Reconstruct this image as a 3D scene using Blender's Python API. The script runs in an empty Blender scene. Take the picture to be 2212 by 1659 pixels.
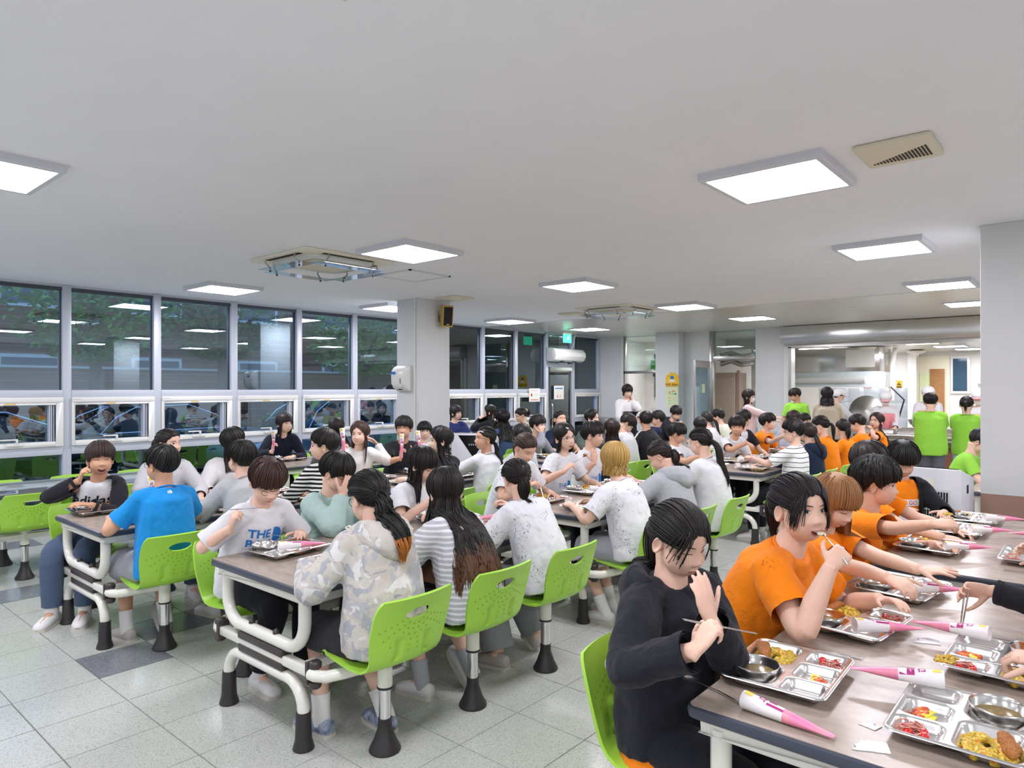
import bpy, bmesh, math, random
import numpy as np
from mathutils import Vector, Matrix, noise
from mathutils.bvhtree import BVHTree
random.seed(7)
PI = math.pi
scene = bpy.context.scene
C = scene.collection
tmp_scene = bpy.data.scenes.new('tmp')
# ---------------------------------------------------------------- camera
cam_d = bpy.data.cameras.new('camera'); cam = bpy.data.objects.new('camera', cam_d); C.objects.link(cam)
cam.location = (0, 0, 1.6); cam.rotation_euler = (PI/2, 0, math.radians(40.76))
cam_d.sensor_width = 36; cam_d.lens = 36*1478/2212; cam_d.shift_y = 0.00384
cam_d.clip_start = .05; cam_d.clip_end = 200
scene.camera = cam
# ---------------------------------------------------------------- world, exposure
w = bpy.data.worlds.new('dusk_sky'); scene.world = w; w.use_nodes = True
wn = w.node_tree.nodes; bgn = wn['Background']; bgn.inputs[0].default_value = (.36, .52, .80, 1); bgn.inputs[1].default_value = 2.0
vs = scene.view_settings; vs.view_transform = 'Standard'; vs.look = 'None'; vs.exposure = 0.22; vs.gamma = 1; vs.use_curve_mapping = False
LAMP = 31          # emission of the ceiling light panels

# ---------------------------------------------------------------- materials
MT = {}
def lin(c):
    if isinstance(c, str):
        c = [int(c[i:i+2], 16)/255 for i in (0, 2, 4)]
    return tuple((x/12.92 if x <= .04045 else ((x+.055)/1.055)**2.4) for x in c[:3]) + (1,)
def node(nt, t, **kw):
    n = nt.nodes.new(t)
    for k, v in kw.items():
        if k.startswith('i_'):
            n.inputs[k[2:].replace('_', ' ')].default_value = v
        else: setattr(n, k, v)
    return n
def mat(name, col, rough=.5, metal=0, spec=.5, noise_amt=0, noise_scale=8, bump=0, bump_scale=60, coat=0, emit=None, estr=0, col2=None, detail=4, sub=0):
    if name in MT: return MT[name]
    m = bpy.data.materials.new(name); m.use_nodes = True; nt = m.node_tree
    b = nt.nodes['Principled BSDF']; c = lin(col)
    b.inputs['Base Color'].default_value = c; b.inputs['Roughness'].default_value = rough
    b.inputs['Metallic'].default_value = metal; b.inputs['Specular IOR Level'].default_value = spec
    b.inputs['Coat Weight'].default_value = coat
    if sub:
        b.inputs['Subsurface Weight'].default_value = sub; b.inputs['Subsurface Radius'].default_value = (.01, .004, .002)
    tc = node(nt, 'ShaderNodeTexCoord')
    if noise_amt or col2:
        n = node(nt, 'ShaderNodeTexNoise', i_Scale=noise_scale, i_Detail=detail)
        nt.links.new(tc.outputs['Object'], n.inputs['Vector'])
        r = node(nt, 'ShaderNodeValToRGB'); r.color_ramp.elements[0].position = .35; r.color_ramp.elements[1].position = .65
        c2 = lin(col2) if col2 else tuple(x*(1-noise_amt) for x in c[:3])+(1,)
        r.color_ramp.elements[0].color = c2; r.color_ramp.elements[1].color = c
        nt.links.new(n.outputs['Fac'], r.inputs['Fac']); nt.links.new(r.outputs['Color'], b.inputs['Base Color'])
    if bump:
        n2 = node(nt, 'ShaderNodeTexNoise', i_Scale=bump_scale, i_Detail=3)
        nt.links.new(tc.outputs['Object'], n2.inputs['Vector'])
        bp = node(nt, 'ShaderNodeBump', i_Strength=min(1, bump), i_Distance=.01)
        nt.links.new(n2.outputs['Fac'], bp.inputs['Height']); nt.links.new(bp.outputs['Normal'], b.inputs['Normal'])
    if emit:
        b.inputs['Emission Color'].default_value = lin(emit); b.inputs['Emission Strength'].default_value = estr
    MT[name] = m
    return m
def glass(name, tint=(.85, .93, .95), refl=1.0, base=.05):
    m = bpy.data.materials.new(name); m.use_nodes = True; nt = m.node_tree
    nt.nodes.remove(nt.nodes['Principled BSDF']); out = nt.nodes['Material Output']
    tr = node(nt, 'ShaderNodeBsdfTransparent'); tr.inputs[0].default_value = (*tint, 1)
    gl = node(nt, 'ShaderNodeBsdfGlossy'); gl.inputs['Roughness'].default_value = .0; gl.inputs[0].default_value = (.80, .93, 1, 1)
    fr = node(nt, 'ShaderNodeFresnel', i_IOR=1.5)
    ma = node(nt, 'ShaderNodeMath', operation='MULTIPLY_ADD'); ma.inputs[1].default_value = refl; ma.inputs[2].default_value = base
    mx = node(nt, 'ShaderNodeMixShader')
    nt.links.new(fr.outputs[0], ma.inputs[0]); nt.links.new(ma.outputs[0], mx.inputs[0])
    nt.links.new(tr.outputs[0], mx.inputs[1]); nt.links.new(gl.outputs[0], mx.inputs[2]); nt.links.new(mx.outputs[0], out.inputs[0])
    MT[name] = m; return m

# ---------------------------------------------------------------- mesh builder
class MB:
    def __init__(s): s.v = []; s.f = []; s.m = []
    def add(s, vs, fs, mi=0, M=None):
        o = len(s.v)
        if M is not None: vs = [M @ Vector(p) for p in vs]
        s.v += [tuple(p) for p in vs]; s.f += [tuple(i+o for i in f) for f in fs]; s.m += [mi]*len(fs); return s
    def box(s, x0, x1, y0, y1, z0, z1, mi=0, M=None):
        return s.add([(x0,y0,z0),(x1,y0,z0),(x1,y1,z0),(x0,y1,z0),(x0,y0,z1),(x1,y0,z1),(x1,y1,z1),(x0,y1,z1)],
              [(0,3,2,1),(4,5,6,7),(0,1,5,4),(1,2,6,5),(2,3,7,6),(3,0,4,7)], mi, M)
    def cbox(s, c, size, mi=0, M=None):
        x,y,z = c; a,b,d = [q/2 for q in size]; return s.box(x-a,x+a,y-b,y+b,z-d,z+d,mi,M)
    def loft(s, rings, mi=0, cap0=True, cap1=True, M=None, closed=True):
        n = len(rings[0]); vs = [p for r in rings for p in r]; fs = []
        for i in range(len(rings)-1):
            for j in range(n if closed else n-1):
                k = (j+1) % n; fs.append((i*n+j, i*n+k, (i+1)*n+k, (i+1)*n+j))
        if cap0: fs.append(tuple(range(n-1, -1, -1)))
        if cap1: fs.append(tuple((len(rings)-1)*n+j for j in range(n)))
        return s.add(vs, fs, mi, M)
    def tube(s, pts, r, n=8, mi=0, cap=True, up=None, M=None, round_end=0, closed=False):
        P = [Vector(p) for p in pts]; N = len(P)
        R = r if isinstance(r, list) else [r]*N
        T = []
        for i in range(N):
            if closed: t = P[(i+1) % N]-P[i-1]
            else: t = P[min(i+1, N-1)]-P[max(i-1, 0)]
            T.append(t.normalized() if t.length > 1e-9 else Vector((0,0,1)))
        ref = Vector(up) if up else (Vector((0,0,1)) if abs(T[0].z) < .9 else Vector((0,1,0)))
        rings = []; x = None
        for i in range(N):
            if up or x is None: x = ref.cross(T[i])
            else: x = x - T[i]*x.dot(T[i])
            if x.length < 1e-6: x = T[i].orthogonal()
            x.normalize(); y = T[i].cross(x)
            rr = R[i]; rx, ry = rr if isinstance(rr, (tuple, list)) else (rr, rr)
            rings.append([P[i]+x*(rx*math.cos(2*PI*j/n))+y*(ry*math.sin(2*PI*j/n)) for j in range(n)])
        if closed:
            rings.append(rings[0]); return s.loft(rings, mi, False, False, M)
        if round_end:
            for e, k in ((0, 0), (1, -1)):
                if not (round_end & (1+e)): continue
                rr = R[k]; rm = max(rr) if isinstance(rr, (tuple, list)) else rr
                c = P[k]; tdir = T[k]*(-1 if e == 0 else 1); extra = []
                for a in (35, 65, 82):
                    ca, sa = math.cos(math.radians(a)), math.sin(math.radians(a))
                    mn = min(rr) if isinstance(rr, (tuple, list)) else rr
                    extra.append([c+(q-c)*ca+tdir*(mn*sa) for q in rings[0 if e == 0 else -1]])
                if e == 0: rings = extra[::-1]+rings
                else: rings = rings+extra
        return s.loft(rings, mi, cap, cap, M)
    def lathe(s, prof, n=24, mi=0, M=None, org=(0,0,0)):
        rings = [[(org[0]+r*math.cos(2*PI*j/n), org[1]+r*math.sin(2*PI*j/n), org[2]+z) for j in range(n)] for r, z in prof]
        return s.loft(rings, mi, prof[0][0] > 1e-4, prof[-1][0] > 1e-4, M)
    def prism(s, poly, h0, h1, ax='z', mi=0, M=None):
        def p3(a, b, h): return {'z': (a,b,h), 'x': (h,a,b), 'y': (a,h,b)}[ax]
        return s.loft([[p3(a,b,h0) for a,b in poly],[p3(a,b,h1) for a,b in poly]], mi, True, True, M)
    def grid(s, rows, mi=0, M=None, wrap=False):
        return s.loft(rows, mi, False, False, M, closed=wrap)
    def merge(s, o, M=None, mi=0):
        b = len(s.v); s.v += [tuple(M @ Vector(p)) if M is not None else p for p in o.v]
        s.f += [tuple(i+b for i in f) for f in o.f]; s.m += [k+mi for k in o.m]; return s
    def mesh(s, name, mats, bevel=0, seg=2, angle=38, fixn=True, smooth=True):
        me = bpy.data.meshes.new(name); me.from_pydata(s.v, [], s.f)
        for m in (mats if isinstance(mats, (list, tuple)) else [mats]): me.materials.append(m)
        me.polygons.foreach_set('material_index', s.m)
        if bevel or fixn:
            bm = bmesh.new(); bm.from_mesh(me)
            if bevel:
                bmesh.ops.remove_doubles(bm, verts=bm.verts, dist=1e-5)
                bmesh.ops.bevel(bm, geom=[e for e in bm.edges if e.is_manifold and e.calc_face_angle(0) > .5], offset=bevel, segments=seg, profile=.5, affect='EDGES', clamp_overlap=True)
            bmesh.ops.recalc_face_normals(bm, faces=bm.faces)
            bm.to_mesh(me); bm.free()
        if smooth:
            me.polygons.foreach_set('use_smooth', [True]*len(me.polygons))
            if angle: me.set_sharp_from_angle(angle=math.radians(angle))
        me.update(); return me
    def build(s, name, mats, parent=None, **kw):
        return link(name, s.mesh(name, mats, **kw), parent)
def link(name, me, parent=None):
    o = bpy.data.objects.new(name, me); C.objects.link(o); o.parent = parent; return o
def tag(o, label=None, cat=None, group=None, kind=None):
    if label: o['label'] = label
    if cat: o['category'] = cat
    if group: o['group'] = group
    if kind: o['kind'] = kind
    return o
def thing(name, label=None, cat=None, loc=(0,0,0), rotz=0, group=None, kind=None):
    o = bpy.data.objects.new(name, None); C.objects.link(o); o.empty_display_size = .1
    o.location = loc; o.rotation_euler = (0, 0, rotz); return tag(o, label, cat, group, kind)
def copy_tree(o, parent=None):
    c = o.copy(); C.objects.link(c); c.parent = parent
    for ch in list(o.children): copy_tree(ch, c)
    return c
def T(x=0, y=0, z=0, rx=0, ry=0, rz=0, s=1):
    return Matrix.Translation((x,y,z)) @ Matrix.Rotation(rz,4,'Z') @ Matrix.Rotation(ry,4,'Y') @ Matrix.Rotation(rx,4,'X') @ Matrix.Scale(s,4)
def rrect(w, h, r, n=5):
    out = []
    for cx, cy, a0 in ((w/2-r, h/2-r, 0), (-w/2+r, h/2-r, 90), (-w/2+r, -h/2+r, 180), (w/2-r, -h/2+r, 270)):
        for k in range(n+1):
            a = math.radians(a0+90*k/n); out.append((cx+r*math.cos(a), cy+r*math.sin(a)))
    return out
def text_mesh(s, size=.1, ext=.001, align='CENTER', bold=0, space=1):
    cu = bpy.data.curves.new('t', 'FONT'); cu.body = s; cu.size = size; cu.extrude = ext; cu.align_x = align; cu.align_y = 'CENTER'; cu.offset = bold; cu.space_character = space
    cu.resolution_u = 3
    ob = bpy.data.objects.new('t', cu); tmp_scene.collection.objects.link(ob); vl = tmp_scene.view_layers[0]; vl.update()
    me = bpy.data.meshes.new_from_object(ob.evaluated_get(vl.depsgraph))
    bpy.data.objects.remove(ob); bpy.data.curves.remove(cu); return me
def text(name, s, m, parent, M, size=.1, ext=.001, bold=0, align='CENTER', space=1):
    me = text_mesh(s, size, ext, align, bold, space); me.transform(M); me.materials.clear(); me.materials.append(m)
    return link(name, me, parent)
# orientation of flat text: facing -Y (wall at far end), facing +X (window wall)
def face_my(x, y, z): return T(x, y, z, rx=PI/2)
def face_px(x, y, z): return T(x, y, z, rz=PI/2) @ T(rx=PI/2)

# base materials
mat('ceiling_paint', 'EFF0F4', .9, noise_amt=.02, noise_scale=3, bump=.05, bump_scale=220)
mat('wall_paint', 'DADCDC', .7, noise_amt=.02, noise_scale=2, bump=.06, bump_scale=160)
mat('brown_paint', '9C7C6C', .6, noise_amt=.05, noise_scale=5)
mat('metal_ceiling', 'D6D3CA', .28, .25, noise_amt=.04, noise_scale=2)
mat('alu_white', 'C3C8D3', .4, .15)
mat('alu_dark', '50535A', .45, .5)
mat('steel', 'B4B2AC', .28, 1, noise_amt=.1, noise_scale=3)
mat('steel_bright', 'DAD9D6', .2, 1)
mat('steel_tray', 'E6E5E3', .27, 1, bump=.06, bump_scale=14)
mat('chrome', 'E0E0E0', .08, 1)
mat('black_plastic', '2A2728', .45)
mat('brown_plastic', '3E3535', .4)
mat('white_plastic', 'E3E3DF', .3)
mat('cream_plastic', 'EAE4D0', .4)
mat('cream_metal', 'E4E3D8', .25, coat=.3)
mat('green_plastic', '9BD52F', .38, coat=.1)
mat('edge_band', '3E4350', .35)
mat('blue_ink', '1878C8', .6); mat('black_ink', '17171A', .7); mat('red_ink', 'C63A2E', .6); mat('white_ink', 'F2F0EE', .7)
mat('yellow_ink', 'F2C033', .6); mat('green_ink', '4FA832', .6); mat('paper', 'ECEAE0', .8); mat('pale_green_paper', 'D8E3B4', .8)
mat('frame_grey', 'D2D4DB', .45)
mat('lamp_panel', 'FFFFFF', .5, emit='F8F5FF', estr=LAMP)
glass('window_glass', (.66, .78, .85), 1.0, .14)
glass('clear_glass', (.90, .97, .95), .8, .03)
# ================================================================= ROOM
XW = -9.1; YF = 13.8; ZC = 2.8; XR = 3.6; YB = -3.4
# ---- terrazzo floor tiles
def terrazzo(name, c1, c2, c3):
    m = bpy.data.materials.new(name); m.use_nodes = True; nt = m.node_tree; b = nt.nodes['Principled BSDF']
    tc = node(nt, 'ShaderNodeNewGeometry')
    v = node(nt, 'ShaderNodeTexVoronoi', i_Scale=260); nt.links.new(tc.outputs['Position'], v.inputs['Vector'])
    n = node(nt, 'ShaderNodeTexNoise', i_Scale=1.3, i_Detail=5); nt.links.new(tc.outputs['Position'], n.inputs['Vector'])
    sep = node(nt, 'ShaderNodeSeparateColor'); nt.links.new(v.outputs['Color'], sep.inputs[0])
    r = node(nt, 'ShaderNodeValToRGB'); r.color_ramp.interpolation = 'CONSTANT'
    e = r.color_ramp.elements; e[0].position = 0; e[0].color = lin(c3); e[1].position = .12; e[1].color = lin(c1); x = e.new(.72); x.color = lin(c2)
    nt.links.new(sep.outputs[0], r.inputs[0])
    mx = node(nt, 'ShaderNodeMixRGB', blend_type='MULTIPLY'); mx.inputs[0].default_value = 1
    r2 = node(nt, 'ShaderNodeValToRGB'); r2.color_ramp.elements[0].position = .3; r2.color_ramp.elements[1].position = .7
    r2.color_ramp.elements[0].color = (.86,.87,.84,1); r2.color_ramp.elements[1].color = (1,1,1,1)
    nt.links.new(n.outputs['Fac'], r2.inputs[0]); nt.links.new(r.outputs[0], mx.inputs[1]); nt.links.new(r2.outputs[0], mx.inputs[2])
    nt.links.new(mx.outputs[0], b.inputs['Base Color']); b.inputs['Roughness'].default_value = .22; b.inputs['Specular IOR Level'].default_value = .45
    MT[name] = m; return m
terrazzo('terrazzo', 'BFC2BC', 'C9CBC6', 'A2A59F'); terrazzo('terrazzo_dark', '7C7F86', '8E9197', '63666C')
mat('grout', '6E6D66', .8)
floor = tag(MB().box(XW-.2, XR, YB, YF+.2, -.12, -.004).build('floor', MT['grout']), kind='structure')
TX0, TY0 = -4.58, 1.37
tile_me = {}
for k, m in (('l', 'terrazzo'), ('d', 'terrazzo_dark')):
    b = MB(); a = .1976; c = .0012
    b.loft([[(x*a, y*a, -.004) for x, y in ((-1,-1),(1,-1),(1,1),(-1,1))], [(x*(a-c), y*(a-c), 0) for x, y in ((-1,-1),(1,-1),(1,1),(-1,1))]], 0, False, True)
    tile_me[k] = b.mesh('tile', MT[m], angle=0, smooth=False)
dark = {(0,0), (-5,0), (-1,1), (-1,2), (-1,3), (-10,1), (4,-3)}
tiles = []
for i in range(-13, 21):
    for j in range(-12, 31):
        x = TX0+.4*i+.2; y = TY0+.4*j+.2
        if XW < x < XR and YB < y < YF: 
            d = -.6528*x+.7575*y; l = .7575*x+.6528*y
            vis = d > .3 and abs(l) < d*.8
            tiles.append((0 if vis else 1, x*x+y*y if not vis else d, i, j, x, y))
tiles.sort()
rest = MB()
for k, (q, dd, i, j, x, y) in enumerate(tiles):
    dk = (i, j) in dark
    if k < 300:
        o = link('tile', tile_me['d' if dk else 'l'], floor); o.location = (x, y, 0)
        if dk: o['label'] = 'dark grey terrazzo floor tile'
    else: rest.add([(x-.199,y-.199,0),(x+.199,y-.199,0),(x+.199,y+.199,0),(x-.199,y+.199,0)], [(0,1,2,3)])
tag(rest.build('tiles_beyond', MT['terrazzo'], floor, smooth=False), kind='stuff')

# ---- ceiling: plastered part and the panelled metal part beyond it
YM = 9.79
tag(MB().box(XW-.2, XR, YB, YM, ZC, ZC+.15).build('ceiling', MT['ceiling_paint']), kind='structure')
mc = thing('ceiling', kind='structure'); mc['label'] = 'glossy metal plank ceiling near the kitchen'
MB().box(XW-.2, XR, YM, YF+.25, ZC+.02, ZC+.15).build('backing', MT['steel'], mc)
pm = None; y = YM; k = 0
for y in np.arange(YM, YF-.01, .3):
    for i in range(6):
        x0 = XW+i*2.12; wd = 2.117
        if pm is None:
            b = MB(); b.loft([[(0,0,.02),(wd,0,.02),(wd,.3,.02),(0,.3,.02)], [(0,.002,.003),(wd,.002,.003),(wd,.298,.003),(0,.298,.003)], [(.004,.008,0),(wd-.004,.008,0),(wd-.004,.292,0),(.004,.292,0)]], 0, False, True)
            pm = b.mesh('plank', MT['metal_ceiling'], angle=20)
        o = link('plank', pm, mc); o.location = (x0, y, ZC)
MB().box(XW, XR, YM-.02, YM+.006, ZC-.012, ZC+.01).build('trim', MT['white_plastic'], mc)

# ---- right-hand and rear walls (outside the view, they close the room)
tag(MB().box(XR, XR+.2, YB, YF, 0, ZC).build('wall_right', MT['wall_paint']), kind='structure')
tag(MB().box(XW, XR, YB-.2, YB, 0, ZC).build('wall_rear', MT['wall_paint']), kind='structure')
# ---- pillars
def pillar(x0, x1, y0, y1, base, lab):
    t = thing('pillar', kind='structure'); t['label'] = lab
    MB().box(x0, x1, y0, y1, base, ZC).build('shaft', MT['wall_paint'], t, bevel=.006)
    if base: MB().box(x0+.001, x1-.001, y0+.001, y1-.001, 0, base).build('painted_base', MT['brown_paint'], t)
    return t
pillar(-.68, -.11, 6.09, 6.66, .82, 'white pillar with a brown painted base beside the tables')
p2 = pillar(-7.35, -6.9, 6.1, 6.67, .82, 'white pillar carrying a loudspeaker and a dispenser')
MB().tube([(-6.965, 6.088, .8), (-6.965, 6.088, 2.8)], .009, 8).build('cable_duct', MT['white_plastic'], p2)

# ---- window wall
bays = [-3.4+.05*0, -2.39, -1.38, -.38, .62, 1.63, 2.645, 3.65, 4.67, 5.685, 6.695, 7.7, 8.7, 9.71, 10.7, 11.71]
tag(MB().box(XW-.22, XW-.02, YB, 12.66, -.1, .12).box(XW-.2, XW-.02, YB, YF, 2.77, 2.8).build('wall_left', MT['alu_white']), kind='structure')
tag(MB().box(XW-.19, XW+.012, YB, 11.7, 0, .1).build('baseboard_left', MT['alu_dark']), kind='structure')
mats3 = MT['alu_white']
wn_i = 0
parts_cache = {}
def window_bay(y0, y1, n, lower=True):
    t = thing('window_%d' % n, kind='structure', loc=(XW, y0, 0)); w = y1-y0; a = .045
    MB().box(-.13, .0, -a, a, .1, 2.79).build('mullion', MT['alu_white'], t, bevel=.004)
    MB().box(-.13, .005, a, w-a, 1.495, 1.575).build('transom', MT['alu_white'], t, bevel=.004)
    MB().box(-.13, -.02, a, w-a, 2.735, 2.79).build('head_frame', MT['alu_dark'], t)
    MB().box(-.07, -.062, a, w-a, 1.575, 2.735).build('upper_pane', MT['window_glass'], t)
    MB().box(-.125, -.05, a, a+.012, 1.575, 2.735).box(-.125,-.05,w-a-.012,w-a,1.575,2.735).build('gasket_frame', MT['alu_dark'], t)
    MB().box(-.13, .005, a, w-a, .83, .93).build('mid_rail', MT['alu_white'], t, bevel=.004)
    # screen box and sliding sash
    MB().box(-.06, .035, a, w-a, 1.435, 1.494).build('screen_box', MT['white_plastic'], t, bevel=.004)
    s = MB()
    for (p, q, r, z) in ((a, a+.03, .93, 1.435), (w-a-.075, w-a, .93, 1.435)): s.box(-.09, .03, p, q, r, z)
    s.box(-.09, .03, a+.03, w-a-.075, .93, .985); s.box(-.09, .03, a+.03, w-a-.075, 1.405, 1.435)
    sash = s.build('sash', MT['white_plastic'], t, bevel=.003)
    s = MB()
    for q in (.062, .045, .02): s.box(-.05, .006+q*.25, w-a-.075-q, w-a-.075-q+.01, .985, 1.405)
    s.build('side_track', MT['alu_white'], sash)
    MB().box(-.06, -.052, a+.03, w-a-.135, .985, 1.405).build('sash_pane', MT['window_glass'], sash)
    h = MB().box(.03, .045, w*.42, w*.58, .955, .985); h.box(.03, .06, w*.5, w*.52, .985, 1.02); h.box(.035, .06, w*.36, w*.52, 1.02, 1.035)
    h.build('handle', MT['white_plastic'], sash, bevel=.004)
    MB().box(.03, .033, w*.4, w*.5, 1.415, 1.425).build('label_sticker', MT['yellow_ink'], sash)
    MB().box(.036, .037, a+.01, a+.09, 1.462, 1.476).build('maker_mark', MT['frame_grey'], t)
    if lower: MB().box(-.07, -.062, a, w-a, .12, .83).build('lower_pane', MT['window_glass'], t)
    return t
nwin = 0; proto = None
for y0, y1 in zip(bays, bays[1:]):
    nwin += 1
    if proto is None: proto = window_bay(0, 1.01, nwin); proto.location.y = y0
    else:
        c = copy_tree(proto); c.name = 'window_%d' % nwin; c.location = (XW, y0, 0); c.scale = (1, (y1-y0)/1.01, 1)
nwin += 1
window_bay(12.70, 13.8, nwin)
tag(MB().box(XW-.13, XW, 13.72, 13.8, 0, 2.79).build('trim_1', MT['alu_white'], bevel=.004), kind='structure')
# ---- exit door in the window wall
d = thing('door_1', kind='structure', loc=(XW, 11.71, 0)); d['label'] = 'aluminium framed glass exit door in the window wall'
b = MB().box(-.13, .01, -.045, .045, 0, 2.79).box(-.13, .01, .93, 1.03, 0, 2.79).box(-.13, .01, .045, .93, 2.06, 2.14)
b.build('door_frame', MT['alu_white'], d, bevel=.004)
b = MB().box(-.05, -.005, .05, .11, .02, 2.05).box(-.05, -.005, .865, .925, .02, 2.05).box(-.05, -.005, .11, .865, 1.95, 2.05).box(-.05, -.005, .11, .865, .02, .14)
lf = b.build('door_leaf', MT['steel'], d, bevel=.004)
MB().box(-.035, -.028, .11, .865, .14, 1.95).build('door_pane', MT['window_glass'], lf)
MB().tube([(.03, .16, .75), (.045, .16, .8), (.045, .16, 1.2), (.03, .16, 1.25)], .014, 8).build('handle', MT['chrome'], lf)
MB().box(-.07, -.062, .045, .93, 2.14, 2.735).build('transom_pane', MT['window_glass'], d)
MB().box(-.01, .03, .08, .89, 1.985, 2.055).build('door_closer', MT['steel_bright'], d)

# ---- far wall with its openings
fw = thing('wall_far', kind='structure')
b = MB()
Y0, Y1 = YF, YF+.2
b.box(-9.3, -8.44, Y0, Y1, 0, ZC)                     # corner piece
b.box(-7.46, -6.3, Y0, Y1, 0, ZC)                     # behind the notice pillar
b.box(-5.345, -4.66, Y0, Y1, 0, ZC)                   # between door and servery
b.box(-4.66, XR, Y0, Y1, 2.44, ZC)                    # above the servery
b.box(-8.44, -7.46, Y0, Y1, 0, .95)
b.build('wall_panel', MT['wall_paint'], fw)
MB().box(-7.46, -6.9, YF-.3, YF, 0, ZC).build('pier', MT['wall_paint'], fw, bevel=.005)
MB().box(-8.49, -8.44, YF-.06, YF+.01, 0, ZC).box(-4.76, -4.66, YF-.05, YF+.01, 0, 2.45).build('door_jamb', MT['white_plastic'], fw, bevel=.004)
# dish return window
wd = thing('window_%d' % (nwin+1), kind='structure'); wd['label'] = 'dish return window with an open lower half'
MB().box(-8.44, -8.40, YF-.03, YF+.05, .95, ZC).box(-8.44, -7.46, YF-.03, YF+.05, 1.93, 1.99).build('frame', MT['steel'], wd, bevel=.003)
MB().box(-8.40, -7.46, YF+.0, YF+.008, 1.99, ZC).build('upper_pane', MT['clear_glass'], wd)
# kitchen side door
kd = thing('door_2', kind='structure'); kd['label'] = 'kitchen doorway with a glass leaf standing open'
MB().box(-6.32, -6.24, YF-.04, YF+.1, 0, ZC).box(-6.24, -5.345, YF-.04, YF+.1, 2.17, 2.27).build('frame', MT['steel'], kd, bevel=.003)
MB().box(-6.24, -5.345, YF+.02, YF+.028, 2.27, ZC).build('transom_pane', MT['clear_glass'], kd)
b = MB().box(-.02, .02, -.92, 0, 2.02, 2.16).box(-.02, .02, -.92, -.88, 0, 2.02).box(-.02, .02, -.05, 0, 0, 2.02).box(-.02,.02,-.88,-.05,0,.1)
lf = b.build('door_leaf', MT['steel_bright'], kd); lf.location = (-6.29, YF-.05, 0); lf.rotation_euler = (0, 0, math.radians(5))
MB().box(-.005, .005, -.88, -.05, .1, 2.02).build('door_pane', MT['clear_glass'], lf)
MB().box(-.006, .007, -.5, -.35, 1.5, 1.68).build('notice', MT['pale_green_paper'], lf)
# servery shutter box
sh = thing('trim_2', kind='structure'); sh['label'] = 'stainless steel shutter box over the servery opening'
MB().box(-4.75, XR, YF-.28, YF, 2.45, 2.79).build('shutter_box', MT['steel_bright'], sh, bevel=.006)
MB().box(-4.66, XR, YF-.1, YF+.1, 2.38, 2.45).build('shutter_rail', MT['steel'], sh)
MB().box(-4.66, -4.6, YF-.1, YF+.12, 0, 2.4).build('shutter_track', MT['steel_bright'], sh)

# ================================================================= CEILING LIGHTS
lamp_p = None
lampspots = []
for xi, x in enumerate((-7.90, -4.55, -1.39, 1.8)):
    for yj, yy in enumerate((-1.75, .9, 3.92, 6.45, 9.12, 11.6)):
        lampspots.append((x, yy, xi, yj))
colw = ('the windows', 'the middle', 'the right pillar', 'the far right')
for (x, yy, xi, yj) in lampspots:
    flush = yj == 5
    if xi == 0 and yj == 1: x = -7.9
    names = ('behind the viewer', 'nearest', 'second', 'third', 'fourth', 'last, flush in metal,')
    lab = 'ceiling light panel, %s in the row by %s' % (names[yj], colw[xi])
    if lamp_p is None:
        lamp_p = thing('ceiling_light')
        b = MB(); o = .33; i_ = .295; z0, z1 = -.045, 0
        b.loft([[(sx*o, sy*o, z1) for sx, sy in ((-1,-1),(1,-1),(1,1),(-1,1))], [(sx*o, sy*o, z0+.006) for sx, sy in ((-1,-1),(1,-1),(1,1),(-1,1))],
                [(sx*(o-.006), sy*(o-.006), z0) for sx, sy in ((-1,-1),(1,-1),(1,1),(-1,1))], [(sx*i_, sy*i_, z0) for sx, sy in ((-1,-1),(1,-1),(1,1),(-1,1))],
                [(sx*i_, sy*i_, z0+.01) for sx, sy in ((-1,-1),(1,-1),(1,1),(-1,1))]], 0, False, False)
        b.build('frame', MT['frame_grey'], lamp_p, angle=20)
        MB().add([(-i_,-i_,z0+.006),(i_,-i_,z0+.006),(i_,i_,z0+.006),(-i_,i_,z0+.006)], [(0,3,2,1)]).build('diffuser', MT['lamp_panel'], lamp_p, smooth=False, fixn=False)
        o = lamp_p
    else: o = copy_tree(lamp_p)
    o.location = (x, yy, ZC+(.03 if flush else 0)); tag(o, lab, 'ceiling light', 'ceiling light panels')
# ================================================================= TABLES AND CHAIRS
def laminate():
    m = bpy.data.materials.new('laminate'); m.use_nodes = True; nt = m.node_tree; b = nt.nodes['Principled BSDF']
    g = node(nt, 'ShaderNodeNewGeometry'); mp = node(nt, 'ShaderNodeMapping'); mp.inputs['Rotation'].default_value = (0,0,.5); mp.inputs['Scale'].default_value = (1,2.2,1)
    nt.links.new(g.outputs['Position'], mp.inputs[0])
    n = node(nt, 'ShaderNodeTexNoise', i_Scale=5, i_Detail=9, i_Roughness=.62, i_Distortion=1.2); nt.links.new(mp.outputs[0], n.inputs['Vector'])
    r = node(nt, 'ShaderNodeValToRGB'); e = r.color_ramp.elements; e[0].position = .3; e[0].color = lin('928579'); e[1].position = .62; e[1].color = lin('AC9F93'); x = e.new(.75); x.color = lin('B8ACA1')
    nt.links.new(n.outputs['Fac'], r.inputs[0]); nt.links.new(r.outputs[0], b.inputs['Base Color']); b.inputs['Roughness'].default_value = .25; b.inputs['Specular IOR Level'].default_value = .28
    MT['laminate'] = m
laminate()
TL, TW, TZ = 1.78, .86, .73
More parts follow.
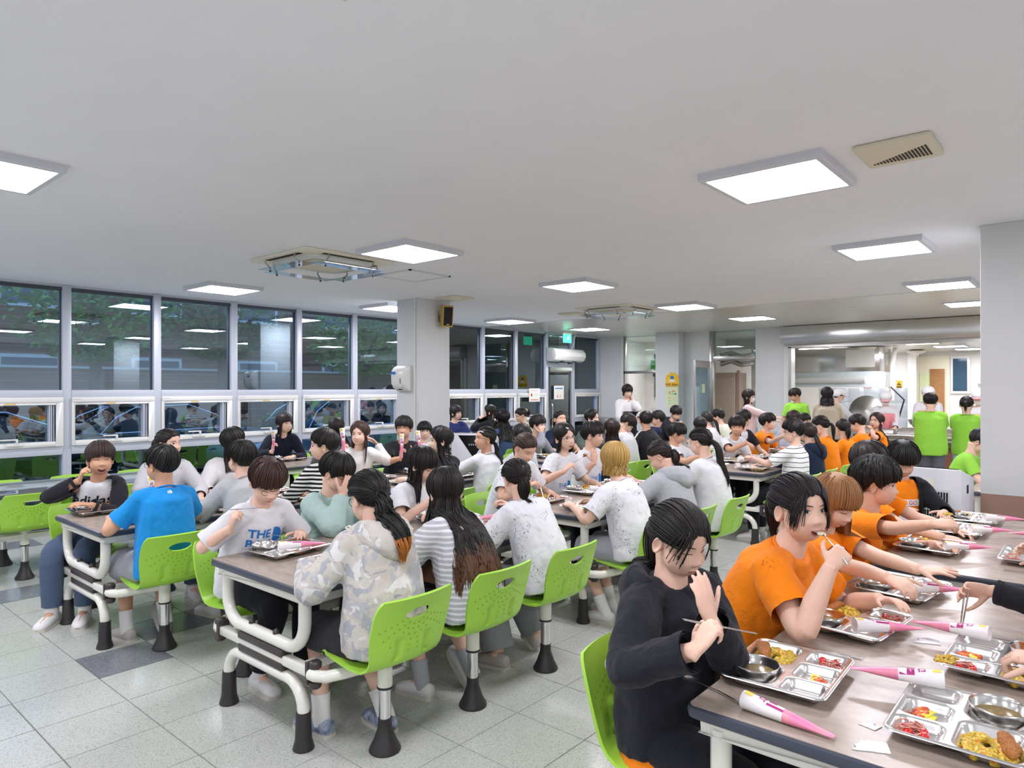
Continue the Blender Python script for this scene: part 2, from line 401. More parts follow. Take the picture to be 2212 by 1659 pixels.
def build_table():
    t = thing('dining_table')
    hl, hw = TL/2, TW/2
    poly = rrect(TW-.012, TL-.012, .02, 4)
    MB().prism(poly, TZ-.034, TZ, 'z').build('table_top', MT['laminate'], t)
    # soft dark edge all round
    path = rrect(TW-.016, TL-.016, .022, 4)
    MB().tube([(x, y, TZ-.019) for x, y in path], (.013, .0185), 8, closed=True, up=(0,0,1)).build('edge_band', MT['edge_band'], t)
    b = MB(); z0, z1 = TZ-.08, TZ-.034; i = .03
    b.box(-hw+i, hw-i, -hl+i, -hl+i+.035, z0, z1).box(-hw+i, hw-i, hl-i-.035, hl-i, z0, z1).box(-hw+i, -hw+i+.03, -hl+i, hl-i, z0, z1).box(hw-i-.03, hw-i, -hl+i, hl-i, z0, z1)
    b.build('apron', MT['cream_metal'], t, bevel=.005)
    for s in (-1, 1):
        yy = s*(hl-.055)
        # U shaped upper frame
        p = [(-.35, yy, TZ-.06), (-.35, yy, .60)]
        for k in range(7):
            a = PI+PI/2*k/6; p.append((-.35+.13+.13*math.cos(a), yy, .43+.13+.13*math.sin(a)))
        p += [(-q[0], q[1], q[2]) for q in p[::-1]]
        MB().tube(p, .029, 12, up=(0,1,0)).build('upper_frame', MT['cream_metal'], t)
        MB().box(-.2, .2, yy-.028, yy+.028, .372, .405).box(-.2, .2, yy-.026, yy+.026, .31, .345).build('spacer', MT['brown_plastic'], t, bevel=.004)
        MB().box(-.40, .40, yy-.022, yy+.022, .338, .38).build('cross_beam', MT['cream_metal'], t, bevel=.004)
        # arch shaped legs
        p = [(-.338, yy, .09), (-.338, yy, .14)]
        for k in range(6):
            a = PI-PI/2*k/5; p.append((-.218+.12*math.cos(a), yy, .165+.12*math.sin(a)))
        p += [(-q[0], q[1], q[2]) for q in p[::-1]]
        MB().tube(p, .027, 12, up=(0,1,0)).build('leg_arch', MT['cream_metal'], t)
        for sx in (-1, 1):
            MB().lathe([(.045, 0), (.048, .006), (.046, .014), (.037, .045), (.033, .16), (.031, .165)], 18, org=(sx*.338, yy, 0)).build('foot_boot', MT['black_plastic'], t)
            b = MB().cbox((sx*.405, yy, .36), (.022, .06, .095)).lathe([(.028, 0), (.028, .022), (.02, .03)], 12, org=(sx*.43, yy, .385)).lathe([(.02, -.03), (.028, -.02), (.028, 0)], 12, org=(sx*.43, yy, .325))
            b.build('hinge_bracket', MT['brown_plastic'], t, bevel=.003)
            MB().lathe([(.016, 0), (.016, .01), (.006, .022)], 8, org=(sx*.11, yy-.0, .458)).build('bolt_cap', MT['brown_plastic'], t)
    for sx in (-1, 1):
        MB().box(sx*.33-.02, sx*.33+.02, -hl+.08, hl-.08, .338, .378).build('side_rail', MT['cream_metal'], t, bevel=.004)
    return t
def plastic_chair():
    m = bpy.data.materials.new('chair_plastic'); m.use_nodes = True; nt = m.node_tree; b = nt.nodes['Principled BSDF']
    b.inputs['Base Color'].default_value = lin('A0D348'); b.inputs['Roughness'].default_value = .36; b.inputs['Specular IOR Level'].default_value = .5
    tc = node(nt, 'ShaderNodeTexCoord'); n = node(nt, 'ShaderNodeTexNoise', i_Scale=350, i_Detail=2); nt.links.new(tc.outputs['Object'], n.inputs['Vector'])
    bp = node(nt, 'ShaderNodeBump', i_Strength=.12, i_Distance=.003); nt.links.new(n.outputs['Fac'], bp.inputs['Height']); nt.links.new(bp.outputs['Normal'], b.inputs['Normal'])
    MT['chair_plastic'] = m
plastic_chair()
# profile of the one-piece shell: (y, z, half width)
SHELL = [(.235,.405,.165),(.22,.422,.178),(.18,.432,.188),(.10,.428,.197),(.02,.420,.200),(-.06,.414,.200),(-.12,.418,.198),(-.155,.435,.195),(-.175,.462,.196),(-.186,.50,.202),(-.196,.55,.210),(-.208,.60,.214),(-.222,.65,.214),(-.236,.69,.210),(-.250,.72,.200),(-.259,.735,.186)]
def shell_mesh():
    # resample the profile
    P = np.array(SHELL); d = np.r_[0, np.cumsum(np.hypot(np.diff(P[:,0]), np.diff(P[:,1])))]
    ns, ntt = 64, 30; ss = np.linspace(0, d[-1], ns); Q = np.stack([np.interp(ss, d, P[:,k]) for k in range(3)], 1)
    bm = bmesh.new(); V = []
    sb = np.interp(-.175, -P[:,0], d); 
    hs = d[-1]-.085       # handle centre along profile
    for i in range(ns):
        row = []
        for j in range(ntt+1):
            t = -1+2*j/ntt; y, z, hw = Q[i]; up = max(0, (ss[i]-sb)/(d[-1]-sb))
            x = t*hw
            cur = .035*t*t
            yy = y + (cur*.9*min(1, up*2.5) if up > 0 else 0); zz = z + (cur*.35 if up <= 0 else 0)
            if i == 0: zz -= .008
            # handle hole: push grid points onto the ellipse
            e = math.hypot(x/.068, (ss[i]-hs)/.026)
            row.append([bm.verts.new((x, yy, zz)), x, ss[i], e])
        V.append(row)
    def put(v, x, s, j):
        up = max(0, (s-sb)/(d[-1]-sb)); y = np.interp(s, ss, Q[:,0]); z = np.interp(s, ss, Q[:,1]); hw = np.interp(s, ss, Q[:,2])
        v.co = (x, y + .0315*(x/hw)**2*min(1, up*2.5), z)
    faces = []; holev = set()
    for i in range(ns-1):
        for j in range(ntt):
            q = [V[i][j], V[i][j+1], V[i+1][j+1], V[i+1][j]]
            if sum(a[3] for a in q)/4 < 1:
                for a in q: holev.add(a[0])
                continue
            faces.append(bm.faces.new([a[0] for a in q]))
    for i in range(ns):
        for j in range(ntt+1):
            v, x, s, e = V[i][j]
            if v in holev and v.link_faces:
                put(v, x/e, hs+(s-hs)/e, j)
    bmesh.ops.delete(bm, geom=[v for v in bm.verts if not v.link_faces], context='VERTS')
    # moulded slots low on the back
    for v in bm.verts:
        for sx in (-.075, .075):
            if abs(v.co.x-sx) < .018 and .47 < v.co.z < .56: v.co.y += .010
    bmesh.ops.recalc_face_normals(bm, faces=bm.faces)
    r = bmesh.ops.solidify(bm, geom=bm.faces[:], thickness=.011)
    bmesh.ops.recalc_face_normals(bm, faces=bm.faces)
    me = bpy.data.meshes.new('shell'); bm.to_mesh(me); bm.free(); me.materials.append(MT['chair_plastic'])
    me.polygons.foreach_set('use_smooth', [True]*len(me.polygons)); me.set_sharp_from_angle(angle=math.radians(60)); return me
def dimple_mesh():
    bmx = bmesh.new(); bmx.from_mesh(SHELL_ME); bt = BVHTree.FromBMesh(bmx); bmx.free()
    b = MB(); P = np.array(SHELL); ii = P[:,1] > .45; zs = P[8:,1]; ys = P[8:,0]; hs_ = P[8:,2]
    for row, (r, n) in enumerate(((.05, 6), (.072, 8), (.095, 9), (.118, 10), (.142, 10), (.165, 10))):
        for k in range(n):
            a = math.radians(200+140*k/(n-1)); x = r*1.15*math.cos(a); z = .66+r*1.0*math.sin(a)
            if z < .49 or abs(x) > .185 or (abs(abs(x)-.075) < .03 and z < .57): continue
            y = float(np.interp(z, zs, ys)); hw = float(np.interp(z, zs, hs_)); y += .0315*(x/hw)**2*min(1, (z-.462)*8)
            rr = .0054
            for sy in (-1, 1):
                h = bt.ray_cast(Vector((x, y+sy*.2, z)), Vector((0, -sy, 0)), .4)
                if h[0] is None: continue
                nn = h[1] if h[1].y*sy > 0 else -h[1]; u = nn.cross(Vector((0, 0, 1))).normalized(); v = nn.cross(u); c = h[0]+nn*.0006
                b.add([c]+[c+u*(rr*math.cos(q*PI/3))+v*(rr*math.sin(q*PI/3)) for q in range(6)], [(0, q+1, (q+1) % 6+1) for q in range(6)])
    return b.mesh('dimples', mat('dimple_shade', '84B92A', .5), fixn=False, smooth=False)  # flat discs; shade inside the dents is put into their darker green
def build_chair(kind):
    t = thing('canteen_chair')
    s = link('shell', SHELL_ME, t); dm = link('dimples', DIMPLE_ME, s); dm['kind'] = 'stuff'
    MB().lathe([(.034, .283), (.034, .39), (.05, .40), (.05, .412)], 16).build('post_sleeve', MT['cream_metal'], t)
    MB().lathe([(.0355, .276), (.0355, .286)], 16).build('lock_ring', MT['black_plastic'], t)
    MB().lathe([(.0265, .12), (.0265, .28)], 16).build('chrome_tube', MT['chrome'], t)
    MB().lathe([(.068, 0), (.071, .006), (.069, .014), (.05, .05), (.036, .09), (.031, .105), (.03, .145)], 20).build('foot_boot', MT['black_plastic'], t)
    if kind == 'mid': p = [(0, .01, .372), (0, .1, .368), (0, .17, .36), (0, .215, .36)]
    else:
        p = [(0, .0, .375), (kind*.02, .03, .374), (kind*.07, .06, .37), (kind*.15, .085, .365), (kind*.22, .12, .36), (kind*.245, .17, .358), (kind*.245, .2, .358)]
    MB().tube(p, .026, 10).build('swing_arm', MT['cream_metal'], t)
    return t
SHELL_ME = shell_mesh(); DIMPLE_ME = dimple_mesh()
TABLE_PROTO = build_table(); CHAIR = {k: build_chair(k) for k in (-1, 'mid', 1)}
used = set()
def instance(proto, key):
    if key not in used: used.add(key); return proto
    return copy_tree(proto)
# row name -> centre line x, then (block, start y, words)
ROWS = {'W': -7.17, 'L': -4.99, 'A': -3.02, 'R': -.44}
TABLES = [('W', 1, 1.40, 'empty dining table in a clear plastic cover beside the windows'),
 ('W', 2, 4.05, 'dining table by the windows where the person in a navy suit sits'),
 ('W', 3, 7.0, 'dining table by the windows beyond the pillar with the loudspeaker'),
 ('L', 1, 1.50, 'dining table where the person in the bright blue shirt sits'),
 ('L', 2, 3.75, 'dining table in front of the pillar where two cones are held up'),
 ('L', 3, 6.35, 'dining table where the person in the black track jacket sits'),
 ('L', 4, 9.0, 'dining table nearest the yellow arched notice'),
 ('A', 1, 1.64, 'nearest dining table in the middle, with the camouflage hoodie beside it'),
 ('A', 2, 3.80, 'dining table where the person with blond bobbed hair sits'),
 ('A', 3, 6.86, 'dining table where the person in a thin-striped white shirt eats'),
 ('A', 4, 9.05, 'farthest dining table in front of the servery with people in orange shirts'),
 ('R', 1, 1.74, 'nearest dining table at the lower right, laid with several meal trays'),
 ('R', 2, 3.77, 'dining table at the right edge in front of the brown-based pillar')]
TBL = {}
for row, blk, y0, lab in TABLES:
    o = instance(TABLE_PROTO, 'table'); o.location = (ROWS[row], y0+TL/2, 0); tag(o, lab, 'table', 'canteen dining tables'); TBL[row, blk] = y0
SEATOFF = (.28, .90, 1.50)
def seat_pos(row, blk, side, k, tuck=0, dx=0, dy=0):
    return ROWS[row]+side*(.62-tuck)+dx, TBL[row, blk]+SEATOFF[k]+dy
def put_chair(row, blk, side, k, lab, tuck=0, dx=0, dy=0, rot=0):
    kind = ('mid' if k == 1 else (-side if k == 0 else side))
    o = instance(CHAIR[kind], kind); x, y = seat_pos(row, blk, side, k, tuck, dx, dy)
    o.location = (x, y, 0); o.rotation_euler = (0, 0, math.radians(90*side+rot)); tag(o, lab, 'chair', 'green canteen chairs'); return o
# ================================================================= PEOPLE
def remesh(mb, voxel, smooth=4, fac=.5):
    me = bpy.data.meshes.new('r'); me.from_pydata(mb.v, [], mb.f)
    bm = bmesh.new(); bm.from_mesh(me); bmesh.ops.recalc_face_normals(bm, faces=bm.faces); bm.to_mesh(me); bm.free()
    ob = bpy.data.objects.new('r', me); tmp_scene.collection.objects.link(ob)
    m = ob.modifiers.new('r', 'REMESH'); m.mode = 'VOXEL'; m.voxel_size = voxel; m.use_smooth_shade = True
    if smooth: s = ob.modifiers.new('s', 'SMOOTH'); s.iterations = smooth; s.factor = fac
    vl = tmp_scene.view_layers[0]; vl.update()
    out = bpy.data.meshes.new_from_object(ob.evaluated_get(vl.depsgraph))
    bpy.data.objects.remove(ob); bpy.data.meshes.remove(me); return out
def nz(v): return Vector(v).normalized()
# ---- head surface -------------------------------------------------
def ell(d, c, r):
    c = np.array(c)/r; q = d/np.array(r); a = (q*q).sum(-1); b = (q*c).sum(-1); cc = (c*c).sum()-1
    return (b+np.sqrt(np.maximum(b*b-a*cc, 0)))/a
def head_r(d, rnd=1.0):
    t1 = ell(d, (0,-.012,.028), np.array((.0745,.094,.082))); t2 = ell(d, (0,.024,-.036), np.array((.0635*rnd,.061,.068)))
    return (t1**9+t2**9)**(1/9)
def g2(x, z, x0, z0, sx, sz): return np.exp(-((x-x0)/sx)**2-((z-z0)/sz)**2)
def feat(x, z):
    ax = np.abs(x)
    f = .004*g2(x,z,0,-.008,.011,.02)+.0125*g2(x,z,0,-.0295,.0125,.0105)+.0045*g2(ax,z,.0125,-.034,.007,.0065)
    f += -.0065*g2(ax,z,.030,.002,.016,.0105)+.0022*g2(ax,z,.032,.023,.02,.008)
    f += .0045*g2(x,z,0,-.0605,.018,.0045)+.0055*g2(x,z,0,-.0695,.0155,.005)-.0028*g2(x,z,0,-.0648,.021,.0016)
    f += .005*g2(x,z,0,-.093,.018,.012)+.005*g2(ax,z,.036,-.034,.02,.02)-.002*g2(x,z,0,-.083,.02,.006)
    return f
def sstep(x, a, b):
    t = np.clip((x-a)/(b-a), 0, 1); return t*t*(3-2*t)
def head_pts(a, e, rnd):
    d = np.stack([np.cos(e)*np.sin(a), np.cos(e)*np.cos(a), np.sin(e)], -1); p = d*head_r(d, rnd)[..., None]
    p[..., 1] += feat(p[..., 0], p[..., 2])*sstep(p[..., 1], .015, .05); return p
def face_y(x, z, rnd):
    x = np.asarray(x, float); z = np.asarray(z, float); lo = np.full(x.shape, .01); hi = np.full(x.shape, .2)
    for _ in range(24):
        mid = (lo+hi)/2; p = np.stack([x, mid, z], -1); n = np.linalg.norm(p, axis=-1); ins = n < head_r(p/n[..., None], rnd)
        lo = np.where(ins, mid, lo); hi = np.where(ins, hi, mid)
    return lo+feat(x, z)*sstep(lo, .015, .05)
def add_head(b, M, rnd, lod):
    na, ne = ((26, 22), (40, 34), (72, 64))[lod]
    s = np.linspace(-1, 1, na+1)[:-1]; a = PI*s*(.5+.5*s*s)
    zz = np.linspace(0, 1, 400); ed = -PI/2+PI*zz; wgt = 1+1.6*np.exp(-((ed+.35)/.5)**2); cw = np.r_[0, np.cumsum((wgt[1:]+wgt[:-1])/2)]; cw /= cw[-1]
    e = np.interp(np.linspace(0, 1, ne+1), cw, ed)[1:-1]
    A, Eg = np.meshgrid(a, e); p = head_pts(A, Eg, rnd)
    rows = [[tuple(q) for q in r] for r in p]; b.loft(rows, 0, True, True, M)
    for sx in (-1, 1):
        rings = []; n = (8, 10, 16)[lod]
        for r, off in ((.9, -.006), (1.0, .004), (1.02, .010), (.90, .0135), (.74, .010), (.5, .004), (.12, .003)):
            ring = []
            for k in range(n):
                t = 2*PI*k/n; yy = .0155*r*math.cos(t)*(1-.25*math.sin(t)*-1 if math.sin(t) < 0 else 1); z = .029*r*math.sin(t)
                ring.append((sx*(.069+off-.25*yy), -.010+yy-.004*math.sin(t)*-1, -.012+z))
            rings.append(ring if sx > 0 else ring[::-1])
        b.loft(rings, 0, True, True, M)
# ---- hair -----------------------------------------------------------
HL = {
 'short': [(0,19),(30,17),(48,15),(60,8),(70,-4),(80,-8),(86,2),(94,13),(106,8),(118,-12),(150,-32),(180,-36)],
 'crop':  [(0,30),(25,28),(48,22),(62,12),(72,-2),(80,-6),(86,2),(94,13),(106,8),(118,-10),(150,-28),(180,-31)],
 'tight': [(0,41),(30,37),(52,25),(68,4),(78,-4),(86,4),(94,12),(106,4),(118,-20),(150,-40),(180,-44)],
 'bangs': [(0,18),(30,16),(45,11),(55,3),(62,-8),(70,-12),(84,-14),(110,-18),(150,-24),(180,-26)],
 'swept': [(0,40),(18,33),(34,18),(46,4),(56,-8),(66,-18),(76,-10),(84,2),(94,12),(106,4),(118,-20),(150,-40),(180,-44)],
 'long':  [(0,46),(10,42),(24,32),(38,20),(50,9),(57,0),(64,-8),(75,-12),(110,-18),(150,-24),(180,-26)],
}
def hair_mat(col):
    k = 'hair_'+col
    if k in MT: return MT[k]
    m = mat(k, col, .52, spec=.4); nt = m.node_tree; b = nt.nodes['Principled BSDF']; b.inputs['Anisotropic'].default_value = .3
    return m
def build_hair(M, Mi_rot, style, rnd, lod, rng, shirt_bvh=None, Minv=None):
    """M: head->local matrix; returns MB with materials 0 hair, 1 tips"""
    kind = style.get('k', 'short'); hl = HL[style.get('line', kind if kind in HL else 'short')]
    th = style.get('th', .017); L = style.get('L', 0); tie = style.get('tie'); bump = style.get('curl', 0)
    pole = nz(tie) if tie else nz(style.get('pole', (0,-.35,.94)))
    ex = pole.orthogonal().normalized(); ey = pole.cross(ex)
    nphi = (36, 64, 150)[lod]; nt_ = (8, 11, 20)[lod]; nh = ((5, 7, 12)[lod]) if L else 0
    ph = np.linspace(0, 2*PI, nphi, endpoint=False); tt = np.linspace(0, PI, 140)
    P0, X0, Y0 = (np.array(q) for q in (pole, ex, ey))
    D = np.cos(tt)[None,:,None]*P0+np.sin(tt)[None,:,None]*(np.cos(ph)[:,None,None]*X0+np.sin(ph)[:,None,None]*Y0)
    az = np.degrees(np.arctan2(D[...,0], D[...,1])); el = np.degrees(np.arcsin(np.clip(D[...,2], -1, 1)))
    hx, hy = zip(*hl); jag = style.get('jag', 3)*np.array([rng.uniform(-1, 1) for _ in ph])[:,None]
    lim = np.interp(np.abs(az), hx, hy)+jag
    if style.get('part'): lim = lim+np.where(az*style['part'] > 0, 0, -6)*(np.abs(az) < 40)
    ins = el >= lim; out = ~ins; fi = np.where(out.any(1), out.argmax(1), 139); fi = np.maximum(fi, 8)
    tb = tt[fi]
    fk = (18, 28, 60)[lod]; freqs = [(rng.randint(8, fk//2), rng.uniform(0, 6.28)) for _ in range(3)]+[(rng.randint(fk//2, fk), rng.uniform(0, 6.28)) for _ in range(5)]
    def gro(p): return sum(math.sin(k*p+f) for k, f in freqs)/8
    G = np.array([gro(p) for p in ph]); ga = style.get('groove', (.0022, .0015, .0012)[lod])
    edge = style.get('edge', .6 if kind in ('short', 'bangs', 'crop') else .25)
    ts = np.linspace(0, 1, nt_); TH = tb[:, None]*ts[None, :]
    DD = np.cos(TH)[..., None]*P0+np.sin(TH)[..., None]*(np.cos(ph)[:, None, None]*X0+np.sin(ph)[:, None, None]*Y0)
    RR = head_r(DD, rnd); prof = th*(1-(1-edge)*ts**4)[None, :]*(np.minimum(1, .55+.6*ts)*.8 if tie else 1)
    if not tie: prof = prof*(1+.35*np.maximum(0, DD[..., 2]))
    RR = RR+prof+ga*G[:, None]*np.minimum(1, ts*2.5)[None, :]
    if bump: RR = RR+np.array([[bump*noise.noise(Vector(d)*9)+bump*.7*noise.noise(Vector(d)*19) for d in row] for row in DD])
    GP = DD*RR[..., None]
    grid = [[Vector(p) for p in row] for row in GP]; dirs = [row[-1] for row in DD]
    def surf(i, t):           # bilinear lookup on the hair surface
        i0 = int(i) % nphi; i1 = (i0+1) % nphi; f = i-int(i); k = min(max(t, 0), 1.0)*(nt_-1); k0 = min(int(k), nt_-2); q = k-k0
        p = (GP[i0, k0]*(1-f)+GP[i1, k0]*f)*(1-q)+(GP[i0, k0+1]*(1-f)+GP[i1, k0+1]*f)*q
        if t > 1: p = p+(GP[i0, -1]-GP[i0, -2])*(t-1)*(nt_-1)
        return Vector(p), DD[i0, k0+1]
    g = Mi_rot @ Vector((0,0,-1))
    def hang(col, d, i, Lx, s, jit=0):
        p0 = col[-1]; az_ = abs(math.degrees(math.atan2(d[0], d[1])))
        lo = style.get('from', 58); hi = lo+14
        w = float(sstep(np.array(az_), lo, hi)); ln = Lx*w
        tan = (col[-1]-col[-2]); tan = tan.normalized() if tan.length > 1e-6 else g
        o = Vector((d[0], d[1], 0)); o.normalize() if o.length > 1e-6 else None
        a = min(1, s*2.2); dr = (tan*(1-a)+g*a)
        wav = style.get('wave', .006)*math.sin(s*style.get('wn', 5)+i*.5)
        p = p0+g*(ln*s)+o*(style.get('flare', .0)*w*s+wav*w)-o*(.004*w)
        return p, w
    b = MB()
    cols = []
    for i in range(nphi):
        col = list(grid[i]); tail = []
        if L:
            for r in range(1, nh+1):
                p, w = hang(grid[i], dirs[i], i, L*(1+.08*rng.uniform(-1, 1)*(r == nh)), r/nh)
                p += Vector(dirs[i])*(ga*G[i]*1.5); tail.append(p)
        cols.append(col+tail)
    def loc(p, push=None):
        q = M @ p
        if shirt_bvh is not None:
            sd = push if push is not None else Vector((0, -1, 0))
            h = shirt_bvh.ray_cast(q+sd*.32, -sd, .5)
            if h[0] is not None and (q-h[0]).dot(sd) < .012: q = q+sd*(.012-(q-h[0]).dot(sd))
        return q
    R3 = M.to_3x3().normalized(); pd = [Vector((0, 1, 0)) if (R3 @ Vector(d)).y > .25 else Vector((0, -1, 0)) for d in dirs]
    tipf = style.get('tipf', .62); ntot = nt_+nh
    rowsL = []
    for r in range(ntot):
        rowsL.append([(loc(c[r], pd[i]) if r >= nt_ else M @ c[r]) for i, c in enumerate(cols)])
    n = nphi; vs = [p for r in rowsL for p in r]; fs = []; ms = []
    # inner return so that the rim has thickness
    last = [M @ Vector(np.array(d)*(float(head_r(np.array(d)[None], rnd)[0])-.004)) for d in dirs] if not L else None
    if last: vs += last
    tot = ntot+(1 if last else 0)
    for r in range(tot-1):
        for j in range(n):
            k = (j+1) % n
            fs.append((r*n+j, r*n+k, (r+1)*n+k, (r+1)*n+j)); ms.append(1 if (L and r-nt_ > nh*tipf) else 0)
    o = len(b.v); b.v += [tuple(p) for p in vs]; b.f += [tuple(f) for f in fs]; b.m += ms
    # face-framing wisps
    for q in range(style.get('wisps', 0)):
        sx = rng.choice((-1, 1)) if not style.get('wside') else (style['wside'] if rng.random() < .7 else -style['wside'])
        a0 = math.radians(rng.uniform(*style.get('wa', (14, 48)))); e0 = math.radians(rng.uniform(34, 46)); e1 = math.radians(rng.uniform(*style.get('we', (-34, 6)))); da = math.radians(rng.uniform(8, 26)); pts = []
        for t in np.linspace(0, 1, 8):
            a = sx*(a0+da*t); e = e0+(e1-e0)*t; d = np.array([math.cos(e)*math.sin(a), math.cos(e)*math.cos(a), math.sin(e)]); pts.append(M @ Vector(d*(float(head_r(d[None], rnd)[0])+.007+.007*math.sin(PI*t))))
        b.tube(pts, [(.0030*(1-.8*k/7)+.0004, .0014) for k in range(8)], 4, 0, cap=False)
    # loose locks
    nl = style.get('locks', (14, 44, 200)[lod])
    for q in range(nl):
        i = rng.randrange(nphi); fr = i+rng.random(); t0 = rng.uniform(.15, .6) if not tie else rng.uniform(.05, .4)
        pts = []
        ns = (4, 6, 9)[lod]
        lift = rng.uniform(.0, .004)
        over = rng.uniform(0, .06) if kind in ('short', 'bangs', 'crop') and not L else 0
        for s in range(ns):
            t = t0+(1+over-t0)*s/(ns-1)
            p, d = surf(fr, min(t, 1.08)); pts.append(M @ (p+Vector(d)*lift))
        if L:
            for r in range(1, nh+1):
                p, w = hang(grid[i], dirs[i], i, L*rng.uniform(.8, 1.08), r/nh); pts.append(loc(p+Vector(dirs[i])*(lift+.002), pd[i]))
        wd = rng.uniform(.0025, .0055)*(1.5 if lod == 0 else 1); N = len(pts)
        if N > 2 and (pts[0]-pts[-1]).length > .01:
            RRl = [(wd*(.35+.65*math.sin(PI*min(1, .15+.85*k/(N-1))))+.0008, wd*.4*(1-.6*k/(N-1))+.0005) for k in range(N)]; ct = N-max(2, int(nh*(1-tipf))) if L and style.get('tip') else N
            b.tube(pts[:ct+1], RRl[:ct+1], 4, 0, cap=False)
            if ct < N-1: b.tube(pts[ct:], RRl[ct:], 4, 1, cap=False)
    # pony tail
    if tie and style.get('tail', 1):
        tl = style.get('tail', .24) ; tr = style.get('tr', .026)
        p0, d = surf(0, 0); start = M @ Vector(np.array(pole)*(float(head_r(P0[None], rnd)[0])+th*.45)); outd = (M.to_3x3() @ pole).normalized(); gv = Vector((0,0,-1))
        K = (6, 9, 14)[lod]; path = []; p = start.copy(); dirv = outd.copy()
        for k in range(K):
            path.append(loc(Vector(M.inverted() @ p)) if k > 1 else p.copy()); dirv = (dirv*.55+gv*.45*(1+k*.25)+Vector(style.get('sway', (0,0,0)))*.12).normalized(); p = p+dirv*(tl/(K-1))
        prof = [min(1, .5+.9*(k/(K-1))**.7)*(1-(k/(K-1))**3*.72) for k in range(K)]
        n = (8, 12, 20)[lod]
        o = len(b.f); b.tube(path, [(tr*q*(1+.0), tr*q*.85) for q in prof], n, 0)
        for k in range((10, 26, 70)[lod]):
            a = rng.uniform(0, 6.28); off = Vector((math.cos(a), math.sin(a), 0)); pts = []
            side = outd.orthogonal().normalized(); up2 = outd.cross(side); e1 = rng.uniform(.75, 1.15)
            for j in range(K):
                tdir = (path[min(j+1, K-1)]-path[max(j-1, 0)]).normalized(); sx = side-tdir*side.dot(tdir); sx = sx.normalized() if sx.length > .01 else tdir.orthogonal().normalized(); sy = tdir.cross(sx)
                rr = tr*prof[j]*e1*(1.0+.25*rng.uniform(-1, 1)*(bump > 0)); pts.append(path[j]+(sx*math.cos(a)+sy*math.sin(a))*rr)
            pts[-1] = pts[-1]+Vector((rng.uniform(-.01,.01), rng.uniform(-.01,.01), rng.uniform(-.03,.0)))
            cut = int(K*.68); tipn = style.get('tip')
            if tipn:
                b.tube(pts[:cut+1], [.0035]*(cut+1), 4, 0, cap=False); b.tube(pts[cut:], [.0042*(1-.8*j/(K-cut-1)) for j in range(K-cut)], 4, 1, cap=False)
            else: b.tube(pts, [.0036*(1-.75*j/(K-1)) for j in range(K)], 4, 0, cap=False)
    return b
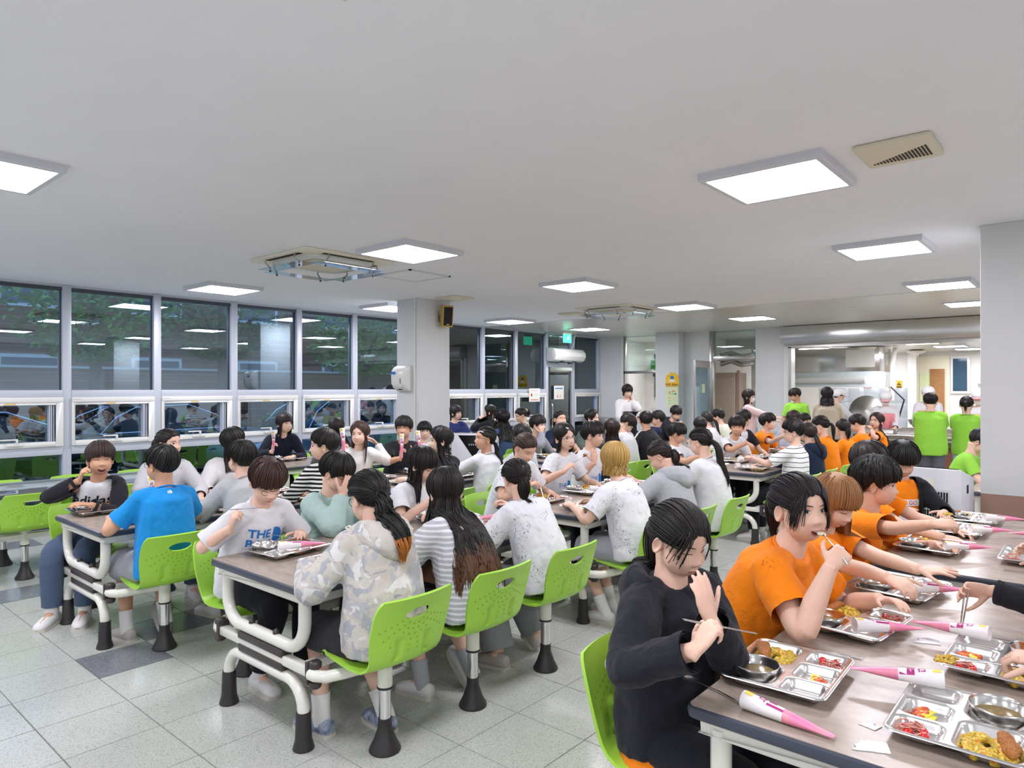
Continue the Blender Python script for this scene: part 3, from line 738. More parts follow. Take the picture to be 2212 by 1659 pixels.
# ---- cloth materials ---------------------------------------------------
def cloth(name, col, pat=None, col2=None, scale=1, rough=.88, fold=1.0):
    k = 'cloth_'+name
    if k in MT: return MT[k]
    m = bpy.data.materials.new(k); m.use_nodes = True; nt = m.node_tree; b = nt.nodes['Principled BSDF']
    b.inputs['Roughness'].default_value = rough; b.inputs['Specular IOR Level'].default_value = .2; b.inputs['Sheen Weight'].default_value = .08
    b.inputs['Base Color'].default_value = lin(col)
    tc = node(nt, 'ShaderNodeTexCoord'); L = nt.links.new
    def ramp(fac, stops, const=True):
        r = node(nt, 'ShaderNodeValToRGB'); e = r.color_ramp.elements
        if const: r.color_ramp.interpolation = 'CONSTANT'
        e[0].position, e[0].color = stops[0][0], lin(stops[0][1]); e[1].position, e[1].color = stops[1][0], lin(stops[1][1])
        for p, c in stops[2:]: x = e.new(p); x.color = lin(c)
        L(fac, r.inputs[0]); return r.outputs[0]
    def noi(sc, det=2, dist=0, off=0):
        n = node(nt, 'ShaderNodeTexNoise', i_Scale=sc, i_Detail=det, i_Distortion=dist)
        mp = node(nt, 'ShaderNodeMapping'); mp.inputs['Location'].default_value = (off, off*.7, off*1.3); L(tc.outputs['Object'], mp.inputs[0]); L(mp.outputs[0], n.inputs['Vector']); return n.outputs['Fac']
    if pat == 'stripe':
        sx = node(nt, 'ShaderNodeSeparateXYZ'); L(tc.outputs['Object'], sx.inputs[0])
        nn = noi(6, 2); ad = node(nt, 'ShaderNodeMath', operation='MULTIPLY_ADD'); ad.inputs[1].default_value = .02; L(nn, ad.inputs[0]); L(sx.outputs['Z'], ad.inputs[2])
        mu = node(nt, 'ShaderNodeMath', operation='MULTIPLY'); mu.inputs[1].default_value = scale; L(ad.outputs[0], mu.inputs[0])
        fr = node(nt, 'ShaderNodeMath', operation='FRACT'); L(mu.outputs[0], fr.inputs[0])
        L(ramp(fr.outputs[0], [(0, col), (col2[1], col2[0])]), b.inputs['Base Color'])
    elif pat == 'camo':
        c1 = ramp(noi(9, 3, .6), [(0, col), (.50, 'BFB9B0'), (.58, 'AFB0B4'), (.66, 'CFCECC')])
        c2 = ramp(noi(11, 3, .8, 3.1), [(0, '000000'), (.56, 'FFFFFF')]); c3 = ramp(noi(12, 3, .8, 7.7), [(0, '000000'), (.60, 'FFFFFF')])
        m1 = node(nt, 'ShaderNodeMixRGB'); L(c2, m1.inputs[0]); L(c1, m1.inputs[1]); m1.inputs[2].default_value = lin('A6A8AD')
        m2 = node(nt, 'ShaderNodeMixRGB'); L(c3, m2.inputs[0]); L(m1.outputs[0], m2.inputs[1]); m2.inputs[2].default_value = lin('D5D4D2'); L(m2.outputs[0], b.inputs['Base Color'])
    elif pat == 'scribble':
        n1 = noi(26, 1, 1.5); n2 = noi(7, 1, 0, 5.0)
        s1 = node(nt, 'ShaderNodeMath', operation='SUBTRACT'); s1.inputs[1].default_value = .5; L(n1, s1.inputs[0])
        ab = node(nt, 'ShaderNodeMath', operation='ABSOLUTE'); L(s1.outputs[0], ab.inputs[0])
        lt = node(nt, 'ShaderNodeMath', operation='LESS_THAN'); lt.inputs[1].default_value = .010*scale; L(ab.outputs[0], lt.inputs[0])
        gt = node(nt, 'ShaderNodeMath', operation='GREATER_THAN'); gt.inputs[1].default_value = .54 if scale > .8 else .63; L(n2, gt.inputs[0])
        mu = node(nt, 'ShaderNodeMath', operation='MULTIPLY'); L(lt.outputs[0], mu.inputs[0]); L(gt.outputs[0], mu.inputs[1])
        mx = node(nt, 'ShaderNodeMixRGB'); mx.inputs[1].default_value = lin(col); mx.inputs[2].default_value = lin(col2 or '55585F'); L(mu.outputs[0], mx.inputs[0]); L(mx.outputs[0], b.inputs['Base Color'])
    n = noi(14, 3, .6); bp = node(nt, 'ShaderNodeBump', i_Strength=.35*fold, i_Distance=.02); L(n, bp.inputs['Height'])
    n2 = noi(500, 1); bp2 = node(nt, 'ShaderNodeBump', i_Strength=.08, i_Distance=.002); L(n2, bp2.inputs['Height']); L(bp.outputs[0], bp2.inputs['Normal']); L(bp2.outputs[0], b.inputs['Normal'])
    MT[k] = m; return m
for nm, c in (('skin_a', 'E6BEA8'), ('skin_b', 'E0B59D'), ('skin_c', 'D2A184'), ('skin_d', 'E8C3AC')): mat(nm, c, .5, spec=.35, noise_amt=.05, noise_scale=25, sub=.08)
mat('lip', 'C4766C', .4); mat('eye_white', 'EDEAE6', .3); mat('iris', '1D1410', .15); mat('mouth_dark', '5A1F1C', .5); mat('tooth', 'F1EEE6', .3)
mat('sock_white', 'E6E6E4', .9, bump=.2, bump_scale=120); mat('sock_grey', 'A8ACB2', .9); mat('shoe_white', 'DEDEDC', .5); mat('shoe_grey', 'B9B4AD', .6); mat('shoe_blue', 'B8C2D6', .6, col2='5C6885', noise_scale=25); mat('shoe_sole', 'CFC9BE', .7); mat('lens_frame', '2B2320', .3, .3); mat('wire_frame', '9A8F86', .25, .8)
# ---- limbs ------------------------------------------------------------
def ik(S, W, l1, l2, pole):
    d = W-S; L = d.length; mx = (l1+l2)*.995
    if L > mx: d = d*(mx/L); W = S+d; L = mx
    L = max(L, abs(l1-l2)+.01); u = d.normalized(); a = (l1*l1-l2*l2+L*L)/(2*L); h = math.sqrt(max(l1*l1-a*a, 0))
    p = Vector(pole); p = p-u*p.dot(u); p = p.normalized() if p.length > 1e-4 else u.orthogonal()
    return S+u*a+p*h, W
def smooth_path(pts, rad, n=4):
    """Catmull-Rom through joints with radii"""
    P = [pts[0]*2-pts[1]]+list(pts)+[pts[-1]*2-pts[-2]]; out = []; ro = []
    for i in range(1, len(P)-2):
        for k in range(n):
            t = k/n; p0, p1, p2, p3 = P[i-1:i+3]
            out.append(.5*((2*p1)+(p2-p0)*t+(2*p0-5*p1+4*p2-p3)*t*t+(3*p1-p0-3*p2+p3)*t*t*t)); ro.append(rad[i-1]*(1-t)+rad[i]*t)
    out.append(pts[-1]); ro.append(rad[-1]); return out, ro
def add_hand(b, W, f, p, side, curl, sc, lod, spread=.0, thumb=.5):
    f = nz(f); p = Vector(p); p = nz(p-f*p.dot(f)); l = f.cross(p) if side > 0 else p.cross(f)
    n = (5, 6, 9)[lod]; c = curl if isinstance(curl, (list, tuple)) else [curl]*4
    rings = []
    for s, wd, tk, dp in ((-.03, .021, .017, 0), (0, .024, .0165, 0), (.025, .033, .0155, .001), (.055, .038, .014, .002), (.078, .037, .0115, .002), (.086, .034, .0085, .003)):
        m = (8, 10, 14)[lod]
        rings.append([W+f*(s*sc)+l*(wd*sc*math.cos(2*PI*k/m))+p*(tk*sc*math.sin(2*PI*k/m)+dp) for k in range(m)])
    b.loft(rings)
    for i in range(4):
        off = (.0275, .0095, -.0085, -.0255)[i]; ln = (.066, .074, .069, .054)[i]*sc; r = (.0088, .009, .0086, .0076)[i]*sc
        q = W+f*((.076, .081, .078, .070)[i]*sc)+l*(off*sc); fan = spread*(off/.027)
        d = (f+l*fan).normalized(); ang = 0; pts = [q-d*.015*sc, q]; rr = [r*1.05, r*1.05]
        for seg, bend in ((.45, 62), (.32, 80), (.25, 55)):
            ang += math.radians(bend)*c[i]; dd = d*math.cos(ang)+p*math.sin(ang); q = q+dd*(ln*seg)
            pts.append(q); rr.append(r*(.95 if seg > .4 else .88 if seg > .3 else .72))
        b.tube(pts, rr, n, round_end=2)
    q = W+f*(.018*sc)+l*(.022*sc)+p*(.004*sc); d = nz(f*.62+l*.72+p*.22); pts = [q-d*.01*sc, q]; rr = [.0125*sc, .0125*sc]
    for seg, mixf in ((.042, 0), (.030, .35), (.026, .55)):
        d = nz(d*(1-thumb*mixf*.8)+(f*.8-l*.2+p*.55)*thumb*mixf); q = q+d*(seg*sc); pts.append(q); rr.append(.0105*sc if seg > .04 else .0095*sc if seg > .028 else .0075*sc)
    b.tube(pts, rr, n, round_end=2)
    return W+f*(.085*sc)+l*(.03*sc)+p*(.03*sc)
def cut_open(me, cuts):
    bm = bmesh.new(); bm.from_mesh(me)
    for c, d, rad in cuts:
        fs = [f for f in bm.faces if (f.calc_center_median()-c).length < rad and (f.calc_center_median()-c).dot(d) > -.05]
        geom = list({v for f in fs for v in f.verts})+list({e for f in fs for e in f.edges})+fs
        bmesh.ops.bisect_plane(bm, geom=geom, plane_co=c, plane_no=d, clear_outer=True)
    bm.to_mesh(me); bm.free()
def wrinkle(me, amp, sc, seed):
    n = len(me.vertices); co = np.empty(n*3); me.vertices.foreach_get('co', co); co = co.reshape(-1, 3)
    no = np.empty(n*3); me.vertices.foreach_get('normal', no); no = no.reshape(-1, 3); o = Vector((seed*3.1, seed*1.7, seed*2.3))
    dv = np.array([noise.noise(Vector((c[0]*sc, c[1]*sc, c[2]*sc*.55))+o)+.6*abs(noise.noise(Vector((c[0]*sc*2.1, c[1]*sc*2.1, c[2]*sc*1.2))+o)) for c in co])
    me.vertices.foreach_set('co', (co+no*(dv*amp)[:, None]).ravel()); me.update()
def finish(me, name, m, parent):
    me.name = name; me.materials.clear(); me.materials.append(m)
    me.polygons.foreach_set('use_smooth', [True]*len(me.polygons)); return link(name, me, parent)
def project(me, bvh, M, dirv, lift=.0022):
    """press a flat text mesh onto a garment"""
    bm = bmesh.new(); bm.from_mesh(me); bmesh.ops.triangulate(bm, faces=bm.faces)
    for _ in range(3):
        es = [e for e in bm.edges if e.calc_length() > .012]
        if not es: break
        bmesh.ops.subdivide_edges(bm, edges=es, cuts=1); bmesh.ops.triangulate(bm, faces=bm.faces)
    for v in bm.verts:
        q = M @ v.co; h = bvh.ray_cast(q, dirv, .6); v.co = (h[0]-dirv*lift) if h[0] is not None else q+dirv*.25
    bm.to_mesh(me); bm.free()
PEOPLE = {}
def person(label, hip, rot, head, hyaw, pitch=0, roll=0, hs=1.0, bs=1.0, hair=None, top=None, bottom=None, R='rest', L='rest', lod=1, seated=True, skin='skin_a', face=None, glasses=None, extras=(), feet=None, rnd=1.0, hipz=None, lean=None, shoes='shoe_white', sock='sock_white', seed=None, group='people in the canteen', legs=True):
    rng = random.Random(hash_(label) if seed is None else seed)
    root = thing('person', label, 'person', (hip[0], hip[1], 0), math.radians(rot), group)
    Rz = Matrix.Rotation(-math.radians(rot), 3, 'Z'); toL = lambda p: Rz @ (Vector(p)-Vector((hip[0], hip[1], 0)))
    toLd = lambda p: Rz @ Vector(p)
    hair = hair or {}; top = top or {}; bottom = bottom or {}; face = face or {}
    Cn = toL(head); Rh = Matrix.Rotation(math.radians(hyaw-rot), 3, 'Z') @ Matrix.Rotation(math.radians(roll), 3, 'Y') @ Matrix.Rotation(-math.radians(pitch), 3, 'X')
    Mh = Matrix.Translation(Cn) @ Rh.to_4x4() @ Matrix.Scale(hs, 4)
    hz = hipz if hipz else (.505 if seated else .84*bs)
    H = Vector((0, 0, hz)); sk = Cn+Rh @ Vector((0,-.022,-.055))*hs
    up = (sk-H).normalized(); nd = (Vector((0,0,1))*.35+up*.65).normalized(); N = sk-nd*(.085*hs)
    if seated: ctrl = H*.55+N*.45+Vector((0, -.045, .03))
    else: ctrl = (H+N)/2+Vector((0, -.01, 0))
    def spine(q):
        return H*(1-q)**2+ctrl*(2*q*(1-q))+N*q*q if q >= 0 else H+(H-ctrl).normalized()*(-q*.45)
    def spt(q): return (spine(min(1, q+.04))-spine(max(0, q-.04))).normalized()
    fat = top.get('fat', 1.0)*bs
    tw = math.radians(top.get('twist', 0)); X = Vector((math.cos(tw), math.sin(tw), 0))
    sw = .142*bs*top.get('sw', 1)
    sh = {}
    tN = spt(.95)
    for s in (-1, 1): sh[s] = N-tN*(.066*bs)+X*(s*sw)+Vector((0, .012, 0))
    l1, l2 = .255*bs, .225*bs
    def preset(s, a):
        if isinstance(a, dict): d = dict(a)
        else: d = {'p': a}
        k = d.get('p', 'rest'); o = {}
        fw = lambda x, y, z: Vector((s*x, y, z))
        if 'w' in d: o['w'] = toL(d['w'])
        elif 'l' in d: o['w'] = fw(*d['l'])
        elif k == 'rest': o['w'] = fw(.15, .40, .775)
        elif k == 'eat': o['w'] = fw(.13, .37, .87)
        elif k == 'lap': o['w'] = fw(.11, .26, .60)
        elif k == 'mouth': o['w'] = Cn+Rh @ Vector((s*.05, .17, -.12))*hs
        elif k == 'forehead': o['w'] = Cn+Rh @ Vector((s*.075, .125, -.075))*hs; d.setdefault('fl', Rh @ Vector((-s*.35, -.1, .9))); d.setdefault('pl', Rh @ Vector((-s*.5, -.8, 0)))
        elif k == 'cheek': o['w'] = Cn+Rh @ Vector((s*.08, .07, -.14))*hs
        elif k == 'cone': o['w'] = fw(.13, .33, .93)
        elif k == 'down': o['w'] = fw(.20, .04, hz-.02)
        elif k == 'serve': o['w'] = fw(.14, .34, .98*bs)
        else: o['w'] = fw(.15, .38, .78)
        o['curl'] = d.get('curl', {'rest': .35, 'eat': .62, 'cone': .7, 'cheek': .3, 'mouth': .6, 'down': .35, 'lap': .3, 'serve': .5}.get(k, .4))
        o['pole'] = d.get('pole', (s*.75, -.25, -.75)); o['f'] = d.get('f'); o['pn'] = d.get('pn'); o['fl'] = d.get('fl'); o['pl'] = d.get('pl'); o['k'] = k; o['spread'] = d.get('spread', .08); o['thumb'] = d.get('thumb', .6)
        return o
    arms = {1: preset(1, R), -1: preset(-1, L)}
    body = MB(); add_head(body, Mh, rnd, lod)
    nn = (8, 12, 18)[lod]
    nk, nr = smooth_path([sk+nd*.02*hs, (sk+N)/2, N-tN*.05], [.052*hs, .049*hs, .062*bs], 3); body.tube(nk, nr, nn)
    tors = [(-.02,.13,.09),(.15,.132,.092),(.4,.118,.086),(.65,.135,.092),(.85,.128,.078),(.97,.07,.055)]
    def ring(q, a, b_, n=16, dz=0):
        c = spine(q); t = spt(max(q, 0)); f = X.cross(t)*-1; f = t.cross(X); f.normalize()
        return [c+X*(a*math.cos(2*PI*k/n))+f*(b_*math.sin(2*PI*k/n)) for k in range(n)]
    body.loft([ring(q, a*fat, b_*fat, 12) for q, a, b_ in tors])
    info = {'root': root, 'head': Mh, 'toL': toL}
    sleeve_job = MB(); cuts = []
    ease = top.get('ease', .022)
    slv = top.get('sleeve', .72)     # 0..1 upper arm, 1..2 forearm
    for s in (-1, 1):
        A = arms[s]; S = sh[s]; E, W = ik(S, A['w'], l1, l2, A['pole'])
        fd = toLd(A['f']) if A['f'] else nz((W-E).normalized()*.8+Vector((-s*.12, .5, -.1))*(.6 if A['k'] in ('rest', 'eat') else .2))
        pn = toLd(A['pn']) if A['pn'] else (Vector((-s*.35, .1, -1)) if A['k'] in ('rest', 'eat', 'serve') else Vector((-s*1, .25, -.1)))
        if A['fl'] is not None: fd, pn = A['fl'], A['pl']
        pts, rr = smooth_path([S, S*.55+E*.45, E, E*.55+W*.45, W], [.046*bs*fat**.5, .041*bs*fat**.5, .036*bs*fat**.4, .034*bs*fat**.4, .0235*bs], (2, 3, 5)[lod])
        hb = MB() if lod == 2 else body
        hb.tube(pts, rr, nn)
        pinch = add_hand(hb, W, fd, pn, s, A['curl'], .92*bs**.5*top.get('hand', 1), lod, A['spread'], A['thumb'])
        if lod == 2:
            hm = remesh(hb, .0054, 2, .4); o = len(body.v)
            body.v += [tuple(v.co) for v in hm.vertices]; body.f += [tuple(i+o for i in f.vertices) for f in hm.polygons]; body.m += [0]*len(hm.polygons); bpy.data.meshes.remove(hm)
        info['pinch', s] = pinch; info['wrist', s] = W; info['hdir', s] = fd; info['elbow', s] = E
        # sleeve
        r0 = .046*bs*fat**.5+ease*.62
        S0 = N-tN*(.03*bs)+X*(s*.05); Sx = S+X*(s*.004)
        if slv <= 1:
            end = S.lerp(E, slv); ex_ = S.lerp(E, min(1.25, slv+.16)) if slv < .85 else E+(E-S).normalized()*.05
            sleeve_job.tube([S0, S0.lerp(Sx, .6)-Vector((0,0,.006)), Sx, S.lerp(E, slv*.5), end, ex_], [.045*bs, .054*bs+ease*.4, r0*.98, r0, r0*1.0+.002, r0*1.0+.002], 14)
            cuts.append((end, (E-S).normalized(), .12))
        else:
            k = slv-1; end = E.lerp(W, k); q, r2 = smooth_path([S, S.lerp(E, .5), E, E.lerp(W, .5), end+(W-E)*.12], [r0, r0*.95, r0*.86, r0*.78, r0*.66], 4)
            sleeve_job.tube([S0, S0.lerp(Sx, .6)]+q, [.045*bs, .055*bs+ease*.4]+r2, 14); cuts.append((end, (W-E).normalized(), .075))
            info['cuff', s] = (end, (W-E).normalized(), r0*.69)
    # legs
    lj = {}
    if legs:
        fo = feet or {}
        for s in (-1, 1):
            hj = Vector((s*.085*bs, .02 if seated else 0, hz))
            if seated:
                df = fo.get(s, (.0, .0)); kn = Vector((s*(.10+df[1]*.4), .385*bs, .475)); an = Vector((s*(.10+df[1]), .385*bs+df[0], .085+max(0, (df[2] if len(df) > 2 else 0))))
            else:
                kn = Vector((s*.092*bs, .02, hz*.53)); an = Vector((s*.095*bs, -.01, .085))
            lj[s] = (hj, kn, an)
            pts, rr = smooth_path([hj, hj.lerp(kn, .5), kn, kn.lerp(an, .35), kn.lerp(an, .75), an], [.075*fat, .068*fat, .052*bs, .05*bs, .037*bs, .034*bs], (2, 3, 4)[lod]); body.tube(pts, rr, nn)
            ft = nz((0.12*s, 1, 0)) if seated else Vector((.1*s, 1, 0)).normalized()
            body.tube([an+Vector((0,0,-.005)), an+ft*.04+Vector((0,0,-.03)), an+ft*.13+Vector((0,0,-.05))], [.034*bs, .034*bs, .022*bs], 8)
    bo = body.build('body', MT[skin], root, angle=0)
    # ---- top garment
    vox = (.021, .0145, .0098)[lod]
    tj = MB(); e = ease
    hem = top.get('hem', -.10)
    secs = [(hem,.142,.108),(0,.145,.108),(.2,.14,.10),(.42,.132,.097),(.65,.142,.102),(.82,.138,.09),(.92,.105,.072),(.985,.066*1.0,.058)]
    tj.loft([ring(q, a*fat+e*(1.25 if q < .5 else .8 if q < .9 else .25), b_*fat+e*(1.2 if q < .5 else .8 if q < .9 else .25), 24) for q, a, b_ in secs]); tj.merge(sleeve_job)
    if top.get('hood'):
        hc = N-tN*.01
        f = tN.cross(X).normalized()
        tj.tube([hc+X*(.115*math.cos(a))*bs+f*(.10*math.sin(a))*bs+tN*(.01-.03*math.sin(a)) for a in np.linspace(-.2, PI+.2, 13)[::-1] for _ in (0,)], [.03]*13, 10) if top['hood'] == 2 else None
    me = remesh(tj, vox, 5, .55); cut_open(me, cuts); wrinkle(me, (.006, .007, .009)[lod]*top.get('wr', 1), 11, rng.random()*9)
    tm = top.get('mat') or cloth('white_tee', 'E9E9EA')
    inner = None
    if top.get('vest'):
        bm = bmesh.new(); bm.from_mesh(me); dead = []; ow = top.get('open', .07)
        for f in bm.faces:
            c = f.calc_center_median(); best = min(((c-spine(q)).length, q) for q in (0, .15, .3, .45, .6, .72, .84, .92, 1.0)); q = best[1]; fd_ = spt(q).cross(X); fd_ = fd_ if fd_.y > 0 else -fd_; rel = c-spine(q)
            if rel.dot(fd_) > .02 and abs(rel.dot(X)) < ow*(1.25-.45*q): dead.append(f)
        bmesh.ops.delete(bm, geom=dead, context='FACES'); bm.to_mesh(me); bm.free()
        ib = MB(); ib.loft([ring(q, (a*fat+e*.55)*.97, (b_*fat+e*.55)*.97, 28) for q, a, b_ in [(hem,.142,.108),(0,.145,.108),(.1,.143,.105),(.2,.14,.10),(.3,.136,.098),(.42,.132,.097),(.55,.137,.1),(.65,.142,.102),(.75,.141,.097),(.82,.138,.09),(.92,.105,.072),(.985,.068,.060)]])
        im = ib.mesh('inner', tm, angle=0); inner = link(top.get('iname', 't_shirt'), im, root); ime = im; tm_inner = tm; tm = top['vest']
    so = finish(me, top.get('name', 't_shirt') if not inner else 'open_jacket', tm, root)
    if top.get('lab'): so['label'] = top['lab']
    bvh = None
    def get_bvh():
        bm = bmesh.new(); bm.from_mesh(ime if inner else me); t = BVHTree.FromBMesh(bm); bm.free(); return t
    if hair.get('L') or hair.get('tie') or top.get('print') or extras: bvh = get_bvh()
    # neckline rib
    if lod > 0 and top.get('collar', 1):
        f = tN.cross(X).normalized(); cc = N-tN*.012
        MB().tube([cc+X*(.068*bs*math.cos(a))+f*(.063*bs*math.sin(a))+tN*(-.014*math.sin(a)) for a in np.linspace(0, 2*PI, 21)[:-1]], [(.009, .0055)]*20, 6, closed=True).build('neckband', tm_inner if inner else tm, inner or so)
    if top.get('hood'):
        f = tN.cross(X).normalized(); hb = MB(); rings = []
        for a in np.linspace(-.35, PI+.35, 15):
            sn = max(0, math.sin(a)); fb = f if f.y < 0 else -f; c = N-tN*.02+X*(.12*bs*math.cos(a))+fb*((.105+ease*.8)*bs*sn-.015)+tN*(.012-.075*sn**2); th_ = .02+.04*sn
            rings.append([c+nz(X*math.cos(a)+fb*sn)*(th_*math.cos(t))+tN*(th_*1.5*math.sin(t)) for t in np.linspace(0, 2*PI, 10, endpoint=False)])
        hb.loft(rings); hm = remesh(hb, .012 if lod < 2 else .008, 3); wrinkle(hm, .008, 14, rng.random()*5); finish(hm, 'hood', tm, so); hood_me = hm
    if slv > 1 and top.get('cuff', 1) and lod > 0:
        for s in (-1, 1):
            c, d, r = info['cuff', s]; MB().tube([c-d*.022, c-d*.01, c], [r*1.0, r*1.04, r*.98], 14, cap=False).build('cuff', top.get('cuffmat') or tm, so)
    # ---- trousers
    if legs:
        bj = MB(); le = bottom.get('ease', .02); ln = bottom.get('len', 1.9); cuts2 = []
        if seated: bj.loft([ring(q, a*fat+le, b_*fat+le, 16) for q, a, b_ in ((-.12,.125,.10),(-.02,.138,.105),(.12,.13,.098),(.2,.12,.09))])
        else: bj.loft([ring(q, a*fat+le, b_*fat+le, 16) for q, a, b_ in ((-.16,.12,.09),(-.02,.138,.105),(.12,.13,.098),(.25,.12,.09))])
        wl = bottom.get('wide', 1)
        for s in (-1, 1):
            hj, kn, an = lj[s]
            if ln <= 1.15:
                end = hj.lerp(kn, min(ln, 1)); q, r2 = smooth_path([hj, hj.lerp(kn, .5*ln), end, end+(kn-hj).normalized()*.05], [.078*fat+le, .076*fat+le, (.066*bs+le)*wl, (.066*bs+le)*wl], 3); bj.tube(q, r2, 14); cuts2.append((end, (kn-hj).normalized(), .12))
            else:
                end = kn.lerp(an, ln-1); q, r2 = smooth_path([hj, hj.lerp(kn, .5), kn, kn.lerp(end, .5), end, end+(an-kn).normalized()*.04], [.078*fat+le, .07*fat+le, .056*bs+le, (.052*bs+le)*wl, (.044*bs+le)*wl, (.044*bs+le)*wl], 3); bj.tube(q, r2, 14); cuts2.append((end, (an-kn).normalized(), .12))
        bme = remesh(bj, vox*1.75, 3); cut_open(bme, cuts2); wrinkle(bme, .006, 10, rng.random()*9)
        finish(bme, bottom.get('name', 'trousers' if ln > 1.2 else 'shorts'), bottom.get('mat') or cloth('black_trousers', '22232A'), root)
        for s in (-1, 1):
            hj, kn, an = lj[s]; toe = nz((.12*s, 1, 0)); sd = nz((an-kn)); 
            tilt = (fo.get(s) or (0, 0, 0, 0)); ta = math.radians(tilt[3] if len(tilt) > 3 else 0)
            Ms = Matrix.Translation(an) @ Matrix.Rotation(-.12*s, 4, 'Z') @ Matrix.Rotation(-ta, 4, 'X') @ Matrix.Translation((0,0,-.085))
            sb = MB(); secsS = [(-.068,.022,.015,.07),(-.06,.034,.0,.08),(-.02,.042,.0,.086),(.03,.045,.0,.088),(.08,.049,.0,.078),(.13,.049,.0,.062),(.165,.039,.004,.046),(.182,.016,.010,.03)]
            rings = []
            for yy, hw, z0, z1 in secsS:
                rings.append([(hw*math.cos(t)*(1 if math.sin(t) > -.5 else .92), yy, z0+(z1-z0)*(.5+.5*math.sin(t)) if math.sin(t) > -.6 else z0) for t in np.linspace(0, 2*PI, 14, endpoint=False)])
            sb.loft(rings, 0, True, True, Ms @ Matrix.Scale(bs, 4)); shoe = sb.build('shoe', MT[shoes], root, angle=60)
            if lod > 0:
                MB().prism([(x*.047*bs*(.8+.2*math.cos(0)), y) for x, y in ()] or [(hw*1.06*bs*sx, yy*bs) for sx, lst in ((1, secsS), (-1, secsS[::-1])) for yy, hw, _, _ in lst], -.002, .016, 'z', 0, Ms).build('sole', MT['shoe_sole'], shoe)
            if ln < 1.95 and sock:
                c = an+Vector((0,0,-.01)); u2 = (kn-an).normalized(); MB().tube([c-u2*.03, c, c+u2*.06, c+u2*.115], [.043*bs, .043*bs, .043*bs, .046*bs], 12).build('sock', MT[sock], root)
    # ---- hair
    if hair.get('k') != 'none':
        if top.get('hood') and bvh is not None:
            bm = bmesh.new(); bm.from_mesh(me); bm.from_mesh(hood_me); bvh = BVHTree.FromBMesh(bm); bm.free()
        hb = build_hair(Mh, Rh.transposed(), hair, rnd, lod, rng, bvh if (hair.get('L') or hair.get('tie')) else None)
        ho = hb.build('hair', [hair_mat(hair.get('col', '17130F')), hair_mat(hair.get('tip', hair.get('col', '17130F')))], root, angle=0, fixn=lod > 0)
        if hair.get('tie') and hair.get('band', 1):
            pl = nz(hair['tie']); c = Mh @ (pl*(float(head_r(np.array(pl)[None], rnd)[0])+hair.get('th', .017)*.6)); od = (Rh @ pl)
            s1 = od.orthogonal().normalized(); s2 = od.cross(s1); rr = hair.get('tr', .026)*.62*hs
            MB().tube([c+s1*(rr*math.cos(a))+s2*(rr*math.sin(a)) for a in np.linspace(0, 2*PI, 13)[:-1]], .005*hair.get('bandr', 1), 6, closed=True).build('hair_tie', mat(hair.get('bandm', 'hair_tie_black'), hair.get('bandc', '1B1A1C'), .7), ho)
    # ---- face
    if not face.get('none'):
        facial(root, Mh, rnd, lod, face, hair.get('col', '17130F'))
    if glasses:
        gb = MB(); gr = .022 if glasses != 'small' else .018; n = (10, 14, 24)[lod]
        for sx in (-1, 1):
            c = Vector((sx*.031, float(face_y(np.array([.031]), np.array([.0]), rnd)[0])+.014, -.002))
            gb.tube([Mh @ (c+Vector((gr*1.08*math.cos(a), -.25*abs(gr*math.cos(a))*(1 if math.cos(a)*sx > 0 else 0), gr*.92*math.sin(a)))) for a in np.linspace(0, 2*PI, n, endpoint=False)], .0011*(1.5 if lod < 2 else 1.1), 5, closed=True)
            gb.tube([Mh @ Vector((sx*(.031+gr), c.y-.006, .004)), Mh @ Vector((sx*.073, .03, .006)), Mh @ Vector((sx*.0765, -.012, .004))], .0012*(1.4 if lod < 2 else 1), 5)
        gb.tube([Mh @ Vector((-.0095, c.y+.001, .003)), Mh @ Vector((0, c.y+.004, .006)), Mh @ Vector((.0095, c.y+.001, .003))], .0012*(1.4 if lod < 2 else 1), 5)
        gb.build('glasses', MT['lens_frame' if glasses != 'wire' else 'wire_frame'], root, angle=0)
    # prints
    for pr_ in top.get('print', ()):
        s, size, dx, dz, mname, back = pr_[:6]; bold = pr_[6] if len(pr_) > 6 else 0; lift = pr_[7] if len(pr_) > 7 else .0022
        q = .62; c = spine(q); t = spt(q); f = t.cross(X).normalized()*-1; f = X.cross(t)*-1
        f = t.cross(X).normalized()
        if f.y < 0: f = -f
        fr = f if not back else -f; xr = X if not back else -X
        org = c+t*dz+xr*(-dx if not back else dx)*1.0+fr*.30
        # text plane axes: right seen by a viewer facing the print
        ax = -xr if not back else -xr
        Mx = Matrix.Translation(org) @ Matrix((tuple(ax), tuple(t), tuple(ax.cross(t)))).transposed().to_4x4()
        tme = text_mesh(s, size, 0, 'CENTER', bold) if isinstance(s, str) else s.mesh('p', MT[mname], fixn=False, smooth=False)
        project(tme, bvh, Mx, -fr, lift); tme.materials.clear(); tme.materials.append(MT[mname]); link('print', tme, inner or so)
    info.update(spine=spine, spt=spt, X=X, N=N, bvh=bvh, shirt=so, rng=rng, C=Cn, Rh=Rh, bs=bs, hs=hs, rnd=rnd, world=lambda p: Matrix.Rotation(math.radians(rot), 3, 'Z') @ Vector(p)+Vector((hip[0], hip[1], 0)), rot=rot)
    PEOPLE[label] = info
    return info
def hash_(s):
    h = 7
    for c in s: h = (h*31+ord(c)) % 1000003
    return h
def patch(xs, zs_lo, zs_hi, rnd, M, off, nz_=5, bulge=0):
    rows = []
    for k in range(nz_):
        t = k/(nz_-1); z = np.array(zs_lo)*(1-t)+np.array(zs_hi)*t; y = face_y(np.array(xs), z, rnd)+off+bulge*4*t*(1-t)
        rows.append([M @ Vector((xs[i], y[i], z[i])) for i in range(len(xs))])
    return rows
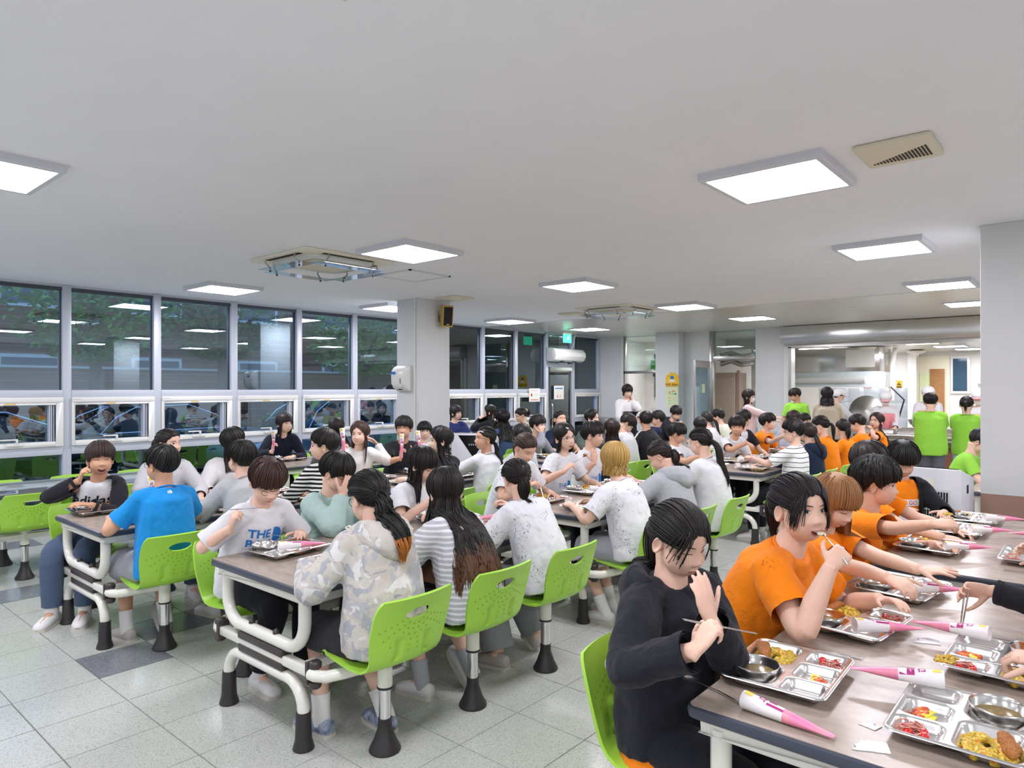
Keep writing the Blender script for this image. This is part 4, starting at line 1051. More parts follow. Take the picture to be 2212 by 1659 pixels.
def facial(root, M, rnd, lod, face, hc):
    n = (6, 9, 15)[lod]; t = np.linspace(-1, 1, n)
    closed = face.get('eyes', 'open'); ew = .0145*face.get('ew', 1)
    for s in (-1, 1):
        x = s*.0305+t*ew*s; bow = 1-t**2
        tilt = t*.0012
        b = MB()
        if closed == 'open':
            hi = .0012+tilt+.0054*bow**.6; lo = .0012+tilt-.0038*bow**.7
            b.grid(patch(x, lo, hi, rnd, M, .0006, 5, .0022), 0)
            ix = s*.0305+face.get('gx', 0)+.0064*np.linspace(-1, 1, 9); c = np.sqrt(np.maximum(0, 1-np.linspace(-1, 1, 9)**2))
            b.grid(patch(ix, .0012-.0040*c, .0020+.0050*c*.9, rnd, M, .0027, 3, .0006), 1)
            b.grid(patch(x, hi-.0004, hi+.0017*(.4+.6*bow), rnd, M, .0024, 3), 2)
        else:
            z0 = -.002-.0022*bow if closed == 'down' else -.0002+.0028*bow
            b.grid(patch(x, z0-.0008, z0+.0014*(.5+.5*bow), rnd, M, .0012, 3), 2)
        b.build('eye', [MT['eye_white'], MT['iris'], mat('lash', '1A1310', .6)], root, angle=0, fixn=False)
        xb = s*.0315+t*.0185*s; zb = .0185+.0035*(1-(t+.15)**2)+face.get('brow', 0)+.001*t; th_ = .0034*(1-.55*np.maximum(t, 0))*(1-.3*np.maximum(-t, 0))
        if lod > 0: MB().grid(patch(xb, zb-th_/2, zb+th_/2, rnd, M, .0012, 3)).build('eyebrow', hair_mat(hc), root, angle=0, fixn=False)
    if face.get('mouth') != 'none':
        mo = face.get('mouth', 'closed'); mw = .0205 if mo != 'laugh' else .027; x = t*mw; bow = 1-t**2; b = MB()
        crv = {'closed': 0, 'smile': -.004, 'frown': .0015, 'open': 0, 'laugh': -.007}.get(mo, 0)*(1-t**2)
        if mo in ('open', 'laugh'):
            hgt = .011 if mo == 'open' else .015
            up_ = -.0605+crv*.4; lo = up_-hgt*bow**.6*1.3
            b.grid(patch(x, lo, up_+0*x, rnd, M, .002, 4), 1)
            b.grid(patch(x*.8, up_-.0045*bow**.5, up_-.0002+0*x, rnd, M, .0032, 3), 2)
            b.grid(patch(x*1.05, up_-.0004+0*x, up_+.0035*(.3+.7*bow), rnd, M, .0028, 3, .001), 0); b.grid(patch(x*1.02, lo-.0050*(.3+.7*bow), lo+.0006, rnd, M, .0030, 3, .0012), 0)
        else:
            z0 = -.0648+crv
            b.grid(patch(x, z0+.0003, z0+.0046*(bow**.7)*(1-.25*np.exp(-(t/.15)**2)), rnd, M, .0010, 3, .0006), 0)
            b.grid(patch(x*.94, z0-.0056*bow**.7, z0-.0003+0*x, rnd, M, .0010, 3, .0008), 0)
            b.grid(patch(x, z0-.0006+0*x, z0+.0006+0*x, rnd, M, .0016, 2), 1)
        b.build('mouth', [MT['lip'], MT['mouth_dark'], MT['tooth']], root, angle=0, fixn=False)
PLACE = {   # seat (row, table, side, number), hip x y, head x y z, head heading
 'adidas': (('L',1,-1,0), (-5.610,1.780), (-5.410,1.780,1.091), -102),
 'blue': (('L',1,1,0), (-4.370,1.794), (-4.420,1.794,1.126), 108),
 'p3': (('L',1,-1,1), (-5.610,2.316), (-5.560,2.316,1.163), -65),
 'grey': (('L',1,1,1), (-4.370,2.364), (-4.520,2.364,1.112), 97),
 'wsweat': (('L',1,-1,2), (-5.610,2.847), (-5.560,2.847,1.142), 8),
 'band': (('A',1,-1,0), (-3.640,1.939), (-3.420,1.939,1.089), -98),
 'mint': (('A',1,-1,1), (-3.640,2.483), (-3.560,2.483,1.077), -67),
 'camo': (('A',1,1,0), (-2.400,1.924), (-2.520,1.924,1.103), 85),
 'strip': (('A',1,1,1), (-2.400,2.482), (-2.600,2.482,1.050), 61),
 'wt10': (('A',1,-1,2), (-3.640,3.116), (-3.490,3.116,1.076), -64),
 'graf': (('A',1,1,2), (-2.400,3.077), (-2.620,3.077,1.061), 65),
 'stripeboy': (('L',1,1,2), (-4.370,3.003), (-4.490,3.003,1.160), 144),
 'navyw': (('W',2,-1,0), (-7.790,4.506), (-7.540,4.506,1.166), -83),
 'g14': (('W',2,1,1), (-6.550,4.701), (-6.750,4.701,1.131), 40),
 'g15': (('L',2,-1,0), (-5.610,4.046), (-5.430,4.046,1.153), -149),
 'b16': (('L',2,-1,1), (-5.610,4.647), (-5.490,4.647,1.182), -142),
 'b17': (('W',2,1,2), (-6.550,5.830), (-6.570,5.906,1.043), -127),
 'g18': (('L',2,1,0), (-4.370,4.125), (-4.390,4.125,1.138), 147),
 'g19': (('L',2,1,1), (-4.370,4.711), (-4.400,4.711,1.121), 151),
 'g27': (('L',2,1,2), (-4.370,5.278), (-4.420,5.278,1.116), 70),
 'w20': (('W',3,-1,1), (-7.790,7.622), (-7.740,7.622,1.204), -75),
 'w21': (('W',3,-1,2), (-7.790,8.400), (-7.740,8.400,1.198), 123),
 'w22': (('W',3,1,0), (-6.550,7.441), (-6.600,7.441,1.149), 62),
 'w23': (('W',3,1,1), (-6.550,7.978), (-6.700,7.978,1.184), 150),
 'b24': (('L',3,-1,0), (-5.610,6.789), (-5.410,6.789,1.130), -79),
 'g25': (('L',3,-1,1), (-5.610,7.316), (-5.460,7.316,1.187), -113),
 'g26': (('L',3,-1,2), (-5.610,7.933), (-5.360,7.933,1.182), -84),
 'g28': (('A',2,-1,0), (-3.640,4.093), (-3.390,4.093,1.133), -100),
 'g29': (('A',2,-1,1), (-3.640,4.742), (-3.490,4.742,1.175), -106),
 'b30': (('A',2,-1,2), (-3.640,5.284), (-3.560,5.284,1.163), -74),
 'blonde': (('A',2,1,0), (-2.400,4.047), (-2.550,4.047,1.091), 47),
 'hood': (('A',2,1,1), (-2.400,4.681), (-2.550,4.681,1.082), 109),
 'pony': (('A',2,1,2), (-2.400,5.307), (-2.520,5.307,1.152), 93),
 'g34': (('L',3,1,0), (-4.370,6.874), (-4.370,6.874,1.109), 47),
 'b35': (('L',3,1,1), (-4.370,7.299), (-4.420,7.299,1.162), -54),
 'm36': (('L',3,1,2), (-4.370,7.838), (-4.470,7.838,1.181), 38),
 'b37': (('L',4,-1,0), (-5.610,9.560), (-5.260,9.581,1.115), 124),
 'b38': (('L',4,-1,1), (-5.610,10.180), (-5.310,10.292,1.181), -113),
 'b39': (('A',3,-1,0), (-3.640,7.089), (-3.640,7.089,1.081), -68),
 'g40': (('L',4,1,0), (-4.370,9.203), (-4.370,9.203,1.055), -120),
 'g41': (('L',4,1,1), (-4.370,9.895), (-4.600,9.895,1.124), 95),
 'b42': (('L',4,1,2), (-4.370,10.492), (-4.680,10.492,1.138), 104),
 'b43': (('A',3,-1,1), (-3.640,8.040), (-3.340,8.040,1.130), -159),
 'b44': (('A',3,-1,2), (-3.640,8.623), (-3.490,8.623,1.201), -8),
 'b45': (('A',4,-1,0), (-3.640,9.343), (-3.440,9.343,1.133), -78),
 'b46': (('A',3,1,0), (-2.400,7.187), (-2.400,7.187,1.149), 113),
 'g47': (('A',3,1,1), (-2.400,7.764), (-2.430,7.764,1.110), 57),
 'g48': (('A',3,1,2), (-2.400,8.371), (-2.480,8.371,1.158), 97),
 'b49': (('A',4,-1,1), (-3.640,10.060), (-3.340,10.060,1.156), -22),
 'b50': (('A',4,-1,2), (-3.640,10.587), (-3.360,10.587,1.102), -107),
 'g51': (('A',4,1,0), (-2.400,9.346), (-2.500,9.346,1.087), 45),
 'b52': (('A',4,1,1), (-2.400,9.963), (-2.480,9.963,1.122), 89),
 'g53': (('A',4,1,2), (-2.400,10.627), (-2.400,10.627,1.132), 158),
 'blk': (('R',1,-1,0), (-1.060,2.022), (-1.030,2.022,1.112), -111),
 'org': (('R',1,-1,1), (-1.060,2.657), (-0.860,2.657,1.144), -100),
 'brn': (('R',1,-1,2), (-1.060,3.293), (-0.910,3.293,1.084), -110),
 'ob': (('R',2,-1,0), (-1.060,4.049), (-0.910,4.049,1.087), -81),
 'hb': (('R',2,-1,1), (-1.060,4.570), (-1.060,4.570,1.145), -47),
 'lg': (('R',2,-1,2), (-1.060,5.283), (-1.030,5.283,1.103), -155),
 'bent': (('R',3,-1,1), (-1.060,7.805), (-0.870,7.805,1.087), -94),
 'phone': (None, (-6.056,10.000), (-6.056,10.000,1.538), -124),
 'pink': (None, (-4.566,11.500), (-4.566,11.500,1.450), -83),
 'gboy0': (None, (-4.068,12.300), (-4.068,12.300,1.470), 128),
 'beige': (None, (-3.331,11.600), (-3.331,11.600,1.489), 8),
 'cook0': (None, (-3.613,13.300), (-3.613,13.300,1.449), -65),
 'cook1': (None, (-2.782,12.950), (-2.782,12.950,1.411), -168),
 'cook2': (None, (-2.164,13.000), (-2.164,13.000,1.493), -176),
 'gboy': (None, (-1.787,10.900), (-1.787,10.900,1.409), 7),
 'ggirl': (None, (-1.407,11.200), (-1.407,11.200,1.371), 2),
 'cook3': (None, (-1.468,12.950), (-1.468,12.950,1.440), 174),
}
# ---- wardrobe
K = cloth
WT = K('white_tee', 'DADBDE'); OR = K('orange_tee', 'F38512'); GRN = K('green_tee', '8FCB45'); BLK = K('black_cloth', '24252A'); NAVY = K('navy_cloth', '1F2A44')
SCR = K('scribbled_tee', 'DBDCE0', 'scribble', '4A4C54'); ORS = K('scribbled_orange', 'F38512', 'scribble', '6B3F12', .6)
GREY = K('grey_sweat', 'B9BBBD'); GREYT = K('grey_trousers', '8F9296'); JEAN = K('blue_jeans', '4C5C74'); LJEAN = K('light_jeans', '9FB2C8'); DARKT = K('dark_trousers', '1E2026')
def print_dome(flip=1):
    b = MB(); pts = [(0, 0)]+[(.062*math.cos(a)*flip, .062*math.sin(a)) for a in np.linspace(0, PI/2*1.0, 14)]; pts = [(0, -.03)]+pts[1:1]+[(x, y) for x, y in [(.062*flip, -.03)]]+[(.075*math.cos(a)*flip, .07*math.sin(a)-.01) for a in np.linspace(.0, PI/2, 14)]
    b.add([(x, y, 0) for x, y in pts], [tuple(range(len(pts)))]); return b
def print_bar(w, h):
    return MB().add([(-w, -h, 0), (w, -h, 0), (w, h, 0), (-w, h, 0)], [(0, 1, 2, 3)])
def P_(key, label, **kw):
    seat, hip, head, hy = PLACE[key]
    if seat: kw.setdefault('rot', 90*seat[2])
    else:
        kw.setdefault('rot', hy); kw['seated'] = False; hz = head[2]; kw.setdefault('bs', (hz+.11)/1.60); kw.setdefault('hipz', (hz+.11)*.52); kw.setdefault('lod', 0); hip = (hip[0], hip[1])
    kw['rot'] += kw.pop('turn', 0); dh = kw.pop('dh', (0, 0, 0))
    if seat: kw.setdefault('bs', .95)
    r = person(label, kw.pop('hip', hip), kw.pop('rot'), tuple(a+b for a, b in zip(head, dh)), hy+kw.pop('hturn', 0), **kw)
    r['seat'] = seat; WHO[key] = r; r['label'] = label; return r
WHO = {}
tee = lambda m=WT, **k: dict(mat=m, name='t_shirt', **k)
sweat = lambda m, **k: dict(dict(mat=m, name='sweatshirt', sleeve=1.93, ease=.032), **k)
short = lambda c='17130F', **k: dict(dict(k='short', col=c), **k)
pony = lambda z=.1, c='17130F', **k: dict(dict(k='tight', tie=(0, -1, z), col=c, th=.014), **k)
long_ = lambda L=.28, c='17130F', **k: dict(dict(k='long', L=L, col=c), **k)
bang = lambda L=.12, c='17130F', **k: dict(dict(k='bangs', L=L, col=c), **k)
TR = dict(mat=DARKT); JE = dict(mat=JEAN); SHO = dict(mat=K('grey_shorts', '9A9DA3'), len=.95, ease=.03, wide=1.15); BSH = dict(mat=BLK, len=.92, ease=.025)
# ---- first window-side table
P_('adidas', 'laughing person in a white lettered shirt and open dark cardigan lifting a spoon', lod=2, turn=-38, hair=short('33251F', th=.02), skin='skin_c', face=dict(eyes='squint', mouth='laugh'),
   top=dict(mat=WT, name='sweatshirt', sleeve=1.9, ease=.03, vest=BLK, open=.125, print=[('adidas', .105, .0, .045, 'black_ink', 0, .0022)], ), bottom=JE, R=dict(w=(-5.32, 1.62, .965), curl=.75, f=(.35, .1, .85), pn=(.3, .9, -.1), pole=(1, -.3, -.6)), L=dict(l=(.13, .36, .80)), rnd=1.06)
P_('blue', 'person in a bright blue T-shirt seen from behind at the table', lod=2, hair=dict(k='crop', col='15120F', th=.014, jag=2), glasses='r', skin='skin_c',
   top=tee(K('blue_tee', '1E8BD2'), fat=1.08, ease=.028, print=[('nb', .03, 0, .155, 'white_ink', 1, .001)]), bottom=SHO, R=dict(l=(.16, .34, .80)), L=dict(l=(.2, .30, .79)), feet={1: (-.14, .0, .03, -40), -1: (-.05, 0)}, shoes='shoe_grey')
P_('p3', 'person in a pale grey zip jacket over a white printed top looking down the table', lod=1, turn=-10, hair=dict(k='tight', line='tight', th=.015, col='1B1512', tie=(0, -1, .2), tail=.1), top=sweat(K('pale_grey_zip', 'C4C4C8'), print=[(print_bar(.07, .035), 0, 0, -.02, 'yellow_ink', 0), (print_bar(.05, .02), 0, 0, -.06, 'red_ink', 0)]), bottom=JE, R='eat', L='rest')
P_('grey', 'person in a light grey sweatshirt seen from behind at the table', lod=2, hair=short(th=.018), top=sweat(GREY, fat=1.05), bottom=dict(mat=K('dusty_trousers', '7C8288'), len=1.95), R='eat', L='rest', glasses='r')
P_('wsweat', 'person with long black hair in a fluffy white sweater facing away', lod=1, turn=-25, hair=long_(.2), top=sweat(K('white_sweater', 'DEDCDC'), ease=.04), R='rest', L='rest', bottom=JE)
P_('stripeboy', 'person in a black and white striped top looking left', lod=1, hair=dict(k='crop', col='1C1613', th=.022, jag=4, edge=.3), top=dict(mat=K('bw_stripe', 'EDEDEA', 'stripe', ('1E1E20', .5), 34), sleeve=1.5, ease=.03, name='striped_top'), R='rest', L='rest', bottom=TR)
# ---- nearest middle table
P_('band', 'person with glasses and auburn fringe in a white printed T-shirt holding chopsticks', lod=2, pitch=32, hair=short('3B2620', th=.023, jag=2, pole=(0, -.15, .98)), glasses='r', face=dict(eyes='down', mouth='frown'), turn=8,
   top=tee(WT, sleeve=.85, ease=.035, print=[('THE', .066, -.05, .06, 'blue_ink', 0, .0016), ('BAN', .066, -.05, .0, 'blue_ink', 0, .0016), (print_dome(1), 0, .03, .03, 'blue_ink', 0)]), bottom=TR, R=dict(w=(-3.40, 1.72, .875), f=(.25, .05, .8), pn=(.3, 1, .0), curl=[.7, .75, .85, .9], pole=(1, -.2, -.8), thumb=.9), L=dict(l=(.12, .30, .80)), feet={1: (-.12, 0)}, dh=(0, 0, 0))
P_('mint', 'person in a mint green jacket resting the forehead on one hand', lod=2, pitch=26, hair=short(th=.02, pole=(0, -.2, .97)), glasses='r', face=dict(eyes='down'), rnd=1.05,
   top=sweat(K('mint_jacket', 'A9C3BC', fold=1.4), ease=.045, collar=1, print=[('BAN', .05, 0, -.05, 'blue_ink', 0), ('FAC', .05, 0, -.105, 'blue_ink', 0)]), bottom=TR, R=dict(p='forehead', curl=.2, pole=(.5, .5, -1)), L=dict(l=(.10, .33, .80)))
P_('camo', 'person in a pale camouflage hoodie with a curly orange-tipped ponytail', lod=2, pitch=18, hair=pony(-.12, '15110F', tail=.26, tr=.042, tip='A9672A', curl=.004, groove=.002, th=.024), top=sweat(K('camo', 'C6C1B9', 'camo'), ease=.05, hood=1, wr=1.3, fat=1.02), bottom=dict(mat=BLK, len=.98, ease=.03), R=dict(l=(.10, .30, .82)), L=dict(l=(.17, .34, .79)), feet={1: (-.22, .02), -1: (-.03, 0)}, shoes='shoe_blue', glasses='r')
P_('strip', 'person with very long brown-ended hair in a grey striped shirt', lod=2, pitch=22, hair=long_(.42, '191412', tip='5B3A26', tipf=.55, wave=.005, flare=.10, locks=300, th=.022), top=dict(mat=K('grey_stripe', 'DFE0E2', 'stripe', ('B4B7BC', .42), 40), sleeve=1.6, ease=.045, name='striped_shirt', wr=1.3), bottom=dict(mat=BLK, len=1.3, ease=.03), R='eat', L='rest', feet={1: (-.22, .04, .02, -45), -1: (-.1, 0)}, sock='sock_grey')
P_('wt10', 'person with a long fringe in a white T-shirt bending over the tray', lod=2, pitch=26, hair=bang(.22, '1A1412', locks=200), glasses='wire', face=dict(eyes='down'), top=tee(ease=.03, print=[('THE', .05, .0, -.03, 'blue_ink', 0)]), bottom=TR, R='eat', L='rest')
P_('graf', 'person with a low ponytail in a white T-shirt scribbled over with signatures, nearest such shirt', lod=2, pitch=24, hair=pony(-.28, '1B1411', tail=.13, tr=.036), top=tee(SCR, ease=.04, sleeve=.85, wr=1.3), bottom=dict(mat=GREYT, len=1.95, wide=1.5), R='eat', L='rest', feet={1: (-.18, .06, .03, -50), -1: (-.15, .06)}, shoes='shoe_grey')
# ---- middle distance, left
P_('navyw', 'person in a navy suit with shoulder-length dark hair holding up a pink cone', lod=1, turn=-20, hair=bang(.17, '221512', part=0), top=sweat(K('navy_suit', '191E2D'), ease=.028, name='suit_jacket'), bottom=dict(mat=K('navy_suit', '191E2D')), R=dict(w=(-7.33, 4.22, .86), f=(.1, .1, .95), pn=(.2, 1, 0), curl=.75), L='rest', hs=1.02, bs=1.0, skin='skin_d', face=dict(mouth='smile'))
P_('g14', 'person with long dark hair and grey top seen from behind near the windows', lod=0, hair=long_(.3, '1D1715'), top=sweat(K('charcoal', '55565C')), bottom=TR)
P_('b17', 'person with glasses half hidden behind the person in a black T-shirt', lod=1, turn=150, hair=short(th=.02), glasses='wire', top=tee(WT), bottom=TR, R='lap', L='lap')
P_('g15', 'person with long brown hair in a white long-sleeved top holding a cone', lod=1, turn=-35, hair=long_(.26, '3A241B', wave=.01), top=sweat(K('white_knit', 'E4E2E0'), ease=.025), bottom=TR, R=dict(w=(-5.17, 3.66, 1.0), f=(.1, 0, .95), pn=(.5, .9, 0), curl=.75), L=dict(w=(-5.56, 4.36, 1.03), f=(-.2, -.6, .7), pn=(-.3, -.9, 0), curl=.35), face=dict(mouth='frown'))
P_('b16', 'person with glasses in a black T-shirt holding up two cones', lod=1, turn=-38, hair=short(th=.02), glasses='wire', skin='skin_c', face=dict(mouth='smile', eyes='squint'), top=tee(BLK, ease=.03), bottom=TR, R=dict(w=(-5.25, 4.40, .905), f=(.1, .05, .95), pn=(.4, .9, 0), curl=.75), L=dict(w=(-5.22, 4.60, .93), f=(.1, .05, .95), pn=(.3, -.9, 0), curl=.75))
P_('g18', 'person with long straight black hair and a dark top turned to the left', lod=1, hair=long_(.36, '151110'), top=tee(BLK, ease=.03), bottom=TR, R=dict(l=(.12, .40, .84)), L='rest', skin='skin_d')
P_('g19', 'person with a hair clip and clear glasses in a white T-shirt, hand raised', lod=1, pitch=-6, hair=pony(-.25, '1B1513', tail=.22, tr=.022), glasses='wire', skin='skin_c', face=dict(mouth='open'), top=tee(ease=.028), bottom=TR, R='rest', L=dict(w=(-4.78, 4.60, .86), f=(-.3, -.2, .9), pn=(-.9, .2, 0), curl=.3))
P_('g27', 'person with black hair seen from behind in front of the denim jacket', lod=0, hair=bang(.03), top=tee(K('light_grey_tee', 'C5C8CC')), bottom=TR)
P_('w20', 'person in a navy and grey track top sitting beside the white pillar', lod=0, turn=-25, hair=bang(.04, '171310'), top=sweat(K('track_top', '2A3566', 'stripe', ('C8CDD8', .5), 2.2)), bottom=TR, hs=1.02, bs=1.0)
P_('w21', 'person in black with long hair eating behind the denim jacket', lod=0, turn=20, hair=long_(.3), top=sweat(BLK), bottom=TR, R='mouth', bs=1.0)
P_('w22', 'person with big curly dark hair and a blue denim jacket seen from behind', lod=1, hair=long_(.26, '1A1718', curl=.015, flare=.13, wave=.014, wn=16, th=.024, locks=90), top=sweat(K('denim', '3E5473'), ease=.035), bottom=JE, bs=1.02, hs=1.05)
P_('w23', 'person with a cream hair claw and a pale green scarf bending forward', lod=0, pitch=20, hair=pony(.35, '1E1614', tail=.1, tr=.035, bandc='E6DDC0', bandm='cream_claw', bandr=2.2), top=sweat(K('pale_green', 'C3CE9A')), bottom=TR, bs=1.0)
P_('b24', 'person in a grey long-sleeved top leaning a cheek on a fist', lod=1, hair=short('1D1613', th=.021), top=sweat(K('mid_grey', '8C9096'), ease=.028), bottom=TR, R=dict(w=(-5.33, 6.75, 1.03), f=(0, 0, 1), pn=(-.8, .5, 0), curl=.8))
P_('g25', 'person in a navy T-shirt with a topknot and side ponytail', lod=1, turn=-15, hair=pony(.1, tail=.2, tr=.022), top=tee(NAVY, fat=1.1), bottom=TR, face=dict(eyes='squint'), skin='skin_b', rnd=1.08)
P_('g26', 'person with long black hair in profile by the exit door', lod=0, hair=long_(.2), top=sweat(K('dim_green', '5C6A60')), bottom=TR)
# ---- second middle table
P_('g28', 'person with tied brown hair in a scribbled white T-shirt looking down at a spoon', lod=1, pitch=34, hair=pony(-.1, '3C2A22', tail=.14), top=tee(SCR, ease=.03), bottom=TR, R='eat', face=dict(eyes='down'), skin='skin_b')
P_('g29', 'person with glasses and a hair clip in a scribbled white T-shirt lifting a dumpling', lod=1, pitch=2, roll=8, hair=long_(.12, '17120F'), glasses='wire', top=tee(SCR, ease=.03, print=[('THE', .05, -.04, -.04, 'blue_ink', 0), (print_dome(1), 0, .02, -.06, 'blue_ink', 0)]), bottom=TR, R=dict(w=(-3.28, 4.45, .93), f=(.4, .4, .6), pn=(.4, .8, -.3), curl=.7), L='rest', skin='skin_d', face=dict(mouth='open'))
P_('b30', 'person with a bowl-cut fringe in a white T-shirt, one hand before the chest', lod=1, pitch=4, hair=short('17120F', th=.022), top=tee(ease=.03, print=[('THE', .05, -.04, -.04, 'blue_ink', 0), (print_dome(1), 0, .02, -.06, 'blue_ink', 0)]), bottom=TR, R=dict(w=(-3.36, 5.0, .95), f=(-.1, .1, .95), pn=(-.6, .6, 0), curl=.35, pole=(.6, -.2, -1)), L='rest', skin='skin_b')
P_('blonde', 'person with bobbed blond hair in a scribbled white T-shirt', lod=2, pitch=16, hair=bang(.07, 'BD9A58', locks=260, th=.024, tip='BD9A58'), top=tee(SCR, ease=.04, sleeve=.8, wr=1.2), bottom=dict(mat=K('grey_shorts', '9A9DA3'), len=.98, ease=.03), R='rest', L=dict(w=(-2.76, 3.83, .79), curl=.5), feet={1: (-.12, 0), -1: (-.2, 0)}, shoes='shoe_white')
P_('hood', 'person in a grey hooded top with a loose bun, head bent over the table', lod=1, pitch=34, hair=pony(-.2, '201815', tail=.12, tr=.034), top=dict(mat=K('grey_hoodie', 'A9ADB2'), sleeve=.95, ease=.05, hood=1, name='hoodie'), bottom=TR, L='eat', R='rest', face=dict(eyes='down'))
P_('pony', 'person with a long low ponytail in a plain white T-shirt', lod=1, pitch=14, hair=pony(-.12, '1A1412', tail=.36, tr=.027), top=tee(ease=.035, fat=1.06), bottom=TR, L='eat', R='rest', bs=1.0)
# ---- third tables
P_('g34', 'person with long brown hair over a black T-shirt seen from behind', lod=1, hair=long_(.38, '281B15', flare=.02), top=tee(BLK), bottom=TR)
P_('b35', 'person in a white T-shirt with the head bowed low beside the track jacket', lod=0, pitch=48, hair=short('1C1512', curl=.004), top=tee(), bottom=TR)
P_('m36', 'person in a black track jacket with white shoulder stripes seen from behind', lod=1, hair=dict(k='crop', col='17130F', th=.012), top=sweat(K('track_jacket', '26272B'), fat=1.12, ease=.03), bottom=TR, bs=1.02, skin='skin_c')
P_('b37', 'person with curly hair in a navy T-shirt behind the track jacket', lod=0, turn=60, hair=short('1A1411', curl=.012, th=.022), glasses='wire', top=tee(NAVY), bottom=TR, R='mouth')
P_('b38', 'person in a dark hoodie looking down in front of the arched notice', lod=0, pitch=28, turn=-20, hair=short('14100E', th=.02), top=sweat(K('dark_hoodie', '2B2E38'), hood=1), bottom=TR, R='mouth', face=dict(eyes='down'))
P_('b39', 'person in a white T-shirt with a blue print, head bent to the right', lod=1, pitch=18, hair=short('14100E', th=.02), top=tee(ease=.03, print=[(print_dome(1), 0, 0, -.06, 'blue_ink', 0)]), bottom=TR, R='eat', skin='skin_c')
P_('g40', 'person with dark fringe and bowed head in the far left row', lod=0, pitch=30, turn=-120, hair=bang(.03), top=tee(), bottom=TR, R='lap', L='lap', face=dict(eyes='down'))
P_('g41', 'person with a dark ponytail just behind the bowed fringe', lod=0, hair=pony(0, '2A201C', tail=.25), top=tee(), bottom=TR)
P_('b42', 'person in a cream top with a dark bag strap, head turned left', lod=0, pitch=12, hair=short('14100E', curl=.006), top=sweat(K('cream_top', 'DCDACB')), bottom=JE)
P_('b43', 'person with a heavy fringe in a white T-shirt looking at the camera', lod=1, pitch=4, turn=-25, hair=short('201713', th=.026, pole=(0, 0, 1)), skin='skin_c', top=tee(print=[(print_dome(1), 0, 0, -.1, 'blue_ink', 0)]), bottom=TR, R=dict(w=(-3.12, 7.80, .965), f=(.6, .1, -.4), curl=.6, pole=(1, .2, -.8)), L='rest')
P_('b44', 'person in a black padded vest over a white shirt facing away', lod=0, turn=-20, hair=short('17120F'), top=tee(vest=BLK, open=.03), bottom=TR)
P_('b45', 'person in an orange T-shirt in profile with raised forearm', lod=1, hair=short('1C1512', th=.021), top=tee(OR, ease=.03, fat=1.06), bottom=TR, R=dict(w=(-3.12, 9.0, .98), f=(.2, 0, .9), pn=(.3, .9, 0), curl=.6, pole=(.4, 0, -1)), skin='skin_d', rnd=1.05)
P_('b46', 'person with curly hair and glasses in a thin-striped white shirt', lod=1, pitch=6, hair=dict(k='crop', col='151110', curl=.010, th=.028, jag=4, edge=.4), glasses='wire', top=dict(mat=K('thin_stripe', '2A2A2E', 'stripe', ('E6E6E4', .13), 21), sleeve=.85, ease=.03, name='striped_t_shirt'), bottom=TR, L='eat', R='rest')
P_('g47', 'person with a navy hood and ponytail behind the thin-striped shirt', lod=0, hair=pony(-.1, '2A201B', tail=.22), top=sweat(K('navy_hoodie', '202A40'), hood=1), bottom=TR)
P_('g48', 'person in an orange T-shirt with a short ponytail, head bent left', lod=1, pitch=24, hair=pony(-.1, '17120F', tail=.2, tr=.022), top=tee(OR, ease=.03), bottom=TR, L='eat', skin='skin_d')
P_('b49', 'person with dark brown hair half hidden behind curly hair at the back', lod=0, hair=bang(.02, '2A1F1B'), top=sweat(K('lilac_grey', 'A6A9B8')), bottom=TR)
P_('b50', 'person with glasses in a green T-shirt eating at the far table', lod=0, hair=short('14100E'), glasses='r', top=tee(GRN), bottom=TR, R='mouth')
P_('g51', 'person in an orange T-shirt with a knotted ponytail seen from behind', lod=1, pitch=10, hair=pony(-.1, '17120F', tail=.14, tr=.03), top=tee(OR, ease=.03), bottom=TR)
P_('b52', 'person with short black hair in orange leaning over a tray', lod=0, pitch=24, hair=short('14100E'), top=tee(OR), bottom=TR, L='eat')
P_('g53', 'person with glasses and long brown hair in orange holding food to the mouth', lod=1, pitch=-8, turn=25, hair=long_(.3, '2C1C15'), glasses='r', top=tee(OR, ease=.03), bottom=TR, L='mouth', face=dict(mouth='open'), rnd=1.06, skin='skin_b')
P_('bent', 'person in a bright green T-shirt leaning far forward behind the air purifier', lod=0, pitch=40, hair=short('14100E'), top=tee(GRN, fat=1.05), bottom=TR)
